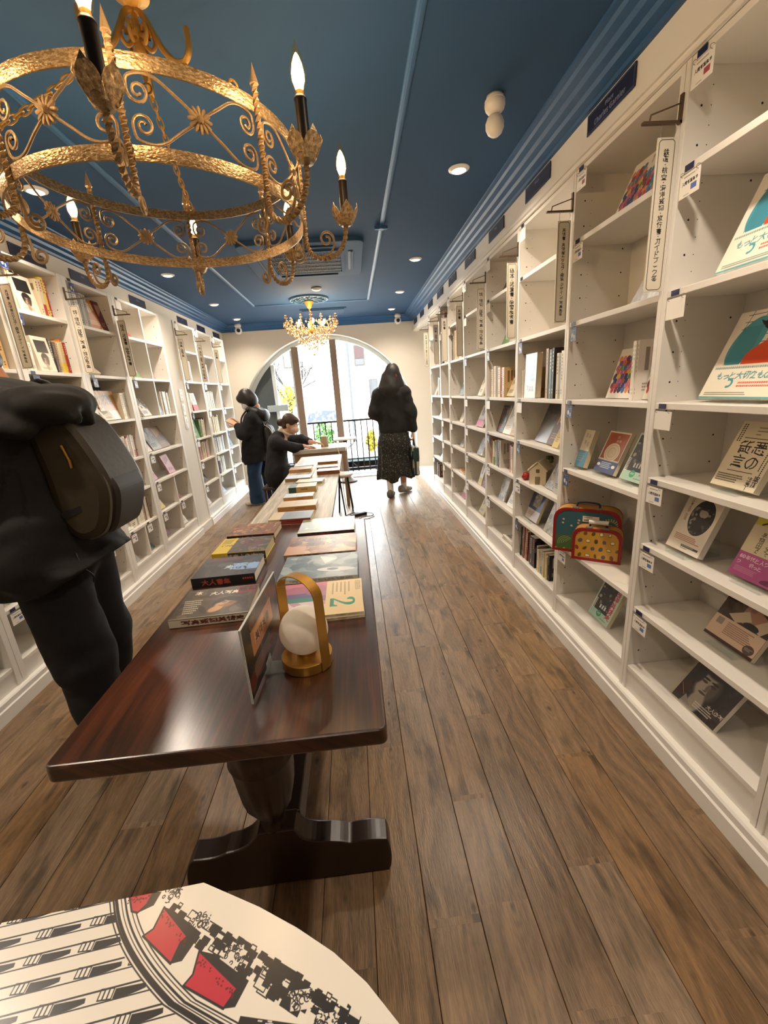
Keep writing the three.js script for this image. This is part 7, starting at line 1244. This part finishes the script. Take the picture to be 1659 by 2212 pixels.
// man in black at the near left, browsing the shelves with his back to the table
{
  const hip = [[0.0, 0.86, 0.09], [0.0, 0.86, -0.09]], knee = [[0.035, 0.47, 0.09], [-0.01, 0.47, -0.13]], ank = [[0.045, 0.09, 0.08], [-0.10, 0.09, -0.19]], sh = [[-0.03, 1.40, 0.19], [-0.03, 1.40, -0.19]];
  const elb = [[-0.10, 1.14, 0.26], [-0.14, 1.14, -0.26]], wr = [[-0.32, 1.16, 0.15], [-0.36, 1.16, -0.14]];
  const [t, H] = person('man in a black hooded jacket and black trousers wearing a backpack, facing the shelves', [-1.17, 0, -1.6],
    [...[0, 1].flatMap((i) => [...limb([hip[i], 0.09], [knee[i], 0.06], [ank[i], 0.042]), ...limb([sh[i], 0.06], [elb[i], 0.045], [wr[i], 0.03])]), cap([-0.02, 0.92, 0], [-0.03, 1.38, 0], 0.12, 0.12, [0.9, 1, 1.35]), cap([-0.03, 1.40, 0], [-0.085, 1.58, 0], 0.07, 0.055)],
    [[-0.125, 1.635, 0], [-1, -0.28, -0.1]], [[wr[0], [-1, 0.25, -0.3], [0.2, 0.2, -1], -1, 0.6], [wr[1], [-1, 0.25, 0.3], [0.2, 0.2, 1], 1, 0.6]], skin);
  part('hair', nets([ell(H.at(0, 0.035, -0.028), [0.084, 0.1, 0.09], H.ax), ell(H.at(0, -0.05, -0.06), [0.06, 0.05, 0.035], H.ax), ell(H.at(0, -0.06, 0.09), [0.08, 0.1, 0.085], H.ax, true)], 0.006, 0.02, { fold: 0.002 }), hairBlack, t);
  const jacket = cloth(0x0f0d0c, { roughness: 0.8 });
  part('jacket', nets([cap([-0.02, 0.90, 0], [-0.03, 1.36, 0], 0.175, 0.15, [0.95, 1, 1.5]), cap([-0.03, 1.41, 0.13], [-0.03, 1.41, -0.13], 0.10, 0.10), ...limb([[-0.03, 1.38, 0.20], 0.095], [elb[0], 0.085], [[-0.27, 1.15, 0.17], 0.06]), ...limb([[-0.03, 1.38, -0.20], 0.095], [elb[1], 0.085], [[-0.31, 1.15, -0.16], 0.06]), cap([-0.02, 0.84, 0], [-0.01, 1.0, 0], 0.185, 0.18, [1.0, 1, 1.45]), ell([0.13, 0.86, 0.02], [0.10, 0.05, 0.2])], 0.013, 0.05, { fold: 0.012, clip: (x, y, z) => 0.80 + 0.5 * Math.max(0, x - 0.05) - y }), jacket, t);
  part('hood', nets([cap([0.06, 1.41, 0.11], [0.06, 1.41, -0.11], 0.065), cap([-0.05, 1.465, 0.10], [0.10, 1.425, 0.13], 0.046, 0.05), cap([-0.05, 1.465, -0.10], [0.09, 1.42, -0.13], 0.048, 0.055), cap([-0.11, 1.44, 0.08], [-0.05, 1.465, 0.11], 0.04, 0.05), cap([-0.11, 1.44, -0.08], [-0.05, 1.465, -0.11], 0.04, 0.05), ell([0.165, 1.43, 0.06], [0.115, 0.07, 0.15]), cap([0.16, 1.44, 0.16], [0.272, 1.38, 0.14], 0.046, 0.022), cap([0.19, 1.43, 0.02], [0.262, 1.37, 0.05], 0.05, 0.02), cap([-0.06, 1.43, 0.17], [0.14, 1.36, 0.19], 0.03, 0.035)], 0.009, 0.035, { fold: 0.012 }), jacket, t);
  part('trousers', nets([...[0, 1].flatMap((i) => limb([hip[i], 0.118], [knee[i], 0.10], [[ank[i][0], 0.05, ank[i][2]], 0.088])), cap([0.0, 0.86, 0.06], [0.0, 0.86, -0.06], 0.125)], 0.013, 0.03, { fold: 0.010, clip: (x, y, z) => 0.03 - y }), cloth(0x0b0b0e), t);
  part('shoe', nets(shoe(ank[0], [-1, 0, 0.1]), 0.008, 0.02, { clip: aboveFloor }), std(0xcfcac2, 0.6), t, 'pale shoe'); part('shoe', nets(shoe(ank[1], [-1, 0, -0.1]), 0.008, 0.02, { clip: aboveFloor }), std(0xcfcac2, 0.6), t, 'pale shoe');
  const b = thing('backpack', 'glossy olive and black backpack worn by the man in black', 'backpack', null, [-1.18, 0, -1.6]), olive = phys(0x30260f, 0.6, { clearcoat: 0.12, clearcoatRoughness: 0.4, bumpMap: bumpFine, bumpScale: 0.002 });
  const prof = (pts, d, bv) => { const q = pts.map((v) => new THREE.Vector2(...v)), sp = new THREE.SplineCurve([...q, q[0]]); return extrude(sp.getPoints(48).slice(0, -1).map((v) => [v.x, v.y]), d, bv).translate(0, 0, -d / 2); };
  part('main_pocket', prof([[0.155, 1.04], [0.15, 1.20], [0.135, 1.34], [0.165, 1.375], [0.21, 1.345], [0.255, 1.25], [0.285, 1.15], [0.272, 1.065], [0.24, 1.005], [0.19, 0.995]], 0.20, 0.035), olive, b);
  part('front_pocket', prof([[0.235, 1.02], [0.25, 1.09], [0.262, 1.165], [0.29, 1.165], [0.306, 1.12], [0.29, 1.05], [0.262, 1.0]], 0.17, 0.026), phys(0x1d170b, 0.6, { clearcoat: 0.15, clearcoatRoughness: 0.4 }), b);
  const edge = [[0.14, 1.375], [0.195, 1.375], [0.245, 1.31], [0.29, 1.22], [0.312, 1.14], [0.30, 1.06], [0.268, 0.99], [0.21, 0.965]];
  part('trim', [1, -1].map((e) => tube(edge.map((v) => [v[0], v[1], e * 0.115]), 0.005, 50, 6)), std(0x6d6b60, 0.35, { metalness: 0.3 }), b, 'shiny pale piping');
  for (const e of [1, -1]) part('compression_strap', beam([0.15, 1.06, e * 0.138], [0.285, 1.10, e * 0.128], 0.004, 0.022), M.black, b);
  part('zip_pull', [bar([0.212, 1.30, 0.139], [0.224, 1.25, 0.139], 0.004), rbox(0.008, 0.03, 0.006, 0.002, 0.226, 1.237, 0.14)], M.brass, b);
  part('strap', [tube([[0.13, 1.39, 0.13], [0.02, 1.52, 0.14], [-0.13, 1.42, 0.17], [-0.19, 1.2, 0.16], [-0.12, 1.05, 0.2], [0.12, 1.0, 0.15]], 0.014, 40, 6), tube([[0.13, 1.39, -0.13], [0.02, 1.52, -0.14], [-0.13, 1.42, -0.17], [-0.19, 1.2, -0.16], [-0.12, 1.05, -0.2], [0.12, 1.0, -0.15]], 0.014, 40, 6), tube([[0.15, 0.93, 0.13], [0.18, 0.87, 0.15], [0.19, 0.83, 0.13], [0.18, 0.80, 0.12]], 0.003, 20, 5)], M.black, b);
}
// reader with black bobbed hair at the far left shelves
{
  const hip = [[0.03, 0.78, 0.08], [0.07, 0.78, -0.06]], knee = [[-0.02, 0.44, 0.12], [0.115, 0.44, -0.05]], ank = [[-0.03, 0.07, 0.15], [0.165, 0.07, -0.05]], sh = [[0.06, 1.18, 0.155], [0.06, 1.18, -0.155]];
  const elb = [[-0.07, 0.97, 0.20], [-0.07, 0.97, -0.2]], wr = [[-0.155, 1.09, 0.11], [-0.17, 1.1, -0.08]];
  const [t, H] = person('standing person with black bobbed hair, white mask, long black coat and flared jeans', [-1.40, 0, -5.9],
    [...[0, 1].flatMap((i) => [...limb([hip[i], 0.085], [knee[i], 0.055], [ank[i], 0.038]), ...limb([sh[i], 0.05], [elb[i], 0.042], [wr[i], 0.028])]), cap([0.05, 0.82, 0], [0.07, 1.16, 0], 0.11, 0.11, [0.9, 1, 1.3]), cap([0.06, 1.18, 0], [0.025, 1.34, 0], 0.06, 0.052)],
    [[0.005, 1.405, 0], [-0.82, -0.52, 0.05]], [[wr[0], [-0.8, 0.6, -0.1], [-0.5, -0.4, -0.7], 1, 0.35], [wr[1], [-0.8, 0.6, 0.1], [0, -0.6, 0.7], -1, 0.5]], skinPale);
  part('hair', nets([ell(H.at(0, 0.03, -0.015), [0.10, 0.115, 0.112], H.ax), ell(H.at(0, -0.03, -0.035), [0.105, 0.10, 0.095], H.ax), ell(H.at(0, 0.06, 0.07), [0.085, 0.055, 0.045], H.ax), ell(H.at(0, -0.085, 0.11), [0.085, 0.1, 0.07], H.ax, true)], 0.007, 0.03, { fold: 0.003 }), hairBlack, t);
  part('face_mask', nets([ell(H.at(0, -0.048, 0.052), [0.066, 0.052, 0.068], H.ax), ell(H.at(0, -0.05, -0.03), [0.07, 0.07, 0.06], H.ax, true)], 0.006, 0.01), std(0xe4e4e6, 0.7), t, 'white face mask');
  const coat = cloth(0x0d0d10);
  part('coat', nets([cap([0.03, 0.72, 0], [0.065, 1.12, 0], 0.17, 0.145, [1.0, 1, 1.25]), cap([0.06, 1.17, 0.11], [0.06, 1.17, -0.11], 0.095), cap([0.01, 0.60, 0], [0.03, 0.8, 0], 0.175, 0.17, [1.08, 1, 1.25]), ...limb([[0.06, 1.16, 0.165], 0.085], [elb[0], 0.072], [[-0.135, 1.06, 0.12], 0.055]), ...limb([[0.06, 1.16, -0.165], 0.085], [elb[1], 0.072], [[-0.14, 1.07, -0.09], 0.055])], 0.012, 0.04, { fold: 0.010, clip: (x, y, z) => 0.575 + 0.12 * x + (x < -0.125 ? 0.03 : 0) - y }), coat, t);
  part('hood', nets([cap([0.13, 1.22, 0.08], [0.13, 1.22, -0.08], 0.07), cap([0.02, 1.275, 0.09], [0.13, 1.24, 0.1], 0.04, 0.05), cap([0.02, 1.275, -0.09], [0.13, 1.24, -0.1], 0.04, 0.05), ell([0.20, 1.19, 0.0], [0.075, 0.09, 0.12])], 0.010, 0.04, { fold: 0.006 }), std(0x101014, 0.5), t);
  part('jeans', nets([...[0, 1].flatMap((i) => limb([hip[i], 0.11], [knee[i], 0.085], [[ank[i][0], 0.05, ank[i][2]], 0.105]))], 0.012, 0.03, { fold: 0.008, clip: (x, y, z) => 0.028 - y }), cloth(0x1a3350), t, 'dark blue flared jeans');
  for (const i of [0, 1]) part('shoe', nets(shoe(ank[i], [-1, 0, i ? 0.1 : 0.25], 0.95), 0.009, 0.02, { clip: aboveFloor }), std(0xd8cdb8, 0.7), t, 'beige shoe');
  const b = thing('backpack', 'black backpack with pale piping on the back of the standing reader', 'backpack', null, [-1.40, 0, -5.9]);
  part('main_pocket', nets([cap([0.235, 0.76, 0.08], [0.225, 0.99, 0.06], 0.085, 0.07), cap([0.235, 0.76, -0.08], [0.225, 0.99, -0.06], 0.085, 0.07)], 0.011, 0.05, { fold: 0.005 }), std(0x17160f, 0.55), b);
  part('trim', tube([[0.2, 1.07, 0.11], [0.27, 1.02, 0.13], [0.302, 0.93, 0.14], [0.315, 0.84, 0.14], [0.31, 0.75, 0.13]], 0.005, 30, 6), std(0xb8b096, 0.4), b); part('strap', [tube([[0.2, 1.06, 0.10], [0.09, 1.30, 0.11], [-0.06, 1.2, 0.13], [-0.10, 1.0, 0.14]], 0.012, 30, 6)], M.black, b); part('handle', tube([[0.2, 1.06, 0.03], [0.23, 1.10, 0.03], [0.26, 1.08, 0.03]], 0.006, 14, 6), M.black, b);
}
// seated woman reaching over the white-topped table
{
  const hip = [[-0.02, 0.45, -0.08], [-0.02, 0.45, 0.1]], knee = [[0.30, 0.46, -0.1], [0.30, 0.46, 0.1]], ank = [[0.26, 0.07, -0.1], [0.26, 0.07, 0.1]], sh = [[0.06, 0.90, -0.15], [0.06, 0.90, 0.15]];
  const elb = [[0.33, 0.86, -0.2], [0.26, 0.80, 0.17]], wr = [[0.50, 0.825, -0.04], [0.385, 0.80, 0.10]];
  const [t, H] = person('seated woman with brown hair in a bun, pale mask and dark coat, reaching over papers', [-1.03, 0, -5.40],
    [...[0, 1].flatMap((i) => [...limb([hip[i], 0.09], [knee[i], 0.06], [ank[i], 0.04]), ...limb([sh[i], 0.05], [elb[i], 0.04], [wr[i], 0.027])]), cap([0.0, 0.5, 0], [0.07, 0.88, 0], 0.12, 0.11, [0.9, 1, 1.3]), cap([0.09, 0.90, 0], [0.19, 1.02, 0], 0.058, 0.05)],
    [[0.235, 1.075, 0.0], [0.93, -0.35, 0.12]], [[wr[0], [0.8, -0.15, 0.1], [0, -1, 0], 1, 0.45], [wr[1], [0.85, -0.1, -0.25], [0, -1, 0], -1, 0.45]], skinPale);
  part('hair', nets([ell(H.at(0, 0.042, -0.02), [0.088, 0.092, 0.098], H.ax), ell(H.at(0, 0.07, 0.058), [0.066, 0.036, 0.044], H.ax), ell(H.at(0, -0.015, -0.125), [0.05, 0.05, 0.045], H.ax), ell(H.at(0, -0.03, -0.05), [0.075, 0.06, 0.05], H.ax), ell(H.at(0, -0.07, 0.09), [0.09, 0.115, 0.085], H.ax, true)], 0.006, 0.02, { fold: 0.003 }), hairBrown, t);
  part('face_mask', nets([ell(H.at(0, -0.045, 0.058), [0.062, 0.052, 0.066], H.ax), ell(H.at(0, -0.05, -0.03), [0.07, 0.07, 0.065], H.ax, true)], 0.006, 0.01), std(0xdcb9a6, 0.7), t, 'pale pinkish mask');
  part('collar', nets([cap([0.105, 1.015, -0.045], [0.105, 1.015, 0.045], 0.024), cap([0.105, 1.015, 0.05], [0.205, 0.955, 0.04], 0.02, 0.016), cap([0.105, 1.015, -0.05], [0.205, 0.955, -0.04], 0.02, 0.016)], 0.008, 0.02), cloth(0xd9cdb4), t, 'cream collar');
  part('coat', nets([cap([-0.02, 0.48, 0], [0.05, 0.86, 0], 0.15, 0.125, [0.95, 1, 1.35]), cap([0.05, 0.88, 0.11], [0.05, 0.88, -0.11], 0.085), cap([0.08, 0.945, 0.04], [0.08, 0.945, -0.04], 0.075), cap([-0.02, 0.40, 0], [0.16, 0.44, 0], 0.14, 0.12, [1, 1, 1.4]), cap([0.0, 0.30, 0.02], [0.02, 0.5, 0.02], 0.10, 0.15, [0.8, 1, 1.4]), ...limb([[0.07, 0.87, 0.16], 0.078], [elb[1], 0.06], [[0.35, 0.80, 0.115], 0.045]), ...limb([[0.07, 0.87, -0.16], 0.078], [elb[0], 0.06], [[0.46, 0.83, -0.06], 0.045])], 0.012, 0.045, { fold: 0.008 }), cloth(0x121216), t);
  part('trousers', nets([...[0, 1].flatMap((i) => limb([hip[i], 0.11], [knee[i], 0.085], [[ank[i][0], 0.1, ank[i][2]], 0.06]))], 0.013, 0.03, { fold: 0.006 }), cloth(0x17181d), t);
  for (const i of [0, 1]) part('shoe', nets(shoe(ank[i], [1, 0, 0], 0.95), 0.009, 0.02, { clip: aboveFloor }), std(0x1a1a1c, 0.5), t);
  const s = thing('stool', 'low dark stool under the seated woman', 'stool', null, [-1.05, 0, -5.40]);
  part('seat', rbox(0.34, 0.04, 0.34, 0.01, 0, 0.31, 0), std(0x3a3029, 0.6), s); for (const x of [-0.14, 0.14]) for (const z of [-0.14, 0.14]) part('leg', box(0.03, 0.29, 0.03, x, 0.145, z), std(0x3a3029, 0.6), s);
}
// woman looking out of the window
{
  const hip = [[-0.075, 0.86, 0], [0.075, 0.86, 0]], knee = [[-0.09, 0.47, 0.02], [0.085, 0.47, -0.02]], ank = [[-0.108, 0.07, 0.14], [0.10, 0.07, -0.10]], sh = [[-0.165, 1.375, 0], [0.165, 1.375, 0]];
  const elb = [[-0.255, 1.115, -0.03], [0.225, 1.12, 0.03]], wr = [[-0.10, 1.08, -0.22], [0.248, 0.85, 0.02]];
  const [t, H] = person('woman seen from behind at the window in a dark coat and long floral skirt', [0.52, 0, -5.63],
    [...[0, 1].flatMap((i) => [...limb([hip[i], 0.09], [knee[i], 0.056], [[ank[i][0], 0.30, ank[i][2] * 0.7], 0.05], [ank[i], 0.036]), ...limb([sh[i], 0.05], [elb[i], 0.042], [wr[i], 0.028])]), cap([0, 0.92, 0], [0, 1.36, 0], 0.12, 0.115, [1.3, 1, 0.9]), cap([0, 1.38, 0], [0.02, 1.52, -0.02], 0.06, 0.052)],
    [[0.03, 1.585, -0.03], [0.25, -0.1, -1]], [[wr[0], [0.6, 0.1, -0.7], [0.2, 0.6, 0.2], 1, 0.6], [wr[1], [0.05, -1, 0.02], [-1, 0, 0], 1, 1.1]], skinPale);
  part('hair', nets([ell(H.at(0, 0.035, -0.015), [0.094, 0.108, 0.108], H.ax), cap([0.0, 1.56, 0.05], [-0.03, 1.40, 0.10], 0.085, 0.10, [1.25, 1, 0.6]), cap([-0.07, 1.56, 0.02], [-0.12, 1.42, 0.05], 0.05, 0.06), cap([0.09, 1.55, 0.02], [0.13, 1.42, 0.04], 0.045, 0.045), ell(H.at(0, -0.04, 0.10), [0.075, 0.1, 0.06], H.ax, true)], 0.008, 0.04, { fold: 0.004 }), std(0x17120f, 0.55), t, 'long dark hair');
  part('hair_clip', nets([ell([0.055, 1.555, 0.085], [0.022, 0.045, 0.018])], 0.006, 0.01), std(0x6d2228, 0.5), t, 'dark red hair clip');
  part('coat', nets([cap([0.0, 0.92, 0], [0.0, 1.32, 0.0], 0.165, 0.15, [1.22, 1, 0.95]), cap([-0.125, 1.35, 0.01], [0.125, 1.35, 0.01], 0.105), ...limb([[-0.165, 1.34, 0], 0.092], [[-0.235, 1.13, 0], 0.088], [[-0.13, 1.085, -0.19], 0.065]), ...limb([[0.165, 1.34, 0.01], 0.09], [[0.22, 1.12, 0.04], 0.082], [[0.25, 0.90, 0.03], 0.062])], 0.012, 0.05, { fold: 0.009, clip: (x, y, z) => 0.815 - y }), cloth(0x1f1e1c), t, 'dark woolly coat');
  const floral = pixelTex(256, 256, (x, y, o) => { const n = vnoise(x / 5, y / 5), m = vnoise(x / 9 + 50, y / 9), k = n > 0.66 ? 1 : 0; o[0] = 26 + k * 100 * m; o[1] = 27 + k * 92 * m; o[2] = 25 + k * 74 * m; });
  floral.repeat.set(2.4, 2.4);
  part('skirt', (() => { const g = nets([cap([0, 0.85, 0], [0, 0.70, 0], 0.165, 0.19, [1.1, 1, 0.85]), cap([-0.02, 0.72, 0], [-0.015, 0.27, 0.0], 0.185, 0.235, [1.07, 1, 0.85])], 0.012, 0.06, { clip: (x, y, z) => Math.max(0.255 + 0.03 * Math.sin(x * 24) - 0.03 * (x < 0 ? 1 : 0) - y, y - 0.86) }); const p = g.attributes.position; for (let i = 0; i < p.count; i++) { const y = p.getY(i), a = Math.atan2(p.getZ(i), p.getX(i)), k = 1 + 0.075 * Math.sin(a * 13) * Math.max(0, (0.8 - y) / 0.55); p.setX(i, p.getX(i) * k); p.setZ(i, p.getZ(i) * k); } g.computeVertexNormals(); return g; })(), std(0xffffff, 0.85, { map: floral }), t, 'dark skirt with small pale flowers');
  for (const i of [0, 1]) { const a = ank[i]; part('sock', nets(limb([[a[0], 0.19, a[2] * 0.9], 0.044], [[a[0], 0.06, a[2]], 0.042]).map((p) => ({ a: p[0], ...p })), 0.008, 0.02), cloth(0xe4ddd4), t, 'white sock'); part('shoe', nets(shoe(a, i ? [0.75, 0, -0.55] : [0.35, 0, -1], 0.8), 0.008, 0.02, { clip: aboveFloor }), std(i ? 0x9a907e : 0x5f564a, 0.6), t, 'flat sandal'); }
  const b = thing('tote_bag', 'dark green patterned tote bag hanging from the hand of the woman at the window', 'bag', null, [0.775, 0, -5.60]);
  const tex = pixelTex(128, 128, (x, y, o) => { const n = fbm(x / 18, y / 18, 2), k = n > 0.57 ? 1 : 0; o[0] = 34 + 150 * k; o[1] = 58 + 118 * k; o[2] = 52 + 104 * k; });
  part('bag', nets([rb([0, 0.47, 0], [0.042, 0.19, 0.16], 0.025)], 0.011, 0.02, { fold: 0.004 }), std(0xffffff, 0.7, { map: tex }), b); part('handle', [tube([[0, 0.63, 0.07], [-0.002, 0.73, 0.03], [0, 0.755, 0.0], [-0.002, 0.73, -0.03], [0, 0.63, -0.07]], 0.008, 24, 6)], std(0x22332e, 0.7), b);
}
renderer.render(scene, camera);
